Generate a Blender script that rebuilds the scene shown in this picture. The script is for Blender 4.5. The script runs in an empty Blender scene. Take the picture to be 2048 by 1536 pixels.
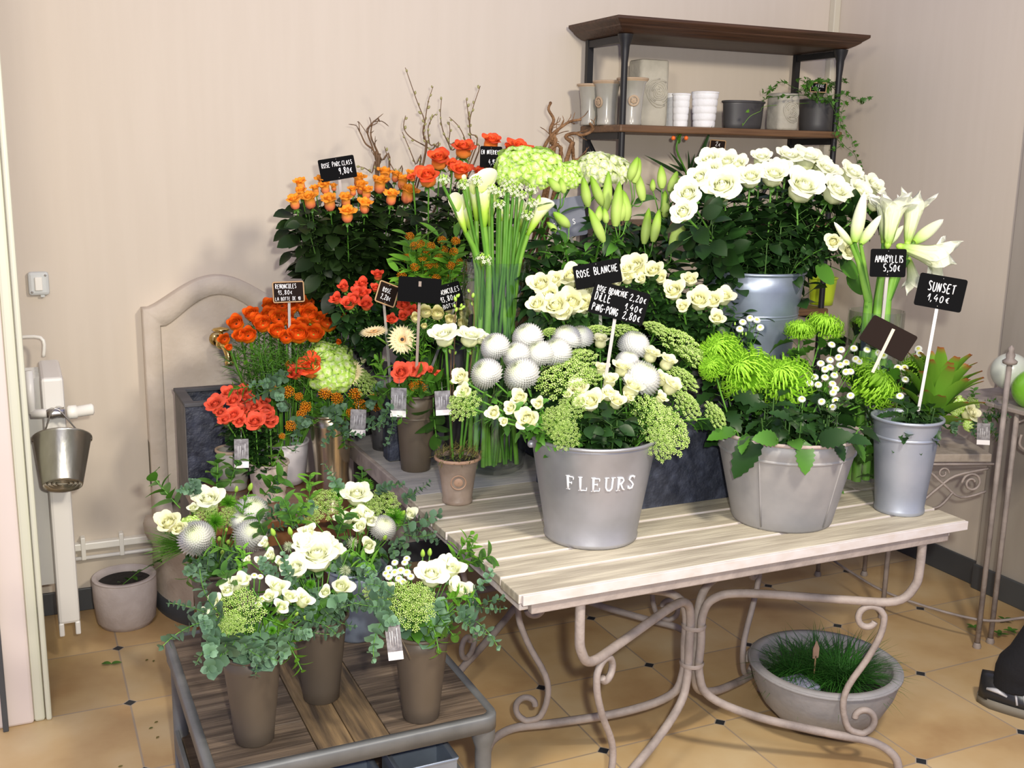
import bpy, math, random
from mathutils import Vector, Matrix, Quaternion
random.seed(7)
PI = math.pi
S = bpy.context.scene
col = S.collection

# ------------------------------------------------------------------ camera, light, exposure
F, YAW, PITCH, ROLL, CH = 2140.8, -0.43381, 0.20865, 0.01784, 1.646
_cy, _sy, _cp, _sp, _cr, _sr = math.cos(YAW), math.sin(YAW), math.cos(PITCH), math.sin(PITCH), math.cos(ROLL), math.sin(ROLL)
FWD = Vector((-_sy*_cp, _cy*_cp, -_sp))
_r = Vector((_cy, _sy, 0)); _u = _r.cross(FWD)
RIGHT = _cr*_r + _sr*_u
UP = -_sr*_r + _cr*_u
CAM = Vector((0, 0, CH))
cd = bpy.data.cameras.new('camera'); cam = bpy.data.objects.new('camera', cd); col.objects.link(cam)
cd.sensor_width = 36; cd.lens = F/2048*36; cd.clip_start = .02
M = Matrix((RIGHT, UP, -FWD)).transposed().to_4x4(); M.translation = CAM
cam.matrix_world = M
S.camera = cam
w = bpy.data.worlds.new('world'); S.world = w; w.use_nodes = True
w.node_tree.nodes['Background'].inputs[0].default_value = (.60, .62, .98, 1)
w.node_tree.nodes['Background'].inputs[1].default_value = .66

def area(name, loc, target, size, power, color, shape='DISK'):
    l = bpy.data.lights.new(name, 'AREA'); l.shape = shape; l.size = size; l.energy = power; l.color = color
    o = bpy.data.objects.new(name, l); col.objects.link(o); o.location = loc
    o.rotation_euler = (Vector(target)-Vector(loc)).to_track_quat('-Z', 'Y').to_euler(); return o
area('ceiling_spot_light', (1.5, .6, 2.6), (1.5, 3.0, 1.0), .30, 56, (1, .90, .74))
area('ceiling_spot_light_left', (-.2, .9, 2.6), (.6, 3.2, .7), .5, 24, (1, .88, .72))
area('camera_flash', (.10, -.03, 1.74), (1.55, 3.0, .95), .06, 50, (1, .98, .88))
S.view_settings.view_transform = 'Standard'; S.view_settings.look = 'None'
S.view_settings.exposure = 0.10; S.view_settings.gamma = 1; S.view_settings.use_curve_mapping = False

# ------------------------------------------------------------------ measuring helpers
def ray(u, v): return RIGHT*((u-1024)/F) + UP*(-(v-768)/F) + FWD
def Pz(u, v, z=0): d = ray(u, v); return CAM + d*((z-CH)/d.z)
def Py(u, v, y): d = ray(u, v); return CAM + d*(y/d.y)
def Px(u, v, x): d = ray(u, v); return CAM + d*(x/d.x)
def depth(p): return (Vector(p)-CAM).dot(FWD)
def msize(px, p): return px*depth(p)/F

# ------------------------------------------------------------------ materials
_mats = {}
def mat(name, c, rough=.6, metal=0, c2=None, scale=8, stretch=(1, 1, 1), bump=0, bscale=None, trans=0, spec=.5, alpha=None, detail=4, lo=.35, hi=.65, coat=0):
    if name in _mats: return _mats[name]
    m = bpy.data.materials.new(name); m.use_nodes = True; nt = m.node_tree; n = nt.nodes; L = nt.links
    b = n['Principled BSDF']; b.inputs['Base Color'].default_value = (*c, 1); b.inputs['Roughness'].default_value = rough
    b.inputs['Metallic'].default_value = metal; b.inputs['Specular IOR Level'].default_value = spec
    if coat: b.inputs['Coat Weight'].default_value = coat; b.inputs['Coat Roughness'].default_value = .08
    tc = n.new('ShaderNodeTexCoord'); mp = n.new('ShaderNodeMapping'); L.new(tc.outputs['Object'], mp.inputs[0]); mp.inputs['Scale'].default_value = stretch
    if c2 is not None:
        nz = n.new('ShaderNodeTexNoise'); nz.inputs['Scale'].default_value = scale; nz.inputs['Detail'].default_value = detail; L.new(mp.outputs[0], nz.inputs['Vector'])
        r = n.new('ShaderNodeValToRGB'); r.color_ramp.elements[0].position = lo; r.color_ramp.elements[1].position = hi
        r.color_ramp.elements[0].color = (*c, 1); r.color_ramp.elements[1].color = (*c2, 1)
        L.new(nz.outputs['Fac'], r.inputs[0]); L.new(r.outputs[0], b.inputs['Base Color'])
    if bump:
        nb = n.new('ShaderNodeTexNoise'); nb.inputs['Scale'].default_value = bscale or scale*3; nb.inputs['Detail'].default_value = 5; L.new(mp.outputs[0], nb.inputs['Vector'])
        bp = n.new('ShaderNodeBump'); bp.inputs['Strength'].default_value = bump; bp.inputs['Distance'].default_value = .01
        L.new(nb.outputs['Fac'], bp.inputs['Height']); L.new(bp.outputs[0], b.inputs['Normal'])
    if trans:
        t = n.new('ShaderNodeBsdfTranslucent'); t.inputs[0].default_value = (*c, 1); mx = n.new('ShaderNodeMixShader'); mx.inputs[0].default_value = trans
        if c2 is not None: L.new(r.outputs[0], t.inputs[0])
        L.new(b.outputs[0], mx.inputs[1]); L.new(t.outputs[0], mx.inputs[2]); L.new(mx.outputs[0], n['Material Output'].inputs[0])
    _mats[name] = m; return m

def ramp_mat(name, stops, rough=.55, trans=.25, spec=.25, jitter=0):
    """plant tissue: colour runs from the base of the petal or leaf (0) to its tip (1)"""
    m = bpy.data.materials.new(name); m.use_nodes = True; nt = m.node_tree; n = nt.nodes; L = nt.links
    b = n['Principled BSDF']; b.inputs['Roughness'].default_value = rough; b.inputs['Specular IOR Level'].default_value = spec
    at = n.new('ShaderNodeAttribute'); at.attribute_name = 'tip'; r = n.new('ShaderNodeValToRGB')
    e = r.color_ramp.elements
    e[0].position = stops[0][0]; e[0].color = (*stops[0][1], 1); e[1].position = stops[-1][0]; e[1].color = (*stops[-1][1], 1)
    for p, c in stops[1:-1]:
        x = e.new(p); x.color = (*c, 1)
    L.new(at.outputs['Fac'], r.inputs[0]); out = r.outputs[0]
    if jitter:
        oi = n.new('ShaderNodeObjectInfo'); hs = n.new('ShaderNodeHueSaturation'); ma = n.new('ShaderNodeMapRange')
        ma.inputs['To Min'].default_value = 1-jitter; ma.inputs['To Max'].default_value = 1+jitter
        L.new(oi.outputs['Random'], ma.inputs['Value']); L.new(ma.outputs[0], hs.inputs['Value']); L.new(out, hs.inputs['Color']); out = hs.outputs[0]
    L.new(out, b.inputs['Base Color'])
    t = n.new('ShaderNodeBsdfTranslucent'); L.new(out, t.inputs[0]); mx = n.new('ShaderNodeMixShader'); mx.inputs[0].default_value = trans
    L.new(b.outputs[0], mx.inputs[1]); L.new(t.outputs[0], mx.inputs[2]); L.new(mx.outputs[0], n['Material Output'].inputs[0])
    _mats[name] = m; return m

# plants
m_rose_w = ramp_mat('white_rose_petal', [(0, (.55, .66, .20)), (.4, (.88, .92, .55)), (1, (.96, .97, .76))], trans=.3)
m_rose_cream = ramp_mat('cream_rose_petal', [(0, (.60, .66, .22)), (.4, (.87, .87, .50)), (1, (.94, .93, .62))], trans=.3)
m_mum_w = ramp_mat('white_mum_petal', [(0, (.60, .82, .22)), (.35, (.92, .97, .72)), (1, (.98, .98, .95))], trans=.42)
m_spider = ramp_mat('green_spider_mum_petal', [(0, (.10, .26, .01)), (.5, (.22, .50, .02)), (1, (.42, .76, .06))], trans=.25)
m_rose_o = ramp_mat('yellow_orange_rose_petal', [(0, (.70, .16, .10)), (.4, (.86, .25, .10)), (.72, (.93, .42, .04)), (1, (.92, .30, .02))], trans=.2, jitter=.15)
m_rose_bo = ramp_mat('orange_red_rose_petal', [(0, (.88, .60, .10)), (.35, (.88, .30, .05)), (.8, (.85, .15, .03)), (1, (.78, .06, .02))], trans=.2, jitter=.12)
m_rose_rd = ramp_mat('coral_red_rose_petal', [(0, (.85, .35, .10)), (.5, (.84, .14, .04)), (1, (.74, .06, .03))], trans=.2, jitter=.15)
m_rose_co = ramp_mat('coral_pink_rose_petal', [(0, (.85, .26, .05)), (.5, (.86, .15, .045)), (1, (.84, .11, .06))], trans=.2, jitter=.12)
m_ran_o = ramp_mat('orange_ranunculus_petal', [(0, (.60, .45, .05)), (.2, (.92, .34, .01)), (.75, (.90, .20, .01)), (1, (.80, .10, .01))], trans=.2, jitter=.12)
m_ran_w = ramp_mat('ivory_ranunculus_petal', [(0, (.50, .58, .15)), (.3, (.80, .76, .32)), (1, (.88, .83, .45))], trans=.25)
m_gerb = ramp_mat('cream_gerbera_petal', [(0, (.85, .42, .15)), (.3, (.90, .70, .38)), (1, (.92, .84, .52))], trans=.2)
m_hyd = ramp_mat('green_hydrangea_petal', [(0, (.88, .94, .62)), (.5, (.62, .84, .20)), (1, (.40, .70, .06))], trans=.3)
m_hydw = ramp_mat('pale_hydrangea_petal', [(0, (.92, .92, .80)), (.5, (.82, .88, .55)), (1, (.62, .78, .22))], trans=.3)
m_dill = ramp_mat('green_lace_umbel', [(0, (.16, .34, .04)), (.6, (.40, .60, .12)), (1, (.66, .80, .32))], trans=.2)
m_ascl = ramp_mat('orange_milkweed', [(0, (.55, .14, .01)), (1, (.95, .38, .015))], trans=.15)
m_calla = ramp_mat('calla_spathe', [(0, (.20, .46, .02)), (.45, (.52, .76, .09)), (.8, (.86, .92, .45)), (1, (.94, .93, .74))], trans=.25)
m_lily = ramp_mat('lily_bud', [(0, (.42, .58, .13)), (.4, (.47, .64, .15)), (.8, (.30, .52, .05)), (1, (.16, .36, .02))], trans=.15)
m_amar = ramp_mat('amaryllis_petal', [(0, (.32, .55, .05)), (.3, (.78, .85, .50)), (1, (.93, .93, .82))], trans=.25)
m_star = ramp_mat('star_of_bethlehem_petal', [(0, (.60, .70, .35)), (1, (.90, .90, .74))], trans=.2)
m_leafd = ramp_mat('dark_rose_leaf', [(0, (.009, .028, .006)), (1, (.016, .052, .009))], rough=.42, trans=.12, spec=.28, jitter=.35)
m_leafb = ramp_mat('bronze_green_rose_leaf', [(0, (.007, .016, .004)), (1, (.014, .032, .006))], rough=.42, trans=.1, spec=.22, jitter=.35)
m_leafm = ramp_mat('mid_green_leaf', [(0, (.04, .12, .012)), (1, (.075, .22, .02))], rough=.42, trans=.18, spec=.45, jitter=.3)
m_leafl = ramp_mat('bright_green_leaf', [(0, (.09, .26, .02)), (1, (.17, .40, .03))], rough=.45, trans=.25, spec=.4, jitter=.3)
m_eu = ramp_mat('eucalyptus_leaf', [(0, (.09, .18, .09)), (1, (.13, .235, .145))], rough=.55, trans=.1, spec=.3, jitter=.3)
m_pro = ramp_mat('red_tipped_protea_leaf', [(0, (.08, .22, .015)), (.85, (.16, .33, .03)), (.95, (.30, .20, .04)), (1, (.38, .08, .03))], rough=.5, trans=.15)
m_dian = ramp_mat('green_dianthus_tuft', [(0, (.04, .18, .01)), (1, (.16, .46, .02))], trans=.2)
m_fir = ramp_mat('grass_blade', [(0, (.015, .07, .012)), (1, (.04, .17, .02))], trans=.15)
m_firy = ramp_mat('ornamental_grass_blade', [(0, (.05, .18, .01)), (1, (.16, .38, .04))], trans=.15)
m_stem = mat('green_stem', (.06, .19, .015), .5, c2=(.11, .28, .03), scale=14)
m_stemd = mat('dark_green_stem', (.05, .12, .02), .5)
m_stemp = mat('pale_green_stem', (.13, .34, .03), .45, c2=(.24, .46, .07), scale=10)
m_twig = mat('brown_twig', (.10, .055, .025), .7, c2=(.17, .09, .04), scale=30, bump=.4)
m_bark = mat('rusty_brown_bark', (.15, .07, .025), .8, c2=(.30, .16, .07), scale=40, bump=.8)
m_bud = mat('willow_bud', (.32, .30, .12), .6)
m_budg = mat('green_flower_bud', (.34, .55, .07), .5)
m_dark = mat('dark_flower_centre', (.02, .015, .01), .6)
m_yel = mat('yellow_flower_centre', (.78, .72, .12), .7, c2=(.62, .62, .10), scale=60)
m_moss = mat('dried_moss', (.09, .12, .02), .9, c2=(.20, .15, .04), scale=30, bump=1)
m_orng = mat('orange_berry', (.85, .16, .02), .35)
m_spadix = mat('yellow_spadix', (.85, .60, .08), .6)
# hard things
m_iron_w = mat('chalky_mauve_painted_iron', (.225, .19, .175), .6, c2=(.36, .305, .275), scale=14, bump=.25, bscale=60, lo=.3, hi=.6)
m_plank = mat('lime_washed_wood', (.33, .29, .22), .65, c2=(.50, .455, .35), scale=3, stretch=(1.5, 16, 8), bump=.25, bscale=9)
m_plank_edge = mat('white_painted_plank_edge', (.60, .56, .55), .6, c2=(.54, .48, .44), scale=10, stretch=(2, 4, 4))
m_greyboard = mat('grey_painted_table_board', (.33, .32, .32), .6, c2=(.44, .42, .40), scale=6, stretch=(1, 6, 1), bump=.2)
m_slate = mat('dark_slate', (.022, .026, .042), .55, c2=(.07, .08, .12), scale=26, bump=1.0, bscale=34, lo=.45, hi=.8)
m_slate_rim = mat('slate_rim', (.045, .047, .055), .6, c2=(.08, .08, .09), scale=10)
m_slate_side = mat('grey_brown_slate_side', (.16, .15, .14), .7, c2=(.22, .20, .18), scale=12)
m_zinc = mat('galvanised_zinc', (.30, .30, .31), .40, .6, c2=(.42, .42, .45), scale=6, bump=.12, bscale=12)
m_zincd = mat('weathered_zinc', (.25, .25, .255), .62, .3, c2=(.38, .365, .36), scale=5, bump=.15, bscale=14)
m_zincb = mat('blue_grey_zinc', (.22, .26, .33), .40, .6, c2=(.29, .34, .42), scale=9, bump=.05)
m_zincl = mat('pale_blue_zinc', (.30, .335, .40), .42, .5, c2=(.40, .43, .49), scale=8, bump=.06)
m_rust = mat('rusty_rim', (.30, .22, .18), .7, c2=(.42, .36, .33), scale=30)
m_tin = mat('shiny_tin', (.66, .64, .56), .28, .9, c2=(.48, .46, .38), scale=5, stretch=(3, 3, .6), bump=.08)
m_gold = mat('champagne_metal', (.66, .56, .38), .22, .95, c2=(.50, .44, .34), scale=3, stretch=(4, 4, .2))
m_brass = mat('polished_brass', (.80, .56, .20), .16, 1)
m_chrome = mat('dull_chrome', (.55, .53, .50), .3, 1)
m_brown = mat('taupe_brown_enamel', (.085, .066, .046), .45, .1, c2=(.105, .082, .060), scale=4, spec=.4)
m_terr = mat('grey_brown_glazed_clay', (.23, .17, .13), .45, c2=(.32, .245, .195), scale=18, bump=.15, coat=.3)
m_terr_rim = mat('brown_clay_rim', (.34, .20, .13), .6, c2=(.44, .28, .19), scale=20)
m_beigepot = mat('beige_speckled_clay', (.46, .38, .32), .6, c2=(.54, .46, .40), scale=40, bump=.2)
m_mauvepot = mat('mauve_grey_concrete', (.47, .41, .39), .75, c2=(.52, .46, .44), scale=30, bump=.15, detail=6)
m_concrete = mat('light_grey_concrete', (.26, .255, .26), .75, c2=(.31, .30, .305), scale=16, bump=.15)
m_lavpot = mat('pale_lavender_ceramic', (.58, .55, .58), .35)
m_glz = mat('pale_grey_green_glaze', (.34, .33, .28), .25, c2=(.42, .40, .35), scale=10, coat=.4)
m_glz_rim = mat('tan_stoneware_rim', (.42, .30, .19), .6, c2=(.50, .38, .26), scale=20)
m_relief = mat('weathered_cement', (.52, .49, .40), .85, c2=(.36, .34, .28), scale=9, bump=.4)
m_wht = mat('white_stucco_pot', (.86, .86, .86), .7, bump=.3, bscale=50)
m_anth = mat('anthracite_pot', (.055, .053, .055), .45, c2=(.07, .068, .07), scale=8)
m_shelfw = mat('dark_stained_oak', (.045, .020, .010), .5, c2=(.085, .038, .018), scale=3, stretch=(1.2, 22, 22), bump=.25)
m_shelfl = mat('brown_oak_board', (.11, .055, .025), .5, c2=(.19, .10, .045), scale=3, stretch=(1.2, 22, 22), bump=.2)
m_blackiron = mat('black_iron', (.018, .018, .02), .45, .3)
m_crate = mat('weathered_brown_planks', (.050, .034, .022), .65, c2=(.150, .108, .072), scale=2.6, stretch=(1.3, 18, 4), bump=.5, bscale=6)
m_crate2 = mat('grained_brown_plank', (.045, .030, .018), .65, c2=(.22, .145, .07), scale=3.2, stretch=(16, 1.2, 4), bump=.6, bscale=6)
m_greyiron = mat('grey_green_painted_iron', (.115, .12, .12), .5, .2, c2=(.16, .165, .165), scale=12, bump=.1)
m_darktab = mat('reddish_brown_tabletop', (.11, .045, .018), .3, c2=(.20, .09, .035), scale=4, stretch=(1.5, 12, 1), coat=.3)
m_stone = mat('beige_reconstituted_stone', (.56, .48, .39), .85, c2=(.63, .55, .46), scale=9, bump=.2, bscale=60)
m_white = mat('white_radiator_enamel', (.74, .72, .68), .35)
m_white2 = mat('white_plastic', (.86, .84, .76), .3)
m_switch = mat('grey_plastic_switch', (.60, .62, .60), .45)
m_base = mat('dark_grey_plinth_tile', (.055, .060, .066), .45, c2=(.07, .075, .08), scale=4)
m_slateb = mat('black_chalkboard', (.003, .003, .0035), .7, spec=.06)
m_brownb = mat('brown_chalkboard', (.014, .008, .006), .7, spec=.08)
m_blueb = mat('blue_grey_chalkboard', (.10, .11, .15), .6)
m_framew = mat('small_wood_frame', (.45, .28, .14), .6)
m_chalk = mat('white_chalk_ink', (.92, .92, .92), .8)
m_stake = mat('pale_metal_stake', (.62, .60, .58), .4, .4)
m_tagd = mat('grey_printed_tag', (.16, .15, .16), .6, c2=(.32, .31, .32), scale=90)
m_tagw = mat('white_tag_foot', (.88, .84, .84), .6)
m_letter = mat('white_bucket_paint', (.90, .90, .92), .5)
m_soil = mat('dark_soil', (.015, .012, .010), .95, bump=1, bscale=60)
m_black = mat('black_trouser_cloth', (.006, .006, .008), .9, bump=.2, bscale=80)
m_shoe = mat('black_shoe_leather', (.02, .02, .022), .3)
m_shoew = mat('silver_grey_shoe_panel', (.55, .55, .57), .35)
m_sole = mat('olive_grey_rubber_sole', (.20, .18, .14), .7)
m_skin = mat('skin', (.55, .34, .25), .5)
m_hair = mat('brown_hair', (.06, .035, .02), .6)
m_balg = mat('green_glossy_ball', (.20, .50, .04), .2, coat=.6)
m_balw = mat('pearl_white_ball', (.62, .66, .58), .25, coat=.5)
m_lime = mat('lime_green_glaze', (.52, .70, .03), .2)
m_mud = mat('lavender_plastic_bag', (.30, .31, .42), .3)

def glass(name, c, rough=0):
    m = bpy.data.materials.new(name); m.use_nodes = True; nt = m.node_tree; n = nt.nodes; L = nt.links
    n.remove(n['Principled BSDF'])
    g = n.new('ShaderNodeBsdfGlossy'); g.inputs['Roughness'].default_value = .02
    t = n.new('ShaderNodeBsdfTransparent'); t.inputs[0].default_value = (*c, 1)
    lw = n.new('ShaderNodeLayerWeight'); lw.inputs[0].default_value = .5; pw = n.new('ShaderNodeMath'); pw.operation = 'POWER'; pw.inputs[1].default_value = 3.5; L.new(lw.outputs['Facing'], pw.inputs[0])
    ml = n.new('ShaderNodeMath'); ml.operation = 'MULTIPLY_ADD'; ml.inputs[1].default_value = .55; ml.inputs[2].default_value = .06; L.new(pw.outputs[0], ml.inputs[0]); mx = n.new('ShaderNodeMixShader')
    L.new(ml.outputs[0], mx.inputs[0]); L.new(t.outputs[0], mx.inputs[1]); L.new(g.outputs[0], mx.inputs[2]); L.new(mx.outputs[0], n['Material Output'].inputs[0])
    return m
m_glass = glass('clear_glass', (.93, .96, .93))
m_glassd = mat('dark_green_black_glass', (.006, .012, .006), .04, c2=(.03, .05, .015), scale=20, coat=1)

# ------------------------------------------------------------------ mesh builder
class MB:
    def __init__(s): s.v = []; s.f = []; s.t = []; s.m = []; s.mi = 0
    def add(s, vs, fs, tip=1.):
        o = len(s.v); s.v += [tuple(v) for v in vs]
        s.t += list(tip) if hasattr(tip, '__len__') else [tip]*len(vs)
        s.f += [tuple(i+o for i in f) for f in fs]; s.m += [s.mi]*len(fs); return s
    def grid(s, rows, tip=1., close=False):
        n = len(rows[0]); vs = [p for r in rows for p in r]; fs = []
        for i in range(len(rows)-1):
            for j in range(n if close else n-1):
                k = (j+1) % n; fs.append((i*n+j, i*n+k, (i+1)*n+k, (i+1)*n+j))
        return s.add(vs, fs, tip)
    def tube(s, pts, r, seg=8, caps=True, tip=None, up=None, flat=1.):
        pts = [Vector(p) for p in pts]; n = len(pts)
        rs = r if hasattr(r, '__len__') else [r]*n
        rows = []; prev = None
        for i, p in enumerate(pts):
            t = (pts[min(i+1, n-1)]-pts[max(i-1, 0)]).normalized()
            if prev is None:
                a = Vector(up) if up else (Vector((0, 0, 1)) if abs(t.z) < .9 else Vector((1, 0, 0)))
                x = a.cross(t).normalized()
            else: x = (prev - t*prev.dot(t)).normalized()
            y = t.cross(x); prev = x
            rows.append([p + (x*math.cos(2*PI*k/seg) + y*math.sin(2*PI*k/seg)*flat)*rs[i] for k in range(seg)])
        tp = 1. if tip is None else [tip[0]+(tip[1]-tip[0])*i/(n-1) for i in range(n) for _ in range(seg)]
        s.grid(rows, tp, True)
        if caps:
            o = len(s.v)-n*seg
            s.f.append(tuple(o+k for k in range(seg))[::-1]); s.f.append(tuple(o+(n-1)*seg+k for k in range(seg))); s.m += [s.mi]*2
        return s
    def lathe(s, prof, seg=40, c=(0, 0, 0), sx=1, sy=1, tip=1.):
        c = Vector(c)
        rows = [[c+Vector((r*math.cos(2*PI*k/seg)*sx, r*math.sin(2*PI*k/seg)*sy, z)) for k in range(seg)] for r, z in prof]
        return s.grid(rows, tip, True)
    def box(s, c, d, R=None):
        c = Vector(c); h = Vector(d)/2; vs = []
        for x in (-1, 1):
            for y in (-1, 1):
                for z in (-1, 1):
                    p = Vector((x*h.x, y*h.y, z*h.z)); vs.append(c+(R@p if R else p))
        return s.add(vs, [(0, 1, 3, 2), (4, 6, 7, 5), (0, 4, 5, 1), (2, 3, 7, 6), (0, 2, 6, 4), (1, 5, 7, 3)])
    def bbox(s, x0, x1, y0, y1, z0, z1): return s.box(((x0+x1)/2, (y0+y1)/2, (z0+z1)/2), (x1-x0, y1-y0, z1-z0))
    def ball(s, c, r, seg=10, rings=6, sz=1., tip=1.):
        prof = [(max(1e-4, r*math.sin(PI*i/rings)), -r*sz*math.cos(PI*i/rings)) for i in range(rings+1)]
        return s.lathe(prof, seg, c, tip=tip)
    def octa(s, c, r, tip=1.):
        c = Vector(c); vs = [c+Vector(d)*r for d in ((1, 0, 0), (0, 1, 0), (-1, 0, 0), (0, -1, 0), (0, 0, 1), (0, 0, -1))]
        return s.add(vs, [(0, 1, 4), (1, 2, 4), (2, 3, 4), (3, 0, 4), (1, 0, 5), (2, 1, 5), (3, 2, 5), (0, 3, 5)], tip)
    def prism(s, poly, z0, z1):
        n = len(poly); s.add([(x, y, z0) for x, y in poly]+[(x, y, z1) for x, y in poly],
              [tuple(range(n))[::-1], tuple(range(n, 2*n))]+[(i, (i+1) % n, n+(i+1) % n, n+i) for i in range(n)]); return s
    def xf(s, Mx, start=0):
        for i in range(start, len(s.v)): s.v[i] = tuple(Mx @ Vector(s.v[i]))
        return s
    def merge(s, o, Mx):
        k = len(s.v); s.v += [tuple(Mx@Vector(v)) for v in o.v]; s.t += o.t; s.f += [tuple(i+k for i in f) for f in o.f]; s.m += o.m; return s
    def mesh(s, name, mats, smooth=True, bevel=False):
        me = bpy.data.meshes.new(name); me.from_pydata(s.v, [], s.f)
        at = me.attributes.new('tip', 'FLOAT', 'POINT'); at.data.foreach_set('value', s.t)
        for m in (mats if isinstance(mats, (list, tuple)) else [mats]): me.materials.append(m)
        me.polygons.foreach_set('material_index', s.m)
        me.polygons.foreach_set('use_smooth', [smooth]*len(s.f)); me.update(); return me
    def build(s, name, mats, parent=None, smooth=True, bevel=0, solid=0, label=None, local=False):
        o = bpy.data.objects.new(name, s.mesh(name, mats, smooth)); col.objects.link(o)
        if parent:
            o.parent = parent
            if not local: o.matrix_parent_inverse = parent_inv(parent)
        if solid: md = o.modifiers.new('solid', 'SOLIDIFY'); md.thickness = solid; md.offset = -1
        if bevel: md = o.modifiers.new('bevel', 'BEVEL'); md.width = bevel; md.segments = 2; md.limit_method = 'ANGLE'
        if label: o['label'] = label
        return o
def wm(o):
    m = Matrix.LocRotScale(o.location, o.rotation_euler, o.scale)
    return (wm(o.parent) @ o.matrix_parent_inverse @ m) if o.parent else m
def parent_inv(p): return wm(p).inverted()
def tag(o, label, cat, group=None):
    o['label'] = label; o['category'] = cat
    if group: o['group'] = group
    return o
def thing(name, label, cat, loc=(0, 0, 0), group=None, rz=0):
    o = bpy.data.objects.new(name, None); col.objects.link(o); o.empty_display_size = .02; o.location = loc; o.rotation_euler = (0, 0, rz)
    return tag(o, label, cat, group)
def struct(o): o['kind'] = 'structure'; return o
def inst(name, me, parent, Mx):
    o = bpy.data.objects.new(name, me); col.objects.link(o); o.parent = parent; o.matrix_basis = Mx; return o
def smooth_path(pts, n=6):
    pts = [Vector(p) for p in pts]; out = []
    for i in range(len(pts)-1):
        p0 = pts[max(i-1, 0)]; p1 = pts[i]; p2 = pts[i+1]; p3 = pts[min(i+2, len(pts)-1)]
        for k in range(n):
            t = k/n; out.append(.5*((2*p1)+(p2-p0)*t+(2*p0-5*p1+4*p2-p3)*t*t+(3*p1-p0-3*p2+p3)*t**3))
    out.append(pts[-1]); return out
def rotz_to(d, spin=0):
    return (Vector((0, 0, 1)).rotation_difference(Vector(d).normalized()).to_matrix() @ Matrix.Rotation(spin, 3, 'Z')).to_4x4()
def TRS(loc, d, sc, spin=0): return Matrix.Translation(loc) @ rotz_to(d, spin) @ Matrix.Scale(sc, 4)

# ------------------------------------------------------------------ the room
WX, WY = 3.40, 3.97
def wall_material():
    m = mat('cream_textured_wallpaper', (.635, .56, .465), .85, c2=(.65, .575, .48), scale=3, stretch=(9, 9, .7), bump=.05, bscale=160)
    return m
m_wall = wall_material()
m_wallp = mat('pinkish_white_pillar_paint', (.74, .64, .58), .6, c2=(.78, .68, .62), scale=2)
def floor_material():
    m = bpy.data.materials.new('ochre_floor_tiles'); m.use_nodes = True; nt = m.node_tree; n = nt.nodes; L = nt.links
    b = n['Principled BSDF']; b.inputs['Roughness'].default_value = .38; b.inputs['Specular IOR Level'].default_value = .35
    g = n.new('ShaderNodeNewGeometry'); sx = n.new('ShaderNodeSeparateXYZ'); L.new(g.outputs['Position'], sx.inputs[0])
    def mth(op, a, c=None, d=None):
        x = n.new('ShaderNodeMath'); x.operation = op
        for i, q in enumerate((a, c, d)):
            if q is None: continue
            if isinstance(q, (int, float)): x.inputs[i].default_value = q
            else: L.new(q, x.inputs[i])
        return x.outputs[0]
    u = mth('DIVIDE', mth('ADD', mth('SUBTRACT', sx.outputs[0], 1.4149), 4.001), .4001)
    v = mth('DIVIDE', mth('ADD', mth('SUBTRACT', sx.outputs[1], 3.1913), 4.001), .4001)
    fu = mth('FRACT', u); fv = mth('FRACT', v)
    du = mth('MINIMUM', fu, mth('SUBTRACT', 1., fu)); dv = mth('MINIMUM', fv, mth('SUBTRACT', 1., fv))
    grout = mth('LESS_THAN', mth('MINIMUM', du, dv), .0070)
    ins = mth('LESS_THAN', mth('ADD', du, dv), .046); insg = mth('LESS_THAN', mth('ADD', du, dv), .058)
    cu = mth('FLOOR', u); cv = mth('FLOOR', v); cmb = n.new('ShaderNodeCombineXYZ'); L.new(cu, cmb.inputs[0]); L.new(cv, cmb.inputs[1])
    wn = n.new('ShaderNodeTexWhiteNoise'); L.new(cmb.outputs[0], wn.inputs[0])
    ad = n.new('ShaderNodeVectorMath'); ad.operation = 'MULTIPLY_ADD'; L.new(wn.outputs['Color'], ad.inputs[0]); ad.inputs[1].default_value = (7, 7, 7); L.new(g.outputs['Position'], ad.inputs[2])
    nz = n.new('ShaderNodeTexNoise'); nz.inputs['Scale'].default_value = 3.2; nz.inputs['Detail'].default_value = 6; L.new(ad.outputs[0], nz.inputs['Vector'])
    r = n.new('ShaderNodeValToRGB'); e = r.color_ramp.elements; e[0].position = .32; e[0].color = (.44, .275, .125, 1); e[1].position = .70; e[1].color = (.62, .475, .27, 1)
    x = e.new(.5); x.color = (.55, .38, .185, 1); L.new(nz.outputs['Fac'], r.inputs[0])
    hs = n.new('ShaderNodeHueSaturation'); mr = n.new('ShaderNodeMapRange'); mr.inputs['To Min'].default_value = .86; mr.inputs['To Max'].default_value = 1.1
    L.new(wn.outputs['Value'], mr.inputs['Value']); L.new(mr.outputs[0], hs.inputs['Value']); L.new(r.outputs[0], hs.inputs['Color'])
    def mix(fac, a, c2):
        q = n.new('ShaderNodeMix'); q.data_type = 'RGBA'; L.new(fac, q.inputs[0]); L.new(a, q.inputs[6]); q.inputs[7].default_value = c2; return q.outputs[2]
    c = mix(grout, hs.outputs[0], (.36, .28, .20, 1)); c = mix(insg, c, (.40, .33, .25, 1)); c = mix(ins, c, (.02, .024, .03, 1))
    L.new(c, b.inputs['Base Color'])
    bp = n.new('ShaderNodeBump'); bp.inputs['Strength'].default_value = .4; bp.inputs['Distance'].default_value = .002; bp.invert = True
    L.new(grout, bp.inputs['Height']); L.new(bp.outputs[0], b.inputs['Normal'])
    return m
struct(MB().bbox(-1.2, 4.6, -.6, 4.3, -.1, 0).build('floor', floor_material(), smooth=False))
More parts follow.
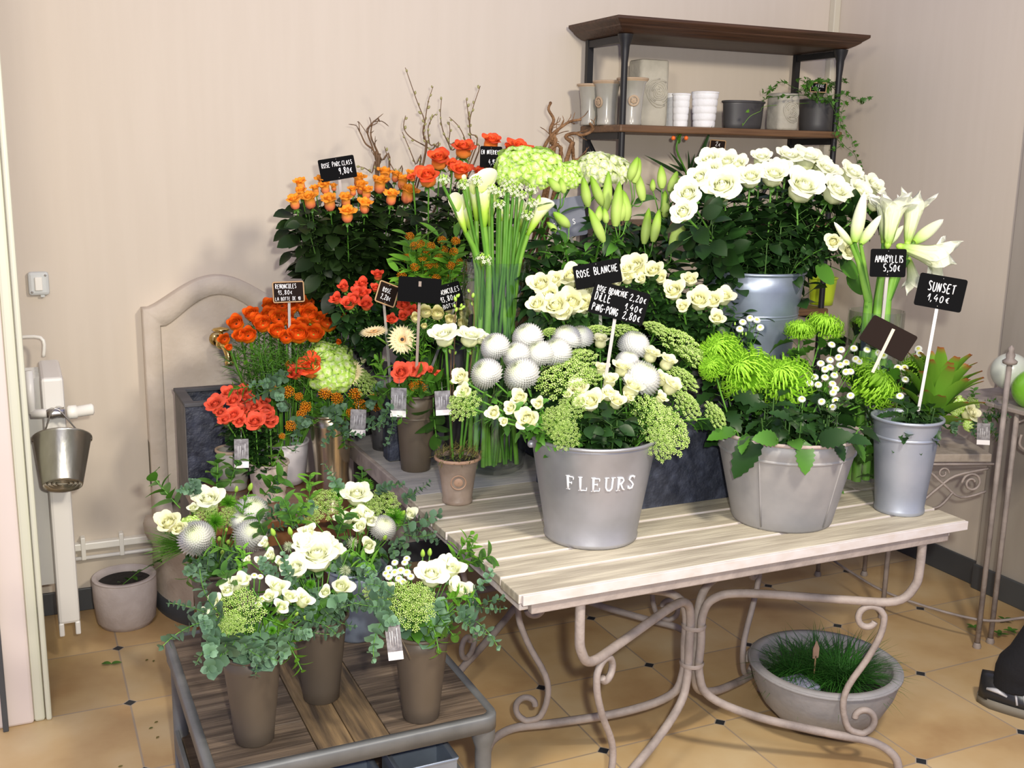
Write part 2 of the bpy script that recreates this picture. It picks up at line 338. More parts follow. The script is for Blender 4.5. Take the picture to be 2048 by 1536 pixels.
struct(MB().bbox(-1.2, 3.7, WY, WY+.12, 0, 2.75).build('wall_back', m_wall, smooth=False))
struct(MB().bbox(WX, WX+.12, 2.87, WY+.12, 0, 2.75).build('wall_right', m_wall, smooth=False))
m_door = mat('taupe_grey_panel', (.36, .32, .27), .6, c2=(.40, .36, .31), scale=2, stretch=(6, 6, 1))
struct(MB().bbox(WX-.025, WX+.12, 1.2, 2.87, 0, 2.75).build('door_1', m_door, smooth=False, bevel=.004))
struct(MB().bbox(-1.2, -.20, 3.30, WY, 0, 2.75).build('wall_left', m_wall, smooth=False))
# pillar at the left of the frame with its rounded edge strip and rubber foot
pil = struct(MB().bbox(-.62, -.052, 3.172, 3.40, 0, 2.75).build('trim_1', m_wallp, smooth=False, bevel=.008))
m_pale = mat('pale_green_trim', (.66, .66, .52), .45)
struct(MB().bbox(-.052, -.022, 3.176, 3.40, 0, 2.75).build('trim_2', m_pale, smooth=False, bevel=.008))
struct(MB().bbox(-.020, -.004, 3.172, 3.22, 0, 2.75).build('trim_3', m_pale, smooth=False, bevel=.006))
struct(MB().bbox(-.135, -.120, 3.150, 3.170, 0, 2.75).build('trim_4', m_base, smooth=False, bevel=.002))
# skirting
struct(MB().bbox(-.2, WX, WY-.012, WY, 0, .085).build('baseboard_back', m_base, smooth=False, bevel=.003))
struct(MB().bbox(WX-.014, WX, 2.87, WY-.012, 0, .10).build('baseboard_right', m_base, smooth=False, bevel=.003))
struct(MB().bbox(WX-.04, WX-.026, 1.2, 2.87, 0, .10).build('trim_5', m_base, smooth=False, bevel=.003))
# corner and ceiling-height cable trunking
struct(MB().bbox(WX-.035, WX, WY-.035, WY, .1, 2.75).build('trim_6', mat('pale_corner_trunking', (.62, .58, .46), .5), smooth=False, bevel=.004))
# cable trunking along the back wall: rail, lower duct and clips
t = thing('cable_trunking', 'cream plastic cable trunking running low along the wall behind the round floor pot', 'trunking', (.1, WY, .12))
q = MB(); q.bbox(-.19, .95, WY-.03, WY, .235, .262); q.build('duct', m_white2, t, False, .004)
q = MB(); q.tube([(-.19, WY-.022, .205), (.95, WY-.022, .205)], .008, 8); q.build('pipe', m_white, t)
for x in (.14, .27, .42): MB().bbox(x-.008, x+.008, WY-.034, WY, .200, .285).build('clip', m_white2, t, False, .003)
# light switch
sp = Py(77, 566, WY-.002)
t = thing('light_switch', 'small grey surface-mounted light switch beside the pillar', 'switch', sp)
MB().box(sp+Vector((0, -.012, 0)), (.066, .026, .080)).build('housing', m_switch, t, False, .010)
MB().box(sp+Vector((0, -.028, 0)), (.024, .010, .046)).build('rocker', m_white2, t, False, .003)
for dx, dz in ((-.022, -.028), (.022, .028)): MB().ball(sp+Vector((dx, -.026, dz)), .004, 8, 4).build('screw', m_chrome, t)
MB().box(sp+Vector((.01, -.012, -.043)), (.014, .014, .008)).build('cable_gland', m_switch, t, False, .002)

# ------------------------------------------------------------------ radiator with its valve and the bucket hung on it
t = thing('radiator', 'white steel panel radiator seen end-on beside the pillar with a thermostatic valve', 'radiator', (.07, 3.5, .12))
rz1 = Py(120, 755, 3.48).z
q = MB(); q.bbox(.036, .100, 3.48, 3.80, .16, rz1); q.build('front_panel', m_white, t, False, .010)
q = MB(); q.bbox(.036, .052, 3.48, 3.80, .12, .165); q.bbox(.084, .100, 3.48, 3.80, .12, .165); q.build('front_panel_foot', m_white, t, False, .004)
q = MB(); q.bbox(-.045, -.018, 3.56, 3.86, .20, rz1+.03); q.build('rear_panel', m_white, t, False, .004)
q = MB(); 
for k in range(9): q.bbox(-.018, .036, 3.62+k*.02, 3.625+k*.02, .25, rz1-.02)
q.build('convector_fins', m_white, t, False)
br = MB(); br.tube(smooth_path([(-.06, 3.9, rz1+.06), (.05, 3.86, rz1+.065), (.055, 3.86, rz1+.0)], 5), .006, 8); br.build('wall_bracket', m_white2, t)
vp = Py(118, 826, 3.45)
q = MB(); q.tube([vp+Vector((-.075, .02, 0)), vp+Vector((.0, 0, 0))], .014, 12); q.tube([vp+Vector((-.075, .02, .0)), vp+Vector((-.075, .03, .13))], .012, 10); q.build('feed_pipe', m_white, t)
q = MB(); q.tube([vp+Vector((-.035, 0, 0)), vp+Vector((-.02, 0, 0)), vp+Vector((.0, 0, 0)), vp+Vector((.015, 0, 0))], [.012, .019, .014, .018], 8)
q.tube([vp, vp+Vector((0, .03, .0))], .016, 10); va = q.build('valve_body', m_chrome, t)
q = MB(); q.tube([vp+Vector((.022, 0, 0)), vp+Vector((.028, 0, 0)), vp+Vector((.05, 0, 0)), vp+Vector((.052, 0, 0)), vp+Vector((.095, 0, .004)), vp+Vector((.1, 0, .004))], [.015, .021, .021, .017, .018, .012], 20)
q.build('thermostat_knob', m_white2, t, label='white thermostatic valve knob')

bc = Py(125, 925, 3.40)
t = thing('small_bucket', 'small shiny tin bucket hanging from the radiator valve', 'bucket', bc+Vector((0, 0, -.07)))
Rb = Matrix.Translation(bc) @ Matrix.Rotation(math.radians(-36), 4, 'X') @ Matrix.Rotation(math.radians(4), 4, 'Y')
q = MB(); q.lathe([(.001, -.068), (.052, -.068), (.056, -.075), (.058, -.070), (.082, .072), (.086, .075), (.086, .080), (.080, .078), (.055, -.06), (.001, -.06)], 40); q.xf(Rb); q.build('body', m_tin, t)
q = MB(); 
for r in (.018, .030, .042): q.lathe([(r-.002, -.069), (r, -.072), (r+.002, -.069)], 32)
q.xf(Rb); q.build('base_rings', m_tin, t)
hp = [Rb@Vector((-.083, 0, .07)), Rb@Vector((-.05, 0, .12))]
q = MB(); q.tube(smooth_path([Rb@Vector((-.084, 0, .07)), vp+Vector((-.045, -.02, -.05)), vp+Vector((-.01, -.022, .02)), vp+Vector((.045, -.02, -.05)), Rb@Vector((.084, 0, .07))], 6), .0025, 6); q.build('wire_handle', m_chrome, t)

# ------------------------------------------------------------------ stone wall fountain with brass tap
t = thing('wall_fountain', 'beige stone wall fountain with an arched back and a brass tap', 'fountain', (.64, 3.9, 0))
fx, hw = .645, .262
def arch(hw_, ztop, zsh, inset=0):
    pts = []
    for k in range(25):
        a = k/24; x = -hw_+2*hw_*a
        c = .5-.5*math.cos(2*PI*min(max((a-.04)/.92, 0), 1)); pts.append((x, zsh+(ztop-zsh)*c**.62))
    return pts
def plate(q, pts, zb, y0, y1, xc=fx):
    poly = [(xc+pts[0][0], zb)]+[(xc+x, z) for x, z in pts]+[(xc+pts[-1][0], zb)]
    n = len(poly); q.add([(x, y0, z) for x, z in poly]+[(x, y1, z) for x, z in poly], [tuple(range(n)), tuple(range(n, 2*n))[::-1]]+[(i, n+i, n+(i+1) % n, (i+1) % n) for i in range(n)])
q = MB(); outer = arch(hw, 1.213, 1.105); inner = arch(hw-.055, 1.150, 1.045)
# frame strip between the outer and inner arch, 5 cm thick, and a recessed panel
n = len(outer)
fo = [(fx-hw, .45)]+[(fx+x, z) for x, z in outer]+[(fx+hw, .45)]; fi = [(fx-hw+.055, .45)]+[(fx+x, z) for x, z in inner]+[(fx+hw-.055, .45)]
rows = [[(x, WY, z) for x, z in fo], [(x, WY-.060, z) for x, z in fo], [(x*.985+fx*.015, WY-.066, z-.004) for x, z in fo], [(x, WY-.066, z) for x, z in fi], [(x*.985+fx*.015, WY-.052, z-.004) for x, z in fi], [(x*.97+fx*.03, WY-.048, z-.008) for x, z in fi]]
q.grid(rows); q.build('arched_surround', m_stone, t, True)
q = MB(); plate(q, arch(hw-.05, 1.148, 1.043), .40, WY-.049, WY-.01); q.build('back_panel', m_stone, t, False)
# curved brackets each side of the basin
for sgn in (-1, 1):
    q = MB(); prof = [(.060, .62), (.060, .50), (.075, .47), (.13, .44), (.17, .39), (.155, .34), (.12, .32), (.12, .28), (.16, .24)]
    x0 = fx+sgn*(hw-.055); x1 = fx+sgn*hw
    prof = smooth_path([(0, a, b) for a, b in prof], 4)
    q.grid([[(x0, WY, p.z) for p in prof], [(x0, WY-p.y, p.z) for p in prof], [(x1, WY-p.y, p.z) for p in prof], [(x1, WY, p.z) for p in prof]])
    q.build('side_bracket', m_stone, t)
def halfring(q, prof, sx, sy, yc, seg=28):
    rows = [[(fx+sx*r*math.cos(PI+PI*k/seg), yc+sy*r*math.sin(PI+PI*k/seg), z) for k in range(seg+1)] for r, z in prof]; q.grid(rows)
q = MB(); halfring(q, [(1.0, .06), (1.0, .24), (1.08, .27), (1.10, .31), (1.06, .34), (.94, .34), (.92, .30), (.90, .12), (.0, .12)], .27, .36, WY-.02); q.build('basin', m_stone, t)
q = MB(); halfring(q, [(1.02, 0), (1.02, .065), (.9, .065)], .27, .36, WY-.02); q.build('plinth', m_base, t)
tp = Py(443, 688, WY-.13)
q = MB(); q.tube([(tp.x-.004, WY-.05, tp.z+.006), (tp.x-.004, WY-.058, tp.z+.006)], [.026, .022], 24); q.tube([(tp.x-.004, WY-.055, tp.z+.006), (tp.x, tp.y+.01, tp.z+.004)], .012, 16)
q.ball((tp.x, tp.y, tp.z), .020, 18, 10); q.tube(smooth_path([(tp.x, tp.y, tp.z), (tp.x+.006, tp.y-.04, tp.z-.006), (tp.x+.012, tp.y-.062, tp.z-.03), (tp.x+.014, tp.y-.064, tp.z-.062)], 5), .0125, 14)
q.tube([(tp.x+.014, tp.y-.064, tp.z-.050), (tp.x+.014, tp.y-.064, tp.z-.066)], .0155, 16)
q.build('tap_body', m_brass, t, label='polished brass tap')
q = MB(); q.tube([(tp.x, tp.y, tp.z+.01), (tp.x, tp.y, tp.z+.05)], .008, 12); q.lathe([(.001, .045), (.026, .047), (.031, .052), (.026, .057), (.008, .060), (.001, .062)], 24, (tp.x, tp.y, tp.z)); q.build('tap_handle', m_brass, t)

# ------------------------------------------------------------------ generic vessels
def vessel(name, label, cat, c, prof, m, inner_m=None, soil=None, group=None, ears=None, sx=1, sy=1, seg=48, rz=0, bands=(), band_m=None, rim_m=None):
    """prof: outer (r, z) from foot to rim; the wall gets a real thickness"""
    t = thing(name, label, cat, c, group)
    th = .004; pr = [(.001, 0)]+list(prof); rr, rz_ = prof[-1]
    inner = [(max(.002, r-th), z) for r, z in reversed(prof) if z > .012] + [(max(.002, prof[0][0]-th), .008), (.001, .008)]
    q = MB(); q.lathe(pr+inner, seg, c, sx, sy); b = q.build('body', m, t)
    if rim_m or True:
        q = MB(); q.lathe([(rr-.005, rz_-.002), (rr-.001, rz_+.003), (rr+.004, rz_+.002), (rr+.0045, rz_-.004), (rr, rz_-.007)], seg, c, sx, sy); q.build('rim', rim_m or m, t)
    for r, z in bands:
        q = MB(); q.lathe([(r-.001, z-.004), (r+.0025, z), (r-.001, z+.004)], seg, c, sx, sy); q.build('band', band_m or m, t)
    if soil is not None:
        q = MB(); q.lathe([(rr*.93, soil), (rr*.5, soil+.004), (.001, soil+.006)], seg, c, sx, sy); q.build('soil', m_soil, t)
    return t
def cone_prof(rb, rt, h, n=5): return [(rb+(rt-rb)*k/n, h*k/n) for k in range(n+1)]

# ------------------------------------------------------------------ tables
TZ = .72
def iron_arm(cx, cy, x, y, parent, scroll=True, R=.0118, ztop=.69):
    C = Vector((cx, cy, 0)); K = Vector((x, y, 0)); off = (K-C).normalized()*.022
    def at(s, z): p = K.lerp(C+off, s); return Vector((p.x, p.y, z))
    pts = [at(0, ztop), at(0, .60), at(.015, .545), at(.10, .500), at(.35, .500), at(.80, .508), at(.95, .49), at(1, .44), at(1, .36), at(1, .27), at(.94, .20), at(.70, .145), at(.35, .105), at(.14, .085), at(.03, .045), at(0, .0)]
    q = MB(); q.tube(smooth_path(pts, 5), R, 10); leg = q.build('leg', m_iron_w, parent)
    if scroll:
        L = (K-C).length
        def sp(c, r0, a0, a1, n=14): # spiral in (metres along arm, z)
            return [(c[0]+(r0*(1-.55*k/n))*math.cos(a0+(a1-a0)*k/n), c[1]+(r0*(1-.55*k/n))*math.sin(a0+(a1-a0)*k/n)) for k in range(n+1)]
        top = sp((.125, .448), .042, PI, -PI*.85)            # starts at the outer side, over the top and curls inward
        bot = sp((.118, .152), .046, -PI*.25, -PI*1.0-PI*.95)
        s2 = list(reversed(top))+[(.090, .40), (.120, .33), (.165, .25), (.175, .19)]+[(.155, .125)]+bot[2:]
        pp = [at(a/L, z) for a, z in s2]
        q = MB(); q.tube(smooth_path(pp, 3), R*.76, 8); q.build('scroll', m_iron_w, leg)
T1 = (.935, 2.255, 1.955, 2.705)
t1 = thing('garden_table', 'whitewashed slatted table on scrolled wrought iron legs in the foreground', 'table', (1.6, 2.3, 0))
npl = 7; pw = (T1[3]-T1[2])/npl
for k in range(npl):
    y0 = T1[2]+k*pw
    q = MB(); q.bbox(T1[0]+random.uniform(-.006, .006), T1[1]+random.uniform(-.006, .006), y0+.005, y0+pw-.006, TZ-.022, TZ); q.m[2] = q.m[3] = 1; q.build('plank', [m_plank, m_plank_edge], t1, False, .0025)
q = MB(); q.bbox(T1[0]+.005, T1[1]-.005, T1[2]-.004, T1[2]+.004, TZ-.024, TZ-.001); q.build('front_edging', m_plank_edge, t1, False, .001)
q = MB(); q.bbox(T1[0]+.03, T1[1]-.06, T1[2]+.006, T1[2]+.026, TZ-.052, TZ-.0225); q.build('front_rail', m_iron_w, t1, False, .003)
for x in (T1[0]+.012, T1[1]-.06): MB().bbox(x, x+.03, T1[2]+.03, T1[3]-.01, TZ-.05, TZ-.0225).build('end_rail', m_plank_edge, t1, False, .003)
for x, y in ((1.10, 1.985), (2.12, 1.978), (1.10, 2.50), (2.05, 2.50)): iron_arm(1.60, 2.25, x, y, t1)
for z in (.30, .41): q = MB(); q.lathe([(.0325, z-.006), (.0345, z), (.0325, z+.006)], 20, (1.60, 2.25, 0)); q.build('centre_collar', m_iron_w, t1)
t2 = thing('side_table', 'grey painted metal-edged table behind the slatted table', 'table', (1.6, 3.2, 0))
MB().bbox(.955, 2.12, 2.712, 3.62, TZ-.02, TZ-.004).build('top', m_greyboard, t2, False, .002)
q = MB(); q.bbox(.940, .956, 2.712, 3.62, TZ-.045, TZ+.006); q.build('edge_strip', m_iron_w, t2, False, .003)
for x, y in ((1.10, 2.80), (2.02, 2.80), (1.10, 3.5), (2.02, 3.5)): iron_arm(1.56, 3.15, x, y, t2, scroll=(y < 3))
# slate boxes
def slate_box(label, x0, x1, y0, y1, z0, z1, side=None):
    t = thing('slate_trough', label, 'planter', ((x0+x1)/2, (y0+y1)/2, z0))
    wl = .02
    q = MB(); q.bbox(x0, x1, y0, y0+wl, z0, z1-.012); q.bbox(x0, x1, y1-wl, y1, z0, z1-.012); q.bbox(x1-wl, x1, y0+wl, y1-wl, z0, z1-.012); q.bbox(x0+wl, x1-wl, y0+wl, y1-wl, z0, z0+.02)
    q.build('body', m_slate, t, False)
    q = MB(); q.bbox(x0-.002, x0+wl, y0+wl*.5, y1-wl, z0, z1-.012); q.build('side_wall', side or m_slate, t, False)
    q = MB(); q.bbox(x0-.004, x1+.004, y0-.004, y0+.03, z1-.012, z1); q.bbox(x0-.004, x1+.004, y1-.03, y1+.004, z1-.012, z1); q.bbox(x0-.004, x0+.03, y0+.03, y1-.03, z1-.012, z1); q.bbox(x1-.03, x1+.004, y0+.03, y1-.03, z1-.012, z1)
    q.build('rim', m_slate_rim, t, False, .002)
    return t
def slate_lid(t, x0, x1, y0, y1, z): MB().bbox(x0+.031, x1-.031, y0+.031, y1-.031, z-.012, z-.001).build('cover_board', m_slate_rim, t, False)
A = (1.33, 2.10, 2.36, 2.69); ta = slate_box('long dark slate trough in the middle of the slatted table behind the engraved bucket', *A, TZ, 1.0); slate_lid(ta, *A, 1.0)
Cx = (1.44, 2.10, 2.83, 3.10); tc_ = slate_box('dark slate trough at the back carrying the lily bucket', *Cx, TZ, 1.06); slate_lid(tc_, *Cx, 1.06)
B = (1.02, 1.12, 3.02, 3.10)
slate_box('small dark slate trough behind the brown vase on the grey table', 1.0, 1.14, 3.05, 3.11, TZ, .93)
# low brown table in front of the fountain, with the framed slate box standing at its left end
t = thing('low_table', 'low reddish brown wooden table in front of the stone fountain', 'table', (.72, 3.3, 0))
MB().bbox(.43, .925, 2.98, 3.42, .572, .60).build('top', m_darktab, t, False, .004)
for x in (.46, .895):
    for y in (3.02, 3.38): MB().bbox(x-.018, x+.018, y-.018, y+.018, 0, .572).build('leg', m_darktab, t, False, .003)
q = MB(); q.bbox(.46, .895, 3.01, 3.03, .51, .571); q.build('apron', m_darktab, t, False)
FB = (.452, .82, 3.45, 3.70)
t = slate_box('tall dark slate trough with a grey side against the stone fountain', *FB, .345, .86, side=m_slate_side)

# front crate table
CZ = .42; X0, X1, Y0, Y1 = .280, .905, 2.005, 2.70
t = thing('crate_table', 'low weathered plank table with rounded grey iron frame in the left foreground', 'table', ((X0+X1)/2, (Y0+Y1)/2, 0))
xs = [X0+.012, .50, .66, X1-.012]
for k in range(5):
    y0 = Y0+.012+k*(Y1-Y0-.024)/5; y1 = y0+(Y1-Y0-.024)/5-.002
    MB().bbox(xs[0], xs[1], y0, y1, CZ-.02, CZ).build('plank', m_crate, t, False, .002)
    MB().bbox(xs[2], xs[3], y0, y1, CZ-.02, CZ).build('plank', m_crate, t, False, .002)
MB().bbox(xs[1]+.002, (xs[1]+xs[2])/2-.001, Y0+.012, Y1-.012, CZ-.02, CZ+.0005).build('cross_plank', m_crate2, t, False, .002)
MB().bbox((xs[1]+xs[2])/2+.001, xs[2]-.002, Y0+.012, Y1-.012, CZ-.02, CZ+.0005).build('cross_plank', m_crate2, t, False, .002)
def rrect(x0, x1, y0, y1, r, n=5):
    P_ = []
    for cx, cy, a in ((x1-r, y1-r, 0), (x0+r, y1-r, PI/2), (x0+r, y0+r, PI), (x1-r, y0+r, 1.5*PI)):
        P_ += [(cx+r*math.cos(a+PI/2*k/n), cy+r*math.sin(a+PI/2*k/n)) for k in range(n+1)]
    return P_
q = MB(); o = rrect(X0-.008, X1+.008, Y0-.008, Y1+.008, .035); i_ = rrect(X0+.012, X1-.012, Y0+.012, Y1-.012, .02)
rows = [[(x, y, CZ-.035) for x, y in i_], [(x, y, CZ-.035) for x, y in o], [(x, y, CZ-.004) for x, y in o], [(x*.995+.005*.58, y*.995+.005*2.35, CZ+.001) for x, y in o], [(x, y, CZ+.001) for x, y in i_], [(x, y, CZ-.035) for x, y in i_]]
q.grid(rows, 1., True); q.build('frame', m_greyiron, t)
for x in (X0+.022, X1-.022):
    for y in (Y0+.022, Y1-.022):
        q = MB(); q.lathe([(.027, CZ-.034), (.027, CZ-.06), (.019, CZ-.085), (.019, .015), (.026, .012), (.026, 0)], 20, (x, y, 0)); q.build('leg', m_greyiron, t)
MB().bbox(X0+.02, X1-.02, Y0+.02, Y1-.02, .135, .15).build('lower_shelf', m_crate, t, False, .002)
for a, b in ((X0+.002, X0+.014), (X1-.014, X1-.002)): MB().bbox(a, b, Y0+.045, Y1-.045, .12, .175).build('lower_rail', m_greyiron, t, False, .002)
for k, (x, y, wd, h, lb) in enumerate(((.60, 2.12, .12, .13, 'grey zinc box on the lower shelf of the plank table, the left one'), (.755, 2.10, .14, .16, 'grey zinc box on the lower shelf of the plank table, the right one'), (.45, 2.14, .10, .12, 'pinkish wooden crate on the lower shelf of the plank table'))):
    mm = m_crate if k == 2 else m_zincb
    tt = thing('storage_box', lb, 'box', (x, y, .15))
    q = MB(); q.bbox(x-wd/2, x+wd/2, y-.06, y-.052, .151, .15+h); q.bbox(x-wd/2, x+wd/2, y+.052, y+.06, .151, .15+h); q.bbox(x-wd/2, x-wd/2+.008, y-.052, y+.052, .151, .15+h); q.bbox(x+wd/2-.008, x+wd/2, y-.052, y+.052, .151, .15+h); q.bbox(x-wd/2, x+wd/2, y-.06, y+.06, .151, .158)
    q.build('body', mm, tt, False, .001)
    q = MB(); q.grid([[(a, b, .15+h-.003) for a, b in rrect(x-wd/2-.002, x+wd/2+.002, y-.062, y+.062, .004, 2)], [(a, b, .15+h+.004) for a, b in rrect(x-wd/2-.004, x+wd/2+.004, y-.064, y+.064, .004, 2)], [(a, b, .15+h) for a, b in rrect(x-wd/2+.006, x+wd/2-.006, y-.054, y+.054, .004, 2)]], 1., True); q.build('rim', mm, tt)
# ------------------------------------------------------------------ plant geometry
GA = 2.399963
R_ = random.Random(11)
def petal(q, th, L, W, angs, rows=6, cols=3, rb=.05, z0=0, wrap=True, wexp=.55, rmin=.12, cup=0, tipv=None, round_=.25, wave=0, point=0):
    """a petal as a surface: its midline bends through the elevation angles `angs` (degrees) while it leaves the axis"""
    g = []; tp = []
    for j in range(cols):
        u = -1+2*j/(cols-1); line = []; r = rb; z = z0; n = rows; Lu = L*(1-round_*u*u)
        for i in range(n+1):
            v = i/n; a = v*(len(angs)-1); k = min(int(a), len(angs)-2); el = math.radians(angs[k]+(angs[k+1]-angs[k])*(a-k))
            if i: r += math.cos(el)*Lu/n; z += math.sin(el)*Lu/n
            wv = W*(math.sin(PI*min(.04+.96*v, 1)**(.75))**wexp if v < .999 else (.15 if point else .45)) if not point or v < .999 else W*.06
            if (wrap or wexp <= .4) and not point:
                wv = W*min(1, .30+v*1.7)*(math.sqrt(max(0, 1-((v-.5)/.54)**2)) if v > .5 else 1)
            if i == 0: wv = W*.35
            s = u*wv; rr = r; zz = z+cup*u*u*wv+(wave*math.sin(v*9+th*3+u*4) if wave else 0)
            if wrap:
                ph = max(-1.5, min(1.5, s/max(abs(rr), rmin))); x = rr*math.cos(th+ph); y = rr*math.sin(th+ph)
            else:
                x = rr*math.cos(th)-s*math.sin(th); y = rr*math.sin(th)+s*math.cos(th)
            line.append((x, y, zz)); tp.append(v if tipv is None else tipv(v))
        g.append(line)
    q.grid(g, tp); return q
def calyx(q, r=.28, L=.5, n=5, drop=-35):
    q.ball((0, 0, -.02), r*.55, 8, 5)
    for k in range(n): petal(q, 2*PI*k/n, L, .11, [20, drop, drop-15], 4, 3, .05, 0, False, point=1)
def rose_bloom(name, m, openness=1., n=24, tall=1., rows=6, cols=5, seed=1, sepal_m=None, wide=1.55, high=1.05):
    r = random.Random(seed); q = MB()
    for k in range(n):
        t = (k+.5)/n; a = k*GA+r.uniform(-.2, .2); o = openness
        R0 = (.02+.76*t**.92)*(.62+.38*o)           # radius at which this petal stands up
        H = (.74-.20*t*o)*tall                        # its height
        out = max(0, t-.35)/.65*o
        # bowl, wall, then the lip folds outwards on the outer petals
        start = math.degrees(math.atan2(.30, R0*1.2)); L = math.hypot(R0, .25)+H*.92+.12*out
        f = math.hypot(R0, .25)/L
        angs = [start-14, start+14, 80, 98, 116-14*t-26*out+r.uniform(-8, 8), 118-20*t-100*out]
        petal(q, a, L, .24+.50*t, angs, rows+1, cols, .03+.03*t, .10*(1-t), True, round_=.08+.08*r.random(), wave=.012*t)
    q.mi = 1; calyx(q); q.xf(Matrix.Diagonal((wide, wide, high, 1)))
    return q.mesh(name, [m, sepal_m or m_leafm])
def ranunculus_bloom(name, m, seed=1, centre=False):
    r = random.Random(seed); q = MB(); n = 34
    for k in range(n):
        t = (k+.5)/n; a = k*GA; R0 = .05+.78*t
        L = R0*1.12+.44+.06*t
        petal(q, a, L, .22+.48*t, [4, 28, 74, 120-20*t, 168-104*t], 6, 5, .03, .12*(1-t), True, round_=.12)
    q.mi = 1; q.ball((0, 0, .42), .09 if not centre else .13, 8, 5)
    for k in range(5): petal(q, k*1.257, .45, .10, [0, -40], 3, 3, .05, 0, False, point=1)
    q.xf(Matrix.Diagonal((1.5, 1.5, .95, 1)))
    return q.mesh(name, [m, m_dark if centre else m_budg])
def mum_bloom(name, m, n=340, Lf=.80, W=.135, phmax=118, seed=3):
    q = MB()
    for k in range(n):
        t = (k+.5)/n; ph = math.degrees(math.acos(1-t*(1-math.cos(math.radians(phmax))))); el = 90-ph
        a = k*GA; c = math.cos(math.radians(el)); s_ = math.sin(math.radians(el)); base = .22
        petal(q, a, Lf*(.72+.28*min(1, ph/45)), W*(.75+.25*t), [el-12, el-4, el+26, el+62], 4, 3, base*c, base*s_+.3, False, wexp=.35, cup=.5, tipv=lambda v, t=t: min(1, v*.25+t*2.6), round_=.35)
    q.mi = 1; q.ball((0, 0, .06), .25, 8, 5)
    return q.mesh(name, [m, m_leafm])
def spider_bloom(name, m, n=260, seed=5):
    r = random.Random(seed); q = MB()
    for k in range(n):
        t = (k+.5)/n; ph = 4+104*t**.62; el = 90-ph+r.uniform(-5, 5); a = k*GA+r.uniform(-.1, .1)
        L = (.42+.62*min(1, ph/70))*r.uniform(.9, 1.08)
        petal(q, a, L, .030, [el+24, el-2, el-10, el+14, el+110], 6, 3, .03, .10, False, wexp=.2, cup=.9, round_=0, tipv=lambda v, ph=ph: min(1, .1+v*.95))
    q.mi = 1; q.ball((0, 0, .02), .18, 8, 5)
    return q.mesh(name, [m, m_leafm])
def gerbera_bloom(name, m):
    q = MB()
    for ring, (n, L, el) in enumerate(((24, .80, 4), (22, .72, 12), (18, .42, 24))):
        for k in range(n): petal(q, 2*PI*(k+.5*ring)/n, L, .125, [el+8, el, el-8], 4, 3, .20-.03*ring, .02*ring, False, cup=.08, wexp=.4)
    q.mi = 1; q.lathe([(.26, .05), (.22, .12), (.15, .11), (.11, .06)], 20); q.mi = 2; q.lathe([(.12, .065), (.08, .09), (.001, .10)], 14); q.mi = 3; q.lathe([(.28, .03), (.18, -.10), (.07, -.16)], 14)
    q.xf(Matrix.Translation((0, 0, .20)))
    return q.mesh(name, [m, mat('peach_flower_ring', (.85, .50, .22), .7, c2=(.75, .36, .12), scale=60), m_dark, m_leafm])
def floret(q, c, nrm, s, n, L=.5, W=.3, el=12, spin=0, angs=None, rows=2, dark=None):
    k0 = len(q.v)
    for k in range(n): petal(q, 2*PI*k/n, L, W, angs or [el, el-5, el-20], rows, 3, .03, 0, False, cup=.15, round_=.3)
    if dark is not None: mi = q.mi; q.mi = dark; q.octa((0, 0, .12), .13); q.mi = mi
    q.xf(Matrix.Translation(c) @ rotz_to(nrm, spin) @ Matrix.Scale(s, 4), k0)
def hydrangea_head(name, m, seed=2, n=105):
    r = random.Random(seed); q = MB()
    for k in range(n):
        t = (k+.5)/n; z = 1-1.45*t; rr = math.sqrt(max(0, 1-z*z)); a = k*GA; d = Vector((rr*math.cos(a), rr*math.sin(a), z))
        floret(q, Vector((d.x, d.y, d.z*.78+.1))*r.uniform(.80, 1.0), d+Vector((r.uniform(-.55, .55), r.uniform(-.55, .55), .2)), .38, 4, .62, .42, spin=r.random()*3)
    q.mi = 1; q.ball((0, 0, .05), .6, 10, 6, .75)
    return q.mesh(name, [m, m_leafm])
def umbel(name, m, rays=40, seed=4, fine=16):
    r = random.Random(seed); q = MB()
    for k in range(rays):
        t = (k+.5)/rays; rr = math.sqrt(t)*.95; a = k*GA; e = Vector((rr*math.cos(a), rr*math.sin(a), .72-.42*rr*rr))
        q.tube(smooth_path([(0, 0, 0), e*.5+Vector((0, 0, -.06)), e-Vector((0, 0, .05))], 2), .008, 3, False, tip=(0, .3))
        for j in range(fine):
            tt = (j+.5)/fine; r2 = math.sqrt(tt)*.145; b = j*GA+k; c = e+Vector((r2*math.cos(b), r2*math.sin(b), .05-.9*r2*r2*3+r.uniform(-.015, .015)))
            q.octa(c, .028+.014*r.random(), .45+.55*r.random())
    q.mi = 1
    for k in range(6): petal(q, k*1.047, .3, .03, [-10, -30], 2, 3, .02, 0, False, point=1)
    return q.mesh(name, [m, m_stem], True)
def milkweed(name, seed=1, n=46):
    r = random.Random(seed); q = MB()
    for k in range(n):
        t = (k+.5)/n; z = 1-1.2*t; rr = math.sqrt(max(0, 1-z*z)); a = k*GA; d = Vector((rr*math.cos(a), rr*math.sin(a), z*.7))*r.uniform(.75, 1)
        q.tube([Vector((0, 0, -.3)), d*.8], .03, 3, False, tip=(0, .2))
        floret(q, d*.8, d, .20, 5, .75, .28, spin=r.random()*3, angs=[60, 20], rows=2); q.octa(d*.92, .075, 1)
    return q.mesh(name, [m_ascl])
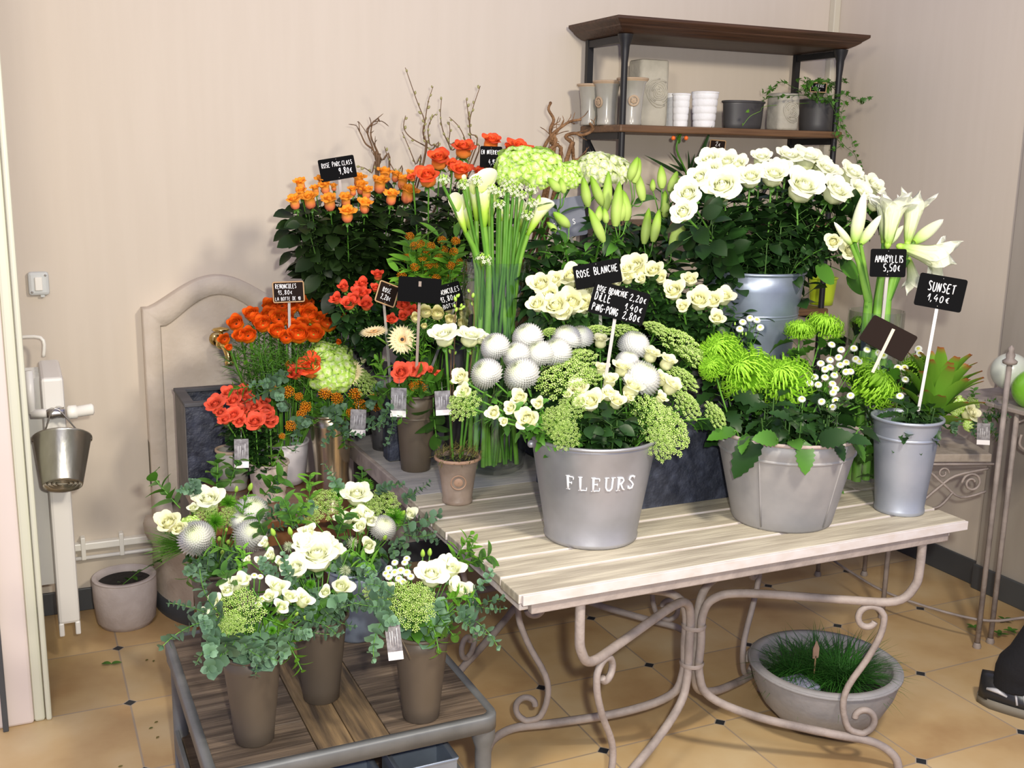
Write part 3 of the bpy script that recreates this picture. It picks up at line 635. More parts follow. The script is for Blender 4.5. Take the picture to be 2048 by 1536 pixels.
def ornitho(name, seed=1):
    r = random.Random(seed); q = MB()
    for k in range(22):
        t = (k+.5)/22; z = .95-.9*t; rr = math.sqrt(max(0, 1-z*z))*.72; a = k*GA; d = Vector((rr*math.cos(a), rr*math.sin(a), z*.9+.05))
        q.mi = 1; q.tube([(0, 0, -.5+.5*z), d*.85], .03, 3, False)
        if k < 7: q.mi = 1; q.ball(d*.9, .11, 6, 4, 1.5)
        else: q.mi = 0; floret(q, d, d+Vector((0, 0, .1)), .36, 6, .75, .20, spin=r.random()*3, angs=[35, 10], rows=2, dark=2)
    return q.mesh(name, [m_star, m_budg, m_dark])
def calla_bloom(name, seed=1, spread=1.):
    q = MB(); rows = []; tp = []; N = 26; K = 12
    for i in range(K+1):
        v = i/K; row = []
        for j in range(N+1):
            u = -1+2*j/N; th = u*PI*1.08; front = abs(u)
            back = (1-front)
            h = v*(.62+.50*math.cos(u*PI*.5)**1.5)
            r = .035+.13*v**.8+.16*spread*max(0, v-.62)**1.4*(1.4+.6*back)
            if front > .85: r *= .93
            flare = max(0, v-.75)*.5*back*spread
            x = r*math.cos(th)+flare*.7; y = r*math.sin(th); row.append((x, y, h*1.0-flare*.25)); tp.append(v)
        rows.append(row)
    q.grid(rows, tp); q.mi = 1; q.tube([(0, 0, .1), (0, 0, .55)], [.028, .02], 8)
    return q.mesh(name, [m_calla, m_spadix])
def trumpet(name, m, open_=1., n=6, W=.26, L=1.):
    q = MB()
    for k in range(n): petal(q, 2*PI*k/n+(.1 if k % 2 else 0), L*(1 if k % 2 else .94), W, [64+8*(1-open_), 80, 82, 80-6*open_, 72-16*open_, 58-58*open_] if open_ > 0 else [42, 82, 96, 106], 9, 5, .045+.01*(k % 2), 0, True, rmin=.10, round_=.10, wexp=.7, point=1)
    if open_ > 0:
        q.mi = 1
        for k in range(5): q.tube([(0, 0, .2), (.05*math.cos(k*1.3), .05*math.sin(k*1.3), .5), (.07*math.cos(k*1.3), .07*math.sin(k*1.3), .62)], .008, 4)
    q.mi = 2; q.ball((0, 0, 0), .06, 8, 5, 1.4)
    return q.mesh(name, [m, m_yel, m_budg])
def spindle(name, m, r=.15, seg=12):
    q = MB(); rows = []; tp = []; K = 10
    for i in range(K+1):
        v = i/K; rr = r*(math.sin(PI*min(1, .10+.86*v**.85))**.75)*(1-.15*v)
        if i == K: rr = .004
        rows.append([((rr*(1-.10*abs(math.cos(1.5*a)) )*math.cos(a)), rr*(1-.10*abs(math.cos(1.5*a)))*math.sin(a), v) for a in [2*PI*k/seg for k in range(seg)]]); tp += [v]*seg
    q.grid(rows, tp, True)
    return q.mesh(name, [m])
def button_mum(name):
    q = MB()
    for ring, (n, L, el) in enumerate(((16, .55, -5), (15, .5, 15), (12, .40, 35))):
        for k in range(n): petal(q, 2*PI*(k+.5*ring)/n, L, .13, [el+10, el, el-30], 3, 3, .40-.05*ring, .0+.07*ring, False, wexp=.4, round_=.3)
    q.mi = 1; q.ball((0, 0, .10), .38, 12, 6, .55); q.mi = 2; q.ball((0, 0, -.12), .3, 8, 4, .7)
    return q.mesh(name, [ramp_mat('white_button_petal', [(0, (.75, .80, .40)), (.4, (.93, .93, .85)), (1, (.95, .95, .90))], trans=.2), m_yel, m_leafm])
def tuft(name, m, n=260, L=1., seed=3, w=.02, up=1.15):
    r = random.Random(seed); q = MB()
    for k in range(n):
        t = (k+.5)/n; z = 1-up*t; rr = math.sqrt(max(0, 1-z*z)); a = k*GA; d = Vector((rr*math.cos(a), rr*math.sin(a), z)); e = d*L*r.uniform(.75, 1)
        s_ = d.cross(Vector((r.uniform(-1, 1), r.uniform(-1, 1), r.uniform(-1, 1)))).normalized()*w
        q.add([d*.12-s_, d*.12+s_, e*.7+s_*.8, e*.7-s_*.8, e], [(0, 1, 2, 3), (3, 2, 4)], [0, 0, .6, .6, 1])
    return q.mesh(name, [m])
def leaf(q, base, d, up, L, W, n=5, fold=.25, droop=.3, wexp=.8, serr=0, skew=.85, blunt=.02):
    d = Vector(d).normalized(); side = d.cross(Vector(up)); 
    if side.length < 1e-3: side = d.cross(Vector((1, 0, .1)))
    side.normalize(); nn = side.cross(d).normalized(); p = Vector(base); rows = []; tp = []
    for i in range(n+1):
        v = i/n; wv = W*math.sin(PI*min(1, v**skew*.96+.04))**wexp if i < n else W*blunt
        if i == 0: wv = W*.12
        if serr and i % 2: wv *= 1-serr
        rows.append([p-side*wv+nn*fold*wv, p, p+side*wv+nn*fold*wv]); tp += [v]*3
        p = p+d*(L/n); a = droop/n; d = (d*math.cos(a)-nn*math.sin(a)).normalized(); nn = side.cross(d).normalized()
    q.grid(rows, tp); return q
def rvec(r, z0=-1, z1=1):
    a = r.uniform(0, 2*PI); z = r.uniform(z0, z1); s = math.sqrt(max(0, 1-z*z)); return Vector((s*math.cos(a), s*math.sin(a), z))
def foliage(name, m, n, top, bot, rad, L, W, seed=1, zr=(-.3, .5), droop=.5, serr=0, stems=True, fold=.25, sm=None, nseg=5):
    """leafy shoots hanging on a stem that runs down -Z from the origin"""
    r = random.Random(seed); q = MB()
    for k in range(n):
        z = -(top+(bot-top)*(k+.5)/n); a = k*GA+r.uniform(-.4, .4); rr = rad*r.uniform(.25, 1)
        d = Vector((math.cos(a), math.sin(a), r.uniform(*zr))); c = Vector((math.cos(a)*rr, math.sin(a)*rr, z+rr*.3)); s = r.uniform(.75, 1.2)
        if stems: q.mi = 1; q.tube([(0, 0, z-.01), c], .0012, 3, False); q.mi = 0
        up = Vector((r.uniform(-.6, .6), r.uniform(-.6, .6), 1))
        leaf(q, c, d, up, L*s, W*s, nseg, fold, droop*r.uniform(.3, 1.3), serr=serr)
    return q.mesh(name, [m, sm or m_stemd])
def euc_sprig(name, L=.22, pairs=10, leafr=.021, seed=1, bend=.9):
    r = random.Random(seed); q = MB(); pts = []; p = Vector((0, 0, 0)); d = Vector((0, 0, 1))
    for i in range(pairs*2+1):
        pts.append(p.copy()); p = p+d*(L/(pairs*2)); d = (Matrix.Rotation(bend/(pairs*2), 3, 'Y')@d+Vector((0, r.uniform(-.04, .04), 0))).normalized()
    q.mi = 1; q.tube(pts, .0016, 4, False); q.mi = 0
    for i in range(2, len(pts), 2):
        v = i/len(pts); t = (pts[i]-pts[i-1]).normalized(); a = i*.8+r.uniform(-.3, .3); sz = leafr*(1.15-.6*v)*r.uniform(.85, 1.15)
        x = t.cross(Vector((.2, 1, .1))).normalized(); y = t.cross(x)
        for sgn in (-1, 1):
            o = (x*math.cos(a)+y*math.sin(a))*sgn; leaf(q, pts[i], o+t*.45+rvec(r)*.15, t+rvec(r)*.5, sz*2, sz*.95, 4, .12, .2, wexp=.5, skew=1)
    leaf(q, pts[-1], d, (0, 1, 0), leafr*.9, leafr*.35, 3, .2, .2)
    return q.mesh(name, [m_eu, m_stem])
def long_sprig(name, m, n, L, Ll, Wl, seed=1, bend=.35, zr=.6):
    r = random.Random(seed); q = MB(); pts = []; p = Vector((0, 0, 0)); d = Vector((0, 0, 1))
    for i in range(n+1):
        pts.append(p.copy()); p = p+d*(L/n); d = (Matrix.Rotation(bend/n, 3, 'Y')@d).normalized()
    q.mi = 1; q.tube(pts, .0018, 4, False); q.mi = 0
    for i in range(1, n+1):
        a = i*GA; t = (pts[i]-pts[i-1]).normalized(); x = t.cross(Vector((.2, 1, .1))).normalized(); y = t.cross(x); o = x*math.cos(a)+y*math.sin(a)
        leaf(q, pts[i], o+t*zr, t, Ll*r.uniform(.7, 1.1)*(1-.3*i/n), Wl*(1-.3*i/n), 5, .2, .5)
    return q.mesh(name, [m, m_stem])

B_rw = [rose_bloom('rose_a', m_rose_w, 1.0, 26, 1.0, seed=s) for s in (1, 2, 3)]
B_rwb = [rose_bloom('rose_b', m_rose_cream, .75, 20, 1.15, 5, 5, seed=s) for s in (4, 5, 6)]
B_ro = [rose_bloom('rose_c', m_rose_o, 1.12, 19, 1.15, 6, 5, seed=s, wide=1.35, high=1.45) for s in (7, 8, 9)]
B_rbo = [rose_bloom('rose_d', m_rose_bo, .9, 20, 1.25, 6, 5, seed=s) for s in (10, 11)]
B_rrd = [rose_bloom('rose_e', m_rose_rd, .85, 16, 1.3, 5, 5, seed=s, wide=1.5) for s in (12, 13)]
B_rco = [rose_bloom('rose_f', m_rose_co, 1.0, 24, 1.0, 5, 5, seed=s) for s in (14, 15)]
B_rno = [ranunculus_bloom('ran_a', m_ran_o, 1), ranunculus_bloom('ran_b', m_ran_o, 2, True)]
B_rnw = [ranunculus_bloom('ran_c', m_ran_w, 3)]
B_mum = [mum_bloom('mum_a', m_mum_w)]
B_spi = [spider_bloom('spider_a', m_spider, seed=s) for s in (5, 6)]
B_ger = gerbera_bloom('gerbera_a', m_gerb)
B_hyd = [hydrangea_head('hyd_a', m_hyd, 2)]; B_hydw = [hydrangea_head('hyd_b', m_hydw, 3)]
B_umb = [umbel('umbel_a', m_dill, seed=s) for s in (4, 5)]
B_mil = [milkweed('milk_a', s) for s in (1, 2)]
B_orn = [ornitho('orn_a', s) for s in (1, 2)]
B_cal = [calla_bloom('calla_a', 1, .65), calla_bloom('calla_b', 2, .35)]
B_ama = trumpet('amaryllis_a', m_amar, .72, W=.30); B_amah = trumpet('amaryllis_b', m_amar, .30, W=.28); B_amab = spindle('amaryllis_c', m_amar, .14)
B_lil = spindle('lily_a', m_lily, .155); B_free = rose_bloom('freesia_a', m_rose_w, 1.0, 8, .8, 5, 5, seed=33, wide=1.35, high=1.1)
B_btn = button_mum('button_a'); B_tuft = tuft('tuft_a', m_dian)
B_bud = spindle('bud_a', m_budg, .26)
Fo_dark = [foliage('fo_dark', m_leafd, 30, .015, .30, .055, .058, .021, s) for s in (1, 2, 3)]
Fo_bronze = [foliage('fo_bronze', m_leafb, 34, .02, .36, .05, .062, .023, s) for s in (4, 5, 6)]
Fo_mid = [foliage('fo_mid', m_leafm, 11, .04, .22, .03, .04, .012, s, serr=.3) for s in (7, 8)]
Fo_mum = [foliage('fo_mum', m_leafm, 10, .02, .18, .03, .075, .022, s, serr=.45, nseg=9, droop=.9) for s in (9, 10)]
Fo_mumd = [foliage('fo_mumd', m_leafd, 9, .04, .20, .03, .085, .024, s, serr=.4, nseg=9, droop=1.1) for s in (11, 12)]
Fo_lily = [foliage('fo_lily', m_leafm, 16, -.02, .30, .012, .11, .016, s, zr=(.1, .9), droop=1.2, nseg=7) for s in (13, 14)]
Fo_lilyd = [foliage('fo_lilyd', m_leafd, 24, .02, .34, .015, .12, .018, s, zr=(-.3, .5), droop=1.1, nseg=7) for s in (15, 16)]
Fo_feath = [foliage('fo_feath', m_leafm, 60, .02, .20, .02, .045, .0022, s, zr=(.2, 1), stems=False) for s in (17, 18)]
Fo_spear = [foliage('fo_spear', m_leafl, 16, -.01, .18, .012, .06, .0085, s, zr=(.2, .9), droop=.5) for s in (19, 20)]
E_long = [euc_sprig('euc_a', .22, 9, .0225, s, .9) for s in (1, 2, 3)]
E_short = [euc_sprig('euc_b', .11, 5, .026, s, .6) for s in (4, 5)]
Sp_lf = [long_sprig('spr_a', m_leafl, 12, .10, .055, .009, s) for s in (1, 2)]
Sp_dk = [long_sprig('spr_b', m_leafm, 9, .09, .065, .018, s) for s in (3, 4)]

def flower(name, label, cat, group, pos, base, rim, bloom, size, face, fol=None, fscale=1., stem_r=.0025, sm=None, bloom_name='bloom', extra=(), fol_off=0, bend=True):
    """one cut flower: an Empty at its foot, with stem, bloom and leaves as parts"""
    pos, base = Vector(pos), Vector(base)
    t = thing(name, label, cat, base, group)
    pts = smooth_path([base, Vector(rim), pos], 4) if rim is not None else [base, pos]
    loc = [p-base for p in pts]
    q = MB(); q.tube(loc, stem_r, 5, False); s = q.build('stem', sm or m_stem, t, local=True)
    d = (pts[-1]-pts[-2]).normalized()
    f = Vector(face).normalized(); 
    inst(bloom_name, bloom, t, TRS(pos-base, f, size, R_.uniform(0, 6.28)))
    if fol is not None:
        inst('foliage', fol, t, TRS(pos-base-d*fol_off, d, fscale, R_.uniform(0, 6.28)))
    for nm, me, off, dd, sc in extra:
        inst(nm, me, t, TRS(pos-base+Vector(off), dd, sc, R_.uniform(0, 6.28)))
    return t
def zm(ox, oy, sc): return lambda x, y: (ox+x*sc, oy+y*sc)
def rim_point(c, r, z, pos, k=.75):
    v = Vector((pos[0]-c[0], pos[1]-c[1])); L = v.length
    if L > 1e-6: v = v*(min(L, r*k)/L)
    return Vector((c[0]+v.x, c[1]+v.y, z))
def tocam(p): return (CAM-Vector(p)).normalized()
def bunch(items, fz, yfun, c, vr, vz, fz0, blooms, name, label, cat, group, fols, fscale=1, faceup=.45, out=.9, cen=None, sizef=1.0, stem_r=.0025, sm=None, fol_off=0, bn='bloom', pushy=0, cam_w=.85):
    """items: (x, y, radius) read in a view of the photo; c: vessel centre, vr/vz rim radius and height, fz0 vessel floor"""
    res = []
    for i, it in enumerate(items):
        u, v = fz(it[0], it[1]); y = yfun(u, v)
        p = Py(u, v, y); size = msize(it[2]*(fz(1, 0)[0]-fz(0, 0)[0]), p)*sizef
        C = Vector(cen) if cen else Vector((c[0], c[1], vz))
        o = (p-C).normalized(); f = o*out+Vector((0, 0, faceup))+tocam(p)*cam_w
        f.normalize(); p2 = p-f*size*.45
        a = R_.uniform(0, 6.28); rr = vr*.45*math.sqrt(R_.random()); base = Vector((c[0]+rr*math.cos(a), c[1]+rr*math.sin(a), fz0+.012))
        rp = rim_point(c, vr, vz-.01, p2)
        lb = it[3] if len(it) > 3 else label; g = group if len(it) <= 3 else None
        res.append(flower(name, lb, cat, g, p2, base, rp, R_.choice(blooms), size, f, R_.choice(fols) if fols else None, fscale, stem_r, sm, bn, fol_off=fol_off))
    return res
# ------------------------------------------------------------------ chalk lettering drawn as strokes
FONT = {
 'A': [[(0, 0), (.28, 1), (.56, 0)], [(.1, .38), (.5, .42)]], 'B': [[(.05, 0), (.05, 1), (.4, .9), (.4, .62), (.05, .52), (.46, .42), (.46, .08), (.05, 0)]],
 'C': [[(.5, .85), (.3, 1), (.06, .7), (.05, .3), (.25, 0), (.5, .15)]], 'D': [[(.05, 0), (.08, 1), (.4, .85), (.5, .45), (.35, .1), (.05, 0)]],
 'E': [[(.5, .98), (.08, .92), (.05, .02), (.48, .05)], [(.07, .5), (.4, .55)]], 'F': [[(.5, 1), (.08, .95), (.05, 0)], [(.07, .5), (.4, .54)]],
 'G': [[(.5, .85), (.25, 1), (.05, .5), (.25, 0), (.5, .15), (.5, .45), (.3, .45)]], 'H': [[(.05, 0), (.08, 1)], [(.48, 0), (.5, 1)], [(.06, .5), (.5, .52)]],
 'I': [[(.2, 0), (.22, 1)]], 'i': [[(.2, 0), (.22, .62)], [(.23, .85), (.24, .92)]], 'L': [[(.08, 1), (.05, .02), (.46, .05)]], 'M': [[(.02, 0), (.1, 1), (.3, .4), (.52, 1), (.6, 0)]],
 'N': [[(.04, 0), (.08, 1), (.46, .02), (.5, 1)]], 'O': [[(.28, 1), (.06, .7), (.06, .3), (.28, 0), (.5, .3), (.5, .7), (.28, 1)]],
 'P': [[(.05, 0), (.08, 1), (.45, .9), (.45, .6), (.07, .48)]], 'R': [[(.05, 0), (.08, 1), (.45, .88), (.42, .6), (.07, .5), (.5, 0)]],
 'S': [[(.48, .88), (.2, 1), (.08, .75), (.45, .35), (.35, .05), (.05, .1)]], 'T': [[(0, .92), (.56, 1)], [(.28, .96), (.26, 0)]],
 'U': [[(.06, 1), (.06, .25), (.25, 0), (.48, .25), (.5, 1)]], 'X': [[(.03, 0), (.5, 1)], [(.03, 1), (.5, 0)]], 'Y': [[(.03, 1), (.28, .5), (.52, 1)], [(.28, .5), (.25, 0)]],
 '0': [[(.25, .95), (.06, .6), (.1, .1), (.3, 0), (.46, .4), (.4, .85), (.25, .95)]], '1': [[(.0, .45), (.25, .95), (.22, 0)]], '2': [[(.05, .75), (.3, .98), (.42, .7), (.05, 0), (.5, .05)]],
 '3': [[(.05, .92), (.4, .9), (.18, .55), (.45, .3), (.25, 0), (.03, .1)]], '4': [[(.3, .95), (.03, .35), (.5, .4)], [(.38, .6), (.34, 0)]], '5': [[(.48, .95), (.12, .95), (.08, .55), (.42, .4), (.35, .05), (.03, .05)]],
 '6': [[(.42, .95), (.1, .5), (.1, .1), (.35, 0), (.42, .3), (.1, .35)]], '8': [[(.28, .52), (.08, .75), (.28, .98), (.45, .75), (.08, .25), (.25, 0), (.46, .22), (.28, .52)]],
 '9': [[(.42, .65), (.15, .5), (.12, .85), (.4, .95), (.42, .6), (.3, 0)]], ',': [[(.12, .08), (.03, -.18)]], '-': [[(.05, .45), (.4, .48)]], '.': [[(.1, .0), (.12, .05)]], "'": [[(.12, 1), (.08, .8)]],
 'c': [[(.50, .9), (.25, .8), (.12, .5), (.25, .15), (.5, .1)], [(.0, .6), (.4, .62)], [(.0, .4), (.36, .42)]]}
def write(q, txt, x, z, h, R, adv=.72, wob=None, thick=.06):
    r = wob or random.Random(len(txt)); cx = x; xs = min(1., adv/.74)
    for ch in txt:
        if ch != ' ':
            k = 'c' if ch == '€' else ch; sc = h*(.8 if ch == '€' else 1)*r.uniform(.93, 1.07); dz = r.uniform(-.04, .04)*h
            for st in FONT[k]:
                p = [R(cx+a*sc*xs, z+dz+b*sc) for a, b in st]
                q.tube(smooth_path(p, 3) if len(p) > 2 else p, h*thick, 5, True)
        cx += h*adv*(.55 if ch in ",.i'I1" else 1)
    return cx
def text_width(txt, h, adv=.72): return sum(h*adv*(.55 if ch in ",.i'I1" else 1) for ch in txt)
def price_sign(label, cpx, wpx, hpx, roll, Y, lines, board=None, frame=False, stake_to=None, yaw=0, back=False, stake_dx=0, pitch=0, name='price_sign', stake_m=None):
    """lines: (text, left fraction, baseline fraction, height fraction, width fraction)"""
    c = Py(cpx[0], cpx[1], Y); wd = msize(wpx, c); ht = msize(hpx, c)
    f = CAM-c; f.z = 0; f.normalize(); yaw0 = math.atan2(-f.x, f.y)+PI   # local -Y looks at the camera
    yawr = math.atan2(f.x, -f.y)
    Rm = Matrix.Rotation(yawr+math.radians(yaw), 3, 'Z') @ Matrix.Rotation(math.radians(pitch-6), 3, 'X') @ Matrix.Rotation(math.radians(-roll), 3, 'Y')
    X = Rm@Vector((1, 0, 0)); Z = Rm@Vector((0, 0, 1)); N = Rm@Vector((0, -1, 0))
    if stake_to: sb = Vector(stake_to)
    else: sb = c - Z*ht*2
    t = thing(name, label, 'price sign', sb)
    q = MB(); o = rrect(-wd/2, wd/2, -ht/2, ht/2, ht*.07, 3); nn = len(o)
    vs = [c+X*a+Z*b+N*.0015 for a, b in o]+[c+X*a+Z*b-N*.0015 for a, b in o]
    q.add(vs, [tuple(range(nn)), tuple(range(nn, 2*nn))[::-1]]+[(i, nn+i, nn+(i+1) % nn, (i+1) % nn) for i in range(nn)])
    q.build('board', board or m_slateb, t, False)
    if frame:
        q = MB(); pts = [c+X*a+Z*b+N*.001 for a, b in o]; q.tube(pts+[pts[0]], .0022, 6); q.build('frame', m_framew, t)
    if lines and not back:
        q = MB()
        for tx, lf, bf, hf, wf in lines:
            h = ht*hf; tw = text_width(tx, h); ad = .72*min(1.6, max(.3, wf*wd/tw))
            write(q, tx, -wd/2+lf*wd, -ht/2+bf*ht, h, lambda a, b: c+X*a+Z*b+N*.0022, ad)
        q.build('lettering', m_chalk, t, label='white handwritten chalk lettering')
    dz = ht*.46
    q = MB(); top = c-Z*(dz if not back else -dz*.75)+X*stake_dx-N*.0022*(1 if not back else -1.5)
    sd = (top-sb).normalized(); sx = sd.cross(N).normalized()*.0040; sn = N*.0011
    q.add([p+a*sx+b*sn for p in (sb, top) for a, b in ((-1, -1), (1, -1), (1, 1), (-1, 1))], [(0, 1, 5, 4), (1, 2, 6, 5), (2, 3, 7, 6), (3, 0, 4, 7), (0, 3, 2, 1), (4, 5, 6, 7)])
    q.build('stake', stake_m or m_stake, t, False)
    if not back:
        for b in (-.42, .42): MB().ball(c+Z*ht*b+N*.002, .0014, 6, 4).build('rivet', m_chrome, t)
    return t
def hang_tag(label, px, Y, wpx=30, hpx=66, roll=0, cord=None):
    c = Py(px[0], px[1], Y); wd = msize(wpx, c); ht = msize(hpx, c); f = CAM-c; f.z = 0; f.normalize()
    Rm = Matrix.Rotation(math.atan2(f.x, -f.y), 3, 'Z') @ Matrix.Rotation(math.radians(-roll), 3, 'Y'); X = Rm@Vector((1, 0, 0)); Z = Rm@Vector((0, 0, 1)); N = Rm@Vector((0, -1, 0))
    t = thing('hang_tag', label, 'tag', c)
    def slab(z0, z1, m, nm):
        q = MB(); q.add([c+X*a+Z*b+N*k for k in (.0006, -.0006) for a, b in ((-wd/2, z0), (wd/2, z0), (wd/2, z1), (-wd/2, z1))], [(0, 1, 2, 3), (7, 6, 5, 4), (0, 4, 5, 1), (1, 5, 6, 2), (2, 6, 7, 3), (3, 7, 4, 0)]); q.build(nm, m, t, False)
    slab(-ht*.28, ht*.5, m_tagd, 'printed_card'); slab(-ht*.5, -ht*.28, m_tagw, 'price_strip')
    q = MB(); r = random.Random(3)
    for k in range(4): q.tube([c+X*(wd*(-.25+.16*k))+Z*(ht*r.uniform(-.2, -.05))+N*.001, c+X*(wd*(-.25+.16*k+.03))+Z*(ht*r.uniform(.1, .38))+N*.001], .0006, 4)
    q.build('print', m_chalk, t)
    e = Vector(cord) if cord else c+Z*ht*.8-N*.02
    q = MB(); q.tube(smooth_path([c+Z*ht*.48, c+Z*ht*.62, e], 3), .0008, 5); q.build('cord', m_chrome, t)
    return t

# ------------------------------------------------------------------ buckets and vases that can be seen
fl_c = Vector((1.262, 2.238, TZ))
fl = vessel('engraved_bucket', 'large galvanised bucket lettered FLEURS at the front edge of the slatted table', 'bucket', fl_c,
    [(.112, 0), (.117, .004), (.118, .012), (.116, .016), (.125, .075), (.136, .14), (.147, .205), (.154, .250), (.1555, .262)], m_zinc)
def on_cone(cc, r0, r1, h, ang, z, out=.0):
    r = r0+(r1-r0)*z/h+out; return Vector((cc.x+r*math.cos(ang), cc.y+r*math.sin(ang), cc.z+z))
face_ang = math.atan2(-fl_c.y, -fl_c.x)
# serif capitals built from slabs that follow the curved wall
SER = {'F': [('v', .12, 0, 1), ('h', .12, .92, .55), ('h', .14, .48, .42), ('s', .12, 0), ('s', .12, 1), ('t', .55, .92, .74), ('t', .42, .58, .40)],
 'L': [('v', .12, 0, 1), ('h', .12, .0, .58), ('s', .12, 1), ('s', .12, 0), ('t', .58, .02, .24)],
 'E': [('v', .12, 0, 1), ('h', .12, .92, .56), ('h', .14, .48, .42), ('h', .12, .0, .58), ('s', .12, 0), ('s', .12, 1), ('t', .56, .92, .74), ('t', .58, .02, .24), ('t', .42, .58, .40)],
 'U': [('p', [(.14, 1), (.14, .3), (.24, .06), (.42, .03), (.56, .2), (.58, 1)]), ('s', .14, 1), ('s', .58, 1)],
 'R': [('v', .12, 0, 1), ('p', [(.12, .95), (.42, .93), (.52, .74), (.40, .52), (.14, .50)]), ('p', [(.32, .5), (.5, .1), (.64, .0)]), ('s', .12, 0), ('s', .12, 1)],
 'S': [('p', [(.52, .78), (.40, .96), (.20, .95), (.10, .74), (.30, .54), (.50, .32), (.42, .06), (.20, .03), (.08, .2)]), ('t', .53, .95, .72), ('t', .07, .04, .28)]}
q = MB(); h = .034; cx = 0; adv = .0290
def cyl(x, z): return on_cone(fl_c, .118, .1555, .262, face_ang+.20+(x-.088)/.135, .158+z, .0008)
def wstroke(p, wdt):
    q.tube([cyl(a*h+cx, b*h) for a, b in p], wdt*h, 6)
for ch in 'FLEURS':
    for e in SER[ch]:
        if e[0] == 'v': wstroke([(e[1]+.04, e[2]), (e[1]+.04, .5), (e[1]+.04, e[3])], .085)
        elif e[0] == 'h': wstroke([(e[1], e[2]+.03), (e[3], e[2]+.03)], .035)
        elif e[0] == 's': wstroke([(e[1]-.10, e[2]), (e[1]+.18, e[2])], .03)
        elif e[0] == 't': wstroke([(e[1], e[2]), (e[1], e[3])], .035)
        else: wstroke(e[1], .062)
    cx += adv
q.build('lettering', m_letter, fl, label='white serif lettering reading FLEURS')
for sg in (-1, 1):
    a = face_ang+sg*1.45; p = on_cone(fl_c, .118, .1555, .262, a, .235, .003)
    MB().ball(p, .010, 10, 6).build('handle_lug', m_zinc, fl)
zi_c = Vector((1.800, 2.165, TZ))
zi = vessel('oval_zinc_tub', 'wide weathered grey zinc tub holding the green spider flowers', 'tub', zi_c, [(.128, 0), (.131, .006), (.136, .03)]+[(.136+(.186-.136)*k/6, .03+.215*k/6) for k in range(1, 7)], m_zincd, bands=[(.176, .195)], band_m=m_zincd, rim_m=m_rust)
for a in (face_ang-.55, face_ang+.75, face_ang+1.9, face_ang-1.9):
    q = MB(); q.tube([on_cone(zi_c, .131, .186, .245, a, z, -.0005) for z in (.01, .08, .16, .235)], .0022, 6); q.build('seam', m_zincd, zi)
p = on_cone(zi_c, .131, .186, .245, face_ang-1.35, .235, 0)
q = MB(); q.box(p, (.012, .05, .034)); q.build('ear', m_zincd, zi, False, .003)
ta_c = Vector((2.145, 2.095, TZ))
ta_ = vessel('tall_zinc_vase', 'tall plain pale zinc vase at the right end of the slatted table', 'vase', ta_c, [(.064, 0), (.0665, .003), (.066, .012), (.0645, .016)]+[(.0645+(.087-.0645)*k/6, .017+.228*k/6) for k in range(1, 7)]+[(.090, .258), (.091, .262)], m_zincl, bands=[(.086, .212)])
bl_c = Vector((1.965, 2.555, 1.0))
bl = vessel('blue_zinc_bucket', 'blue-grey zinc bucket on the slate trough full of large white roses', 'bucket', bl_c, [(.105, 0), (.107, .005), (.110, .02)]+[(.110+(.142-.110)*k/6, .02+.315*k/6) for k in range(1, 7)], m_zincb, bands=[(.128, .205), (.1295, .213)])
bv = []
def brown_vase(label, c):
    pr = cone_prof(.040, .062, .205, 6)
    v = vessel('brown_vase', label, 'vase', c, [(.039, 0), (.041, .002)]+[(r, z) for r, z in pr[1:]], m_brown, group=None, bands=[(.0565, .16)] if False else ())
    return v
BV = [Vector((.388, 2.115, CZ)), Vector((.748, 2.068, CZ)), Vector((.565, 2.235, CZ)), Vector((.395, 2.60, CZ)), Vector((1.052, 2.955, TZ-.004))]
brown_vase('taupe vase at the front left of the plank table under the eucalyptus bouquet', BV[0])
brown_vase('taupe vase at the front right of the plank table with a hanging tag', BV[1])
brown_vase('taupe vase in the middle of the plank table', BV[2])
brown_vase('taupe vase at the back left of the plank table, mostly hidden by its bouquet', BV[3])
vessel('brown_vase', 'taller taupe vase on the grey table holding coral roses', 'vase', BV[4], [(.042, 0), (.044, .002)]+cone_prof(.044, .063, .235, 6)[1:], m_brown, bands=[(.0575, .165)])
bb_c = Vector((.735, 2.52, CZ))
vessel('small_blue_bucket', 'small blue-grey bucket at the back right of the plank table', 'bucket', bb_c, [(.050, 0), (.052, .004), (.053, .01)]+cone_prof(.053, .075, .19, 5)[1:], m_zincb)
# small clay pot with a seal
sp_c = Vector((1.048, 2.605, TZ))
spt = vessel('clay_pot', 'small grey-brown glazed clay pot with a round seal and moss on top', 'pot', sp_c, [(.040, 0), (.042, .004), (.042, .010), (.040, .014), (.050, .085), (.057, .118), (.060, .122), (.060, .128)], m_terr, rim_m=m_terr_rim, soil=.118)
a = math.atan2(-sp_c.y, -sp_c.x)+.05; pc = on_cone(sp_c, .040, .058, .12, a, .070, .001); nrm = Vector((math.cos(a), math.sin(a), -.12))
q = MB(); q.lathe([(.021, 0), (.022, .002), (.0195, .003), (.018, .001)], 28); q.lathe([(.012, .001), (.008, .003), (.001, .0035)], 20); q.xf(Matrix.Translation(pc) @ rotz_to(nrm)); q.build('seal', m_terr_rim, spt)
q = MB(); r = random.Random(9)
for k in range(420):
    t_ = math.sqrt(r.random())*.066; b = r.uniform(0, 6.28); c = sp_c+Vector((t_*math.cos(b), t_*math.sin(b), .118+.03*(1-(t_/.066)**2)+r.uniform(0, .012))); d = rvec(r, -.2, 1)
    leaf(q, c, d, (r.random(), 0, 1), r.uniform(.012, .03), .0016, 2, 0, .6)
mo = q.build('moss', [m_moss], spt); mo['kind'] = 'stuff'

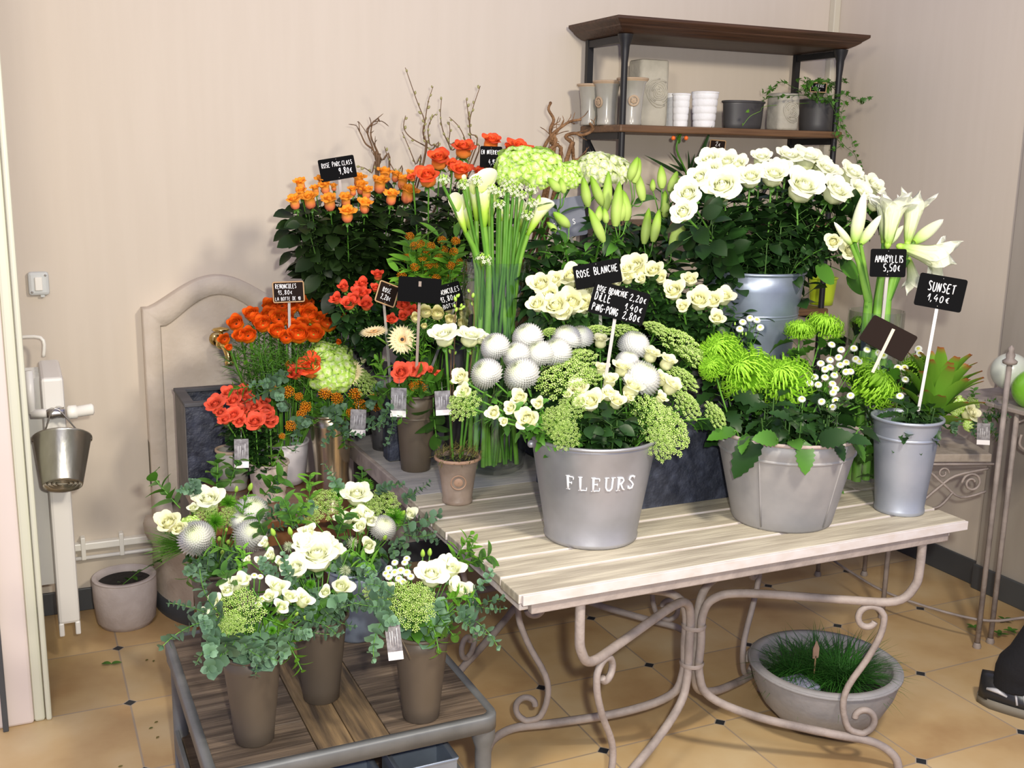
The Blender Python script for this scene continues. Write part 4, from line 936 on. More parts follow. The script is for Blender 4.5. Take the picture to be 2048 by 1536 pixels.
# glass vases
def glass_vase(label, c, r, h, rb=None, seg=48):
    t = thing('glass_vase', label, 'vase', c); rb = rb or r
    q = MB(); pr = [(.001, .004), (rb*.72, .004), (rb*.92, .018), (r*.985, .07), (r, .12), (r, h)]; inn = [(r-.003, h), (r-.003, .13), (r*.955, .08), (rb*.86, .03), (rb*.6, .018), (.001, .016)]
    q.lathe(pr+inn, seg, c); q.build('body', m_glass, t); return t
cv_c = Vector((1.262, 2.845, TZ)); glass_vase('tall clear glass vase of calla lilies on the grey table', cv_c, .098, .632)
av_c = Vector((2.200, 2.300, TZ)); glass_vase('tall clear glass vase of amaryllis beside the long slate trough', av_c, .077, .52)

# ------------------------------------------------------------------ FLEURS bucket contents
z5 = zm(850, 600, .3255)
def yl(y0, vref, k=.00115, cu=None, cx=0): return lambda u, v: y0+(vref-v)*k+((u-cx)**2*cu if cu else 0)
yF = lambda u, v: 2.25+(760-v)*.00125
fc = (fl_c.x, fl_c.y)
mums = [(375, 450, 100), (590, 455, 112), (430, 285, 92), (560, 335, 88), (700, 330, 95), (805, 320, 100), (630, 228, 98), (870, 235, 95), (955, 230, 85), (1285, 275, 100), (1330, 480, 122), (1245, 375, 75)]
bunch(mums, z5, yF, fc, .155, fl_c.z+.262, TZ, B_mum, 'white_chrysanthemum', 'fluffy white pompon chrysanthemum in the bucket lettered FLEURS', 'chrysanthemum', 'white pompons in the lettered bucket', Fo_mumd, sizef=1.15, fscale=.8, cam_w=.9)
brs = [(430, 700, 42), (535, 672, 40), (590, 612, 48), (640, 745, 66), (700, 645, 36), (945, 565, 58), (1015, 640, 66), (1130, 512, 48), (1120, 592, 46), (1172, 642, 48), (1262, 560, 66), (1205, 440, 52), (1502, 548, 58), (1480, 400, 54), (1448, 500, 46), (250, 570, 46), (232, 490, 52), (1078, 270, 46), (1085, 440, 42), (1380, 355, 52), (1440, 612, 38), (1240, 610, 36), (490, 750, 26), (880, 590, 22), (960, 640, 40), (1060, 620, 36)]
bunch(brs, z5, lambda u, v: 2.21+(800-v)*.0011, fc, .155, fl_c.z+.262, TZ, B_rwb, 'white_spray_rose', 'small creamy white spray rose in the bucket lettered FLEURS', 'rose', 'white spray roses in the lettered bucket', Fo_mid, sizef=1.38, fscale=.8)
umb = [(235, 640, 100), (840, 480, 165), (940, 360, 110), (800, 740, 90), (865, 830, 85), (1560, 255, 150), (1650, 350, 110), (1400, 720, 150), (1500, 800, 150), (1610, 640, 105), (1785, 705, 85), (1450, 880, 100), (1230, 190, 90), (1590, 480, 100), (1060, 190, 80), (760, 195, 45), (900, 660, 90), (1420, 170, 80), (1000, 470, 90)]
bunch(umb, z5, lambda u, v: 2.24+(780-v)*.0012, fc, .155, fl_c.z+.262, TZ, B_umb, 'green_lace_flower', 'pale green lacy dill umbel in the bucket lettered FLEURS', 'lace flower', 'green umbels in the lettered bucket', Fo_feath, sizef=1.15, fscale=.7)

# ------------------------------------------------------------------ zinc tub contents
z7 = zm(1350, 580, .3408); zc = (zi_c.x, zi_c.y)
yZ = lambda u, v: 2.15+(800-v)*.0014
spi = [(620, 490, 178), (390, 450, 165), (250, 335, 125), (1190, 520, 165), (1450, 465, 115), (1575, 485, 125), (885, 185, 110), (735, 215, 85), (1110, 190, 72), (210, 440, 80)]
bunch(spi, z7, yZ, zc, .182, zi_c.z+.245, TZ, B_spi, 'green_spider_chrysanthemum', 'bright lime green spider chrysanthemum in the wide zinc tub', 'chrysanthemum', 'green spider flowers in the zinc tub', Fo_mumd+Fo_mum, sizef=1.28, fscale=1.0, cam_w=.9, faceup=.30)
btn = [(855, 430), (910, 410), (960, 395), (1005, 425), (1060, 405), (970, 440), (880, 465), (910, 452), (935, 500), (880, 512), (820, 510), (790, 545), (840, 555), (925, 550), (942, 580), (928, 602), (745, 640), (860, 655), (942, 648), (925, 687), (1030, 620), (1003, 480), (1030, 478), (920, 320), (975, 350), (1050, 342), (1128, 350), (1195, 368), (1238, 362), (1310, 392), (1347, 455), (1308, 455), (1352, 525), (1320, 622), (398, 188), (480, 176), (500, 220), (380, 228), (1428, 345), (1435, 372), (1080, 420), (1225, 385), (440, 165)]
# the button flowers grow as sprays: each spray is one stem carrying several heads
sprays = {}
for x, y in btn: sprays.setdefault((int(x/210), int(y/150)), []).append((x, y))
for i, (k, lst) in enumerate(sorted(sprays.items())):
    pts = [Py(*z7(x, y), yZ(*z7(x, y))-.03) for x, y in lst]; cen = sum(pts, Vector())/len(pts)
    base = Vector((zi_c.x+random.uniform(-.06, .06), zi_c.y+random.uniform(-.06, .06), TZ+.012)); node = cen+Vector((0, .03, -.09)); node.z = max(node.z, TZ+.22)
    t = thing('button_chrysanthemum', 'spray of small white button chrysanthemums among the green spider flowers', 'chrysanthemum', base, 'white button sprays in the zinc tub')
    q = MB(); q.tube([Vector((0, 0, 0)), rim_point(zc, .182, TZ+.23, node)-base, node-base], .0022, 5, False)
    for p in pts: q.tube([node-base, (node*.4+p*.6)+Vector((0, 0, -.012))-base, p-base], .001, 4, False)
    q.build('stem', m_stem, t, local=True)
    for p in pts: inst('flower_head', B_btn, t, TRS(p-base, tocam(p)*.7+Vector((random.uniform(-.3, .3), 0, .6)), msize(9.5, p), random.random()*6))
    r = random.Random(i)
    for b in range(3):
        p = node+Vector((r.uniform(-.05, .05), r.uniform(-.03, .02), r.uniform(.03, .09))); inst('bud', B_bud, t, TRS(p-base, (0, 0, 1), .010, 0))
    inst('foliage', Fo_mum[i % 2], t, TRS(node-base, (0, 0, 1), 1, r.random()*6))
# broad chrysanthemum leaves that hang over the rim
for i, (da, L, dz, dt) in enumerate(((-.55, .125, -1.1, -.5), (.05, .085, -1.5, .1), (.50, .06, -.9, .3), (.85, .075, -.8, .2), (1.05, .07, -1.2, 0), (-.95, .08, -.1, -.3), (-1.25, .085, .1, -.2), (-.30, .08, .2, -.5), (.25, .09, .4, .6), (-.75, .06, -.6, .2), (.70, .07, .1, .2), (-.1, .07, .1, .1), (1.35, .08, -.3, .4), (-1.5, .08, -.2, -.4))):
    a = face_ang+da; rv = Vector((math.cos(a), math.sin(a), 0)); tv = Vector((-math.sin(a), math.cos(a), 0)); p = zi_c+rv*.188+Vector((0, 0, .258)); base = zi_c+rv*.08+Vector((0, 0, .014))
    t = thing('loose_leaf_stem', 'lobed green chrysanthemum leaf at the rim of the wide zinc tub', 'leaf', base, 'leaves over the tub rim')
    q = MB(); q.tube(smooth_path([Vector((0, 0, 0)), zi_c+rv*.165+Vector((0, 0, .235))-base, p-base], 4), .0016, 5, False); q.build('stem', m_stem, t, local=True)
    q = MB(); leaf(q, p-base-rv*.01, rv*.8+tv*dt+Vector((0, 0, dz)), rv+Vector((0, 0, .5)), L, L*.30, 14, .2, .5, serr=.20); q.build('blade', Fo_mum[0].materials[0] if i % 2 else m_leafd, t, local=True)

def filler(n, c, rim_r, rim_z, fz0, ang0, ang1, rad, z0, z1, label, group, fols, sc, seed, m=None, ctr=None):
    r = random.Random(seed)
    for i in range(n):
        a = ang0+(ang1-ang0)*(i+.5)/n+r.uniform(-.1, .1); rd = r.uniform(*rad); p = Vector((c.x+rd*math.cos(a), c.y+rd*math.sin(a), r.uniform(z0, z1))); base = Vector((c.x+r.uniform(-.04, .04), c.y+r.uniform(-.04, .04), fz0+.012))
        t = thing('leafy_shoot', label, 'foliage stem', base, group)
        q = MB(); q.tube([Vector((0, 0, 0)), rim_point((c.x, c.y), rim_r, rim_z, p)-base, p-base], .002, 5, False); q.build('stem', m or m_stemd, t, local=True); inst('foliage', r.choice(fols), t, TRS(p-base+Vector((0, 0, .03)), p-Vector((c.x, c.y, rim_z-.25)), sc, r.random()*6))
filler(16, fl_c, .155, fl_c.z+.255, TZ, face_ang-1.7, face_ang+1.7, (.06, .125), TZ+.285, TZ+.325, 'dark leafy shoot between the flowers of the lettered bucket', 'leafy shoots in the lettered bucket', Fo_mumd+Fo_dark, .62, 71)
filler(18, zi_c, .182, zi_c.z+.24, TZ, face_ang-1.9, face_ang+1.9, (.06, .160), TZ+.28, TZ+.34, 'dark leafy shoot between the green spider flowers', 'leafy shoots in the zinc tub', Fo_mumd, .8, 72)
# ------------------------------------------------------------------ tall zinc vase: protea
pts = [(1650, 470, -8), (1560, 450, -40), (1700, 440, 20), (1690, 520, 30)]
base = ta_c+Vector((0, 0, .012)); tip = Py(1905, 760, 2.09); node = tip+Vector((-.02, .03, -.055))
t = thing('protea_stem', 'thick stem with a goblet of red-tipped green leaves behind the spider flowers on the right', 'foliage stem', base, None)
q = MB(); q.tube([Vector((0, 0, 0)), Vector((.02, 0, .2)), node-base], .006, 8, False); q.build('stem', m_stem, t, local=True)
q = MB(); rr = random.Random(4)
for ring, (n, L, el, rad) in enumerate(((9, .14, 84, .012), (10, .15, 76, .018), (11, .145, 68, .022), (10, .12, 58, .02), (8, .09, 42, .02))):
    for k in range(n):
        a = 2*PI*(k+.5*ring)/n+rr.uniform(-.1, .1); e = math.radians(el+rr.uniform(-5, 5)); d = Vector((math.cos(a)*math.cos(e), math.sin(a)*math.cos(e), math.sin(e)))
        leaf(q, Vector((math.cos(a)*rad, math.sin(a)*rad, -.02*ring)), d, -Vector((math.cos(a), math.sin(a), 0)), L*rr.uniform(.9, 1.08), .019, 9, .25, .8, wexp=.45, skew=1.2, blunt=.45)
inst('leaf_goblet', q.mesh('goblet', [m_pro]), t, TRS(node-base, Vector((.30, .1, 1)), 1.0))

filler(10, ta_c, .088, TZ+.25, TZ, face_ang-1.2, face_ang+1.9, (.03, .075), TZ+.26, TZ+.30, 'dark leafy shoot at the rim of the tall pale zinc vase', 'leafy shoots in the tall zinc vase', Fo_mumd, .6, 77)
# ------------------------------------------------------------------ large white roses in the blue bucket
z6 = zm(1340, 280, .3418); bc2 = (bl_c.x, bl_c.y)
big = [(310, 290, 118), (235, 145, 88), (110, 330, 92), (470, 235, 85), (390, 165, 75), (600, 225, 92), (530, 125, 68), (690, 125, 82), (790, 135, 95), (765, 300, 122), (955, 320, 100), (1045, 225, 90), (900, 200, 85), (1170, 290, 80), (80, 430, 78), (180, 235, 80), (1090, 320, 80), (1190, 385, 58), (330, 150, 80), (640, 180, 70), (240, 200, 80), (870, 150, 70)]
bunch(big, z6, lambda u, v: 2.44+(400-v)*.0022+abs(u-1555)*.0001, bc2, .142, 1.33, 1.0, B_rw, 'large_white_rose', 'very large open white rose in the blue-grey bucket', 'rose', 'large white roses in the blue-grey bucket', Fo_dark, sizef=1.08, fscale=1.0, fol_off=.02, cen=(1.98, 2.62, 1.38), stem_r=.0032)
r = random.Random(21)
for i in range(14):   # leafy rose stems without bloom filling the lower dome
    a = r.uniform(PI*.9, PI*2.1); rad = r.uniform(.10, .20); p = Vector((1.98+rad*math.cos(a)*1.25, 2.56+rad*math.sin(a)*.8, r.uniform(1.38, 1.47))); base = bl_c+Vector((r.uniform(-.05, .05), r.uniform(-.05, .05), .012))
    t = thing('leafy_rose_stem', 'dark leafy rose shoot under the large white roses', 'foliage stem', base, 'rose shoots in the blue-grey bucket')
    q = MB(); q.tube([Vector((0, 0, 0)), rim_point(bc2, .142, 1.32, p)-base, p-base], .002, 5, False); q.build('stem', m_stemd, t, local=True); inst('foliage', Fo_dark[i % 3], t, TRS(p-base+Vector((0, 0, .02)), (p-Vector((1.98, 2.6, 1.1))), .75, r.random()*6))
for x, y, rr_ in ((950, 605, 48), (1050, 660, 58)):
    p = Py(*z6(x, y), 2.33); base = bl_c+Vector((.03, -.03, .012))
    flower('large_white_rose', 'half-open white rose bud drooping below the large roses'+(' on the left of its pair' if x < 1000 else ' on the right of its pair'), 'rose', None, p, base, rim_point(bc2, .142, 1.32, p), B_rwb[0], msize(rr_*.34*1.3, p), tocam(p)+Vector((.1, 0, .2)), Fo_dark[0], .4, .002)
for x, y in ((1020, 770), (1060, 860), (880, 800)):
    p = Py(*z6(x, y), 2.36); base = bl_c+Vector((.04, -.04, .012))
    t = thing('rose_leaf_shoot', 'big rounded dark rose leaf hanging beside the blue-grey bucket', 'leaf', base, 'rose leaves beside the blue-grey bucket')
    q = MB(); q.tube(smooth_path([Vector((0, 0, 0)), Vector((2.07, 2.50, 1.35))-base, p-base+Vector((0, 0, .03))], 3), .0015, 5, False); q.build('stem', m_stemd, t, local=True)
    q = MB(); leaf(q, p-base+Vector((-.02, 0, .03)), (.55, -.35, -.45), (0, -1, .6), .075, .030, 7, .1, .4, wexp=.6); q.build('blade', m_leafm, t, local=True)

# ------------------------------------------------------------------ lilies
lb_c = Vector((1.60, 2.96, 1.06)); vessel('lily_bucket', 'dark bucket of lilies hidden behind the roses on the back slate trough', 'bucket', lb_c, [(.09, 0)]+cone_prof(.09, .125, .14, 4)[1:], m_anth)
z4 = zm(850, 250, .293); zB = zm(1040, 300, .2214)
# (x, y of lower end, x, y of tip) in the zoomed view, grouped by stem
lil = [[(615, 510, 570, 240), (745, 500, 640, 230), (775, 550, 800, 190)], [(755, 830, 620, 520), (700, 650, 720, 500), (780, 660, 760, 520)],
       [(860, 690, 900, 280), (960, 640, 930, 360), (900, 640, 930, 400)], [(1110, 460, 1050, 180), (990, 270, 1065, 60), (1030, 300, 1080, 70)],
       [(1280, 350, 1275, 135), (1200, 370, 1200, 260), (1350, 380, 1420, 190), (1310, 610, 1310, 360)], [(1120, 850, 1165, 520), (1200, 830, 1260, 530)],
       [(1365, 890, 1530, 480)], [(360, 370, 250, 250), (400, 390, 365, 250)], [(160, 500, 175, 400), (330, 730, 240, 650)], [(440, 690, 300, 560)], [(1410, 330, 1440, 250)]]
for i, st in enumerate(lil):
    Yb = 2.78 - (.0 if st[0][1] < 560 else .10) + .01*(i % 3)
    low = [Py(*zB(a, b), Yb) for a, b, c, d in st]; node = sum(low, Vector())/len(low)+Vector((0, .02, -.05)); base = lb_c+Vector((R_.uniform(-.05, .05), R_.uniform(-.05, .05), .012))
    t = thing('lily', ('lily stem whose single long whitish bud leans beside the large roses' if i == 6 else 'white lily stem with closed pale green buds'), 'lily', base, None if i == 6 else 'lily stems in bud')
    q = MB(); q.tube(smooth_path([Vector((0, 0, 0)), rim_point((lb_c.x, lb_c.y), .125, 1.19, node)-base, node-base], 4), .0035, 6, False)
    for p in low: q.tube(smooth_path([node-base, (node+p)/2-base+Vector((0, -.01, -.01)), p-base], 3), .0018, 5, False)
    q.build('stem', m_stem, t, local=True)
    for (a, b, c, d), p in zip(st, low):
        e = Py(*zB(c, d), Yb+R_.uniform(-.015, .03)); L = (e-p).length
        wd_ = 1.0 if L > .06 else .9
        o = inst('bud', B_lil, t, TRS(p-base, e-p, L, R_.uniform(0, 6))); 
        sx_ = min(1.6, max(.85, .0145/(.155*L)*(1.25 if i == 6 or (i == 2) else 1))); o.matrix_basis = TRS(p-base, e-p, 1, R_.uniform(0, 6)) @ Matrix.Diagonal((L*sx_*1.12, L*sx_*1.12, L, 1))
    inst('foliage', Fo_lily[i % 2], t, TRS(node-base+Vector((0, 0, -.01)), node-Vector((node.x, node.y+.1, node.z-.5)), .85, R_.uniform(0, 6)))
    inst('lower_foliage', Fo_lilyd[i % 2], t, TRS(node-base+Vector((0, 0, -.05)), (0, 0, 1), .95, R_.uniform(0, 6)))
r = random.Random(5)
for i in range(9):
    p = Vector((1.36+.075*i, 2.70+r.uniform(0, .08), r.uniform(1.27, 1.36))); base = lb_c+Vector((r.uniform(-.05, .05), r.uniform(-.05, .05), .012))
    t = thing('leafy_lily_stem', 'dark leafy lily shoot without buds below the lily buds', 'foliage stem', base, 'lily shoots below the buds')
    q = MB(); q.tube(smooth_path([Vector((0, 0, 0)), rim_point((lb_c.x, lb_c.y), .125, 1.19, p)-base, p-base], 4), .003, 5, False); q.build('stem', m_stemd, t, local=True); inst('foliage', Fo_lilyd[i % 2], t, TRS(p-base, (0, -.2, 1), .8, r.random()*6))

# ------------------------------------------------------------------ smaller white roses in two low pots on the slate trough
r1_c = Vector((1.42, 2.52, 1.0)); r2_c = Vector((1.745, 2.50, 1.0))
for c, lb in ((r1_c, 'low grey pot of cream roses on the left end of the long slate trough'), (r2_c, 'low grey pot of cream roses in the middle of the long slate trough')):
    vessel('rose_pot', lb, 'pot', c, [(.055, 0)]+cone_prof(.055, .070, .10, 4)[1:], m_anth)
g1 = [(800, 1110, 85), (890, 1075, 62), (1000, 1060, 85), (772, 1235, 66), (900, 1255, 95), (1005, 1235, 95), (1095, 1160, 78), (1080, 1240, 80), (860, 1180, 70), (950, 1290, 70), (1120, 1090, 70), (1300, 1070, 60), (1380, 1060, 50)]
bunch(g1, z4, lambda u, v: 2.42+(600-v)*.001, (r1_c.x, r1_c.y), .07, 1.10, 1.0, B_rwb, 'cream_rose', 'cream white rose around the ROSE BLANCHE sign', 'rose', 'cream roses around the ROSE BLANCHE sign', Fo_dark, sizef=1.25, fscale=.5, stem_r=.003)
g2 = [(1445, 985, 85), (1385, 1000, 55), (1565, 1020, 72), (1610, 1060, 50), (1700, 1150, 75), (1810, 1070, 55), (1760, 1250, 50), (1870, 1215, 85), (1960, 1215, 70), (1990, 1330, 55), (1480, 1060, 40), (2035, 1190, 70)]
bunch(g2, z4, lambda u, v: 2.40+(600-v)*.0012, (r2_c.x, r2_c.y), .07, 1.10, 1.0, B_rwb, 'cream_rose', 'cream white rose between the chalk signs and the blue-grey bucket', 'rose', 'cream roses to the right of the chalk signs', Fo_dark, sizef=1.25, fscale=.5, stem_r=.003)

filler(9, r1_c, .07, 1.09, 1.0, face_ang-1.6, face_ang+1.9, (.06, .13), 1.14, 1.20, 'dark leafy shoot under the cream roses of the left low pot', 'leafy shoots of the left low rose pot', Fo_dark, .55, 73)
filler(12, r2_c, .07, 1.09, 1.0, face_ang-1.9, face_ang+1.9, (.06, .16), 1.14, 1.24, 'dark leafy shoot under the cream roses of the middle low pot', 'leafy shoots of the middle low rose pot', Fo_dark, .6, 74)
filler(14, lb_c, .12, 1.19, 1.06, face_ang-1.9, face_ang+1.9, (.12, .27), 1.26, 1.46, 'dark leafy lily shoot behind the cream roses', 'lily shoots behind the cream roses', Fo_lilyd, .8, 75)
# ------------------------------------------------------------------ callas and stars of Bethlehem in the glass vase
def cut_in_glass(c, r, p, off=None):
    d = Vector((p.x-c.x, p.y-c.y)); L = d.length; k = min(L, r*.72)/max(L, 1e-5); return Vector((c.x+d.x*k, c.y+d.y*k, 0))
zD = zm(880, 300, .2214)
cal = [((230, 740), (120, 400), .5), ((270, 720), (200, 400), .3), ((400, 690), (410, 170), 1), ((450, 690), (460, 330), .6), ((330, 640), (320, 220), .7), ((640, 690), (610, 480), .5), ((700, 740), (720, 420), .6), ((790, 770), (980, 420), 1), ((740, 760), (800, 470), .5), ((240, 330), (210, 215), .6), ((560, 640), (560, 520), .4)]
for i, (lo, hi, sp_) in enumerate(cal):
    Yc = 2.80+R_.uniform(-.03, .07) if i not in (7, 2) else 2.77
    p = Py(*zD(*lo), Yc); e = Py(*zD(*hi), Yc); L = (e-p).length
    b2 = Vector((cv_c.x-.01+(i-5)*.0135, cv_c.y+R_.uniform(-.045, .045), TZ+.025)); mid = cut_in_glass(cv_c, .095, p); mid.z = TZ+.60
    t = thing('calla_lily', ('white calla lily leaning out to the right of the glass vase' if i == 7 else 'tallest white calla lily in the glass vase' if i == 2 else 'green-white calla lily in the tall glass vase'), 'calla lily', b2, None if i in (2, 7) else 'calla lilies in the glass vase')
    q = MB(); q.tube(smooth_path([Vector((0, 0, 0)), (mid-b2)*.5+Vector((0, 0, 0)), mid-b2, p-b2], 4), .0075, 8, False, ); q.build('stem', m_stemp, t, local=True)
    inst('spathe', B_cal[0 if sp_ > .8 else 1], t, TRS(p-b2-(e-p).normalized()*.005, e-p, L/1.05*1.0, math.atan2(-p.y, -p.x)+PI+R_.uniform(-.5, .5)))
orn = [(30, 260, 60), (215, 300, 62), (330, 270, 60), (525, 375, 58), (660, 370, 58), (590, 330, 55), (540, 480, 55), (820, 350, 60), (700, 320, 55), (830, 470, 55), (790, 580, 60), (620, 270, 50), (470, 340, 50), (745, 400, 50), (390, 975, 72)]
for i, (x, y, r_) in enumerate(orn):
    last = i == 14; p = Py(*zD(x, y), 2.74+R_.uniform(-.02, .03) if not last else 2.79); s = msize(r_*.2214, p)*1.3
    b2 = Vector((cv_c.x+R_.uniform(-.055, .06), cv_c.y+R_.uniform(-.05, .03), TZ+.025)); mid = cut_in_glass(cv_c, .095, p); mid.z = TZ+.60
    if last: mid = (b2+p)/2
    t = thing('star_of_bethlehem', 'short star of Bethlehem stem inside the glass vase below its rim' if last else 'head of tiny white star flowers with black centres above the glass vase', 'star of Bethlehem', b2, None if last else 'star flower stems in the glass vase')
    q = MB(); q.tube(smooth_path([Vector((0, 0, 0)), (mid-b2)*.5, mid-b2, p-b2-Vector((0, 0, s*.8))], 4), .0045, 7, False); q.build('stem', m_stem, t, local=True)
    inst('flower_head', B_orn[i % 2], t, TRS(p-b2-Vector((0, 0, s*.4)), (R_.uniform(-.3, .3), -.3, 1), s, R_.uniform(0, 6)))

# ------------------------------------------------------------------ hydrangeas
hy_c = Vector((1.30, 3.13, TZ-.004)); vessel('hydrangea_bucket', 'dark bucket of hydrangeas hidden behind the glass vase', 'bucket', hy_c, [(.08, 0)]+cone_prof(.08, .11, .42, 4)[1:], m_anth)
for x, y, r_, wh, Y in ((640, 300, 170, 0, 2.98), (770, 320, 185, 0, 2.96), (960, 360, 120, 0, 2.95), (1180, 320, 150, 1, 2.98), (1290, 330, 130, 1, 3.0), (1050, 320, 90, 0, 3.02), (560, 370, 90, 0, 2.97), (910, 700, 60, 0, 2.86)):
    p = Py(*z4(x, y), Y); s = msize(r_*.293, p)
    flower('hydrangea', ('pale white-green hydrangea head behind the lily buds' if wh else 'lime green hydrangea head above the glass vase' if y < 600 else 'small green hydrangea head low between the callas and the lily leaves'), 'hydrangea', ('pale hydrangeas behind the lilies' if wh else 'lime green hydrangeas' if y < 600 else None), p, hy_c+Vector((0, 0, .012)), rim_point((hy_c.x, hy_c.y), .11, hy_c.z+.41, p), (B_hydw if wh else B_hyd)[0], s, Vector((0, -.35, 1)), None, stem_r=.004)
# ------------------------------------------------------------------ amaryllis
zE = zm(1340, 280, .3418)
for i, (lo, hi, k, lb) in enumerate((((1080, 600), (1140, 300), 'b', 'tall closed amaryllis bud, the leftmost upright one in its vase'), ((1115, 610), (1235, 440), 'b', 'amaryllis bud leaning right beside the leftmost upright bud'), ((1275, 610), (1330, 270), 'o', 'widest upright amaryllis trumpet in the glass vase'),
        ((1390, 600), (1450, 275), 'h', 'half-open amaryllis trumpet, the right one of the upright pair'), ((1250, 590), (1275, 290), 'h', 'pale amaryllis bloom tucked behind the widest trumpet'), ((1275, 610), (1365, 500), 'b', 'short green-tipped amaryllis bud in front of the widest trumpet'), ((1425, 600), (1600, 465), 'b', 'green-tipped amaryllis bud pointing to the upper right'),
        ((1350, 625), (1670, 715), 'o', 'amaryllis trumpet pointing straight right above the SUNSET sign'), ((1400, 700), (1440, 880), 'h', 'amaryllis bloom hanging down behind the SUNSET sign'), ((1060, 610), (960, 480), 'b', 'small amaryllis bud pointing to the upper left'))):
    Ya = 2.28 if i not in (4, 8) else 2.34
    p = Py(*zE(*lo), Ya); e = Py(*zE(*hi), Ya+(.02 if i != 7 else -.05)); L = (e-p).length
    gx = av_c.x+(.035 if i in (3, 6, 7, 8) else -.035 if i in (0, 1, 9) else .0); b2 = Vector((gx, av_c.y+R_.uniform(-.02, .02), TZ+.025)); node = Vector((gx+.0, av_c.y, min(p.z-.02, 1.27)))
    t = thing('amaryllis', lb, 'amaryllis', b2)
    q = MB(); q.tube(smooth_path([Vector((0, 0, 0)), (node-b2)*.6, node-b2], 3)+[(node*.4+p*.6)-b2+Vector((0, 0, .01)), p-b2], [.012]*7+[.006, .005], 8, False); q.build('stem', m_stemp if i % 2 else m_stem, t, local=True)
    wdt = {'b': 1.0, 'o': 1.02, 'h': 1.0}[k]
    o = inst('bloom' if k != 'b' else 'bud', {'b': B_amab, 'o': B_ama, 'h': B_amah}[k], t, TRS(p-b2, e-p, 1, R_.uniform(0, 6)) @ Matrix.Diagonal((L*wdt, L*wdt, L*1.0, 1)))
# ------------------------------------------------------------------ small orange roses (back left)
oc = Vector((1.00, 3.46, TZ-.004)); vessel('rose_bucket', 'dark bucket hidden under the leaves of the small orange roses', 'bucket', oc, [(.08, 0)]+cone_prof(.08, .11, .30, 4)[1:], m_anth)
zC = zm(540, 320, .1953)
sm = [(320, 290, 62), (325, 370, 55), (260, 470, 68), (415, 460, 78), (545, 260, 62), (570, 320, 62), (470, 330, 45), (615, 480, 78), (780, 450, 66), (790, 600, 78), (905, 250, 66), (930, 320, 62), (985, 370, 62), (970, 510, 70), (1120, 300, 80), (1170, 200, 72), (1280, 200, 52), (1350, 265, 66), (1240, 425, 72), (1400, 400, 86), (1430, 185, 50), (655, 300, 36), (850, 345, 45)]
bunch(sm, zC, lambda u, v: 3.20+(440-v)*.0016, (oc.x, oc.y), .11, oc.z+.30, TZ, B_ro, 'small_orange_rose', 'small yellow-orange rose in the tall dark-leaved bunch at the back left', 'rose', 'small orange roses at the back left', Fo_bronze, sizef=1.36, fscale=1.0, fol_off=.03, cen=(1.0, 3.4, 1.15), cam_w=.45, faceup=1.0, stem_r=.002)
r = random.Random(8)
for i in range(22):
    u = r.uniform(590, 860); v = r.uniform(440, 590); p = Py(u, v, r.uniform(3.18, 3.36)); base = oc+Vector((r.uniform(-.05, .05), r.uniform(-.05, .05), .012))
    if v > 520: p = Py(u*.75+185, v, 3.25)
    t = thing('leafy_rose_stem', 'dark bronze leafy rose shoot under the small orange roses', 'foliage stem', base, 'rose shoots under the small orange roses')
    q = MB(); q.tube([Vector((0, 0, 0)), rim_point((oc.x, oc.y), .11, oc.z+.29, p)-base, p-base], .002, 5, False); q.build('stem', m_stemd, t, local=True); inst('foliage', Fo_bronze[i % 3], t, TRS(p-base+Vector((0, 0, .03)), (p-Vector((1.0, 3.5, 1.0))), .62, r.random()*6))
for i, (u, v, dx) in enumerate(((585, 445, -1), (570, 480, -1), (600, 520, -.7), (610, 555, -.5), (640, 590, -.4))):
    p = Py(u+28, v-4, 3.24); base = oc+Vector((-.04, 0, .012)); t = thing('rose_leaf_shoot', 'large dark rose leaf sticking out to the left of the small orange roses', 'leaf', base, 'rose leaves at the left of the small orange roses')
    q = MB(); q.tube(smooth_path([Vector((0, 0, 0)), Vector((-.05, -.02, .28)), p-base], 3), .0015, 5, False); q.build('stem', m_stemd, t, local=True)
    q = MB(); leaf(q, p-base, (dx, -.2, -.15-.1*i), (0, -1, 1), .075, .024, 6, .15, .5, wexp=.7); q.build('blade', m_leafb, t, local=True)
# big orange-red roses
ob = Vector((1.26, 3.42, TZ-.004)); vessel('rose_bucket', 'dark bucket hidden under the tall orange-red roses', 'bucket', ob, [(.08, 0)]+cone_prof(.08, .10, .35, 4)[1:], m_anth)
z1 = zm(500, 100, .293)
bo = [(1455, 700, 88), (1640, 655, 82), (1830, 710, 100), (1290, 775, 92), (1215, 890, 95), (1440, 850, 80), (1665, 815, 92), (1770, 700, 60), (1380, 800, 55), (1110, 880, 36), (1560, 850, 50)]
bunch(bo, z1, lambda u, v: 3.18+(360-v)*.0018, (ob.x, ob.y), .10, ob.z+.35, TZ, B_rbo, 'large_orange_rose', 'large orange-red rose in the tall bunch behind the glass vase', 'rose', 'large orange-red roses at the back', Fo_bronze, sizef=1.0, fscale=.8, fol_off=.07, cen=(1.33, 3.4, 1.25), cam_w=.6, faceup=.7, stem_r=.003)
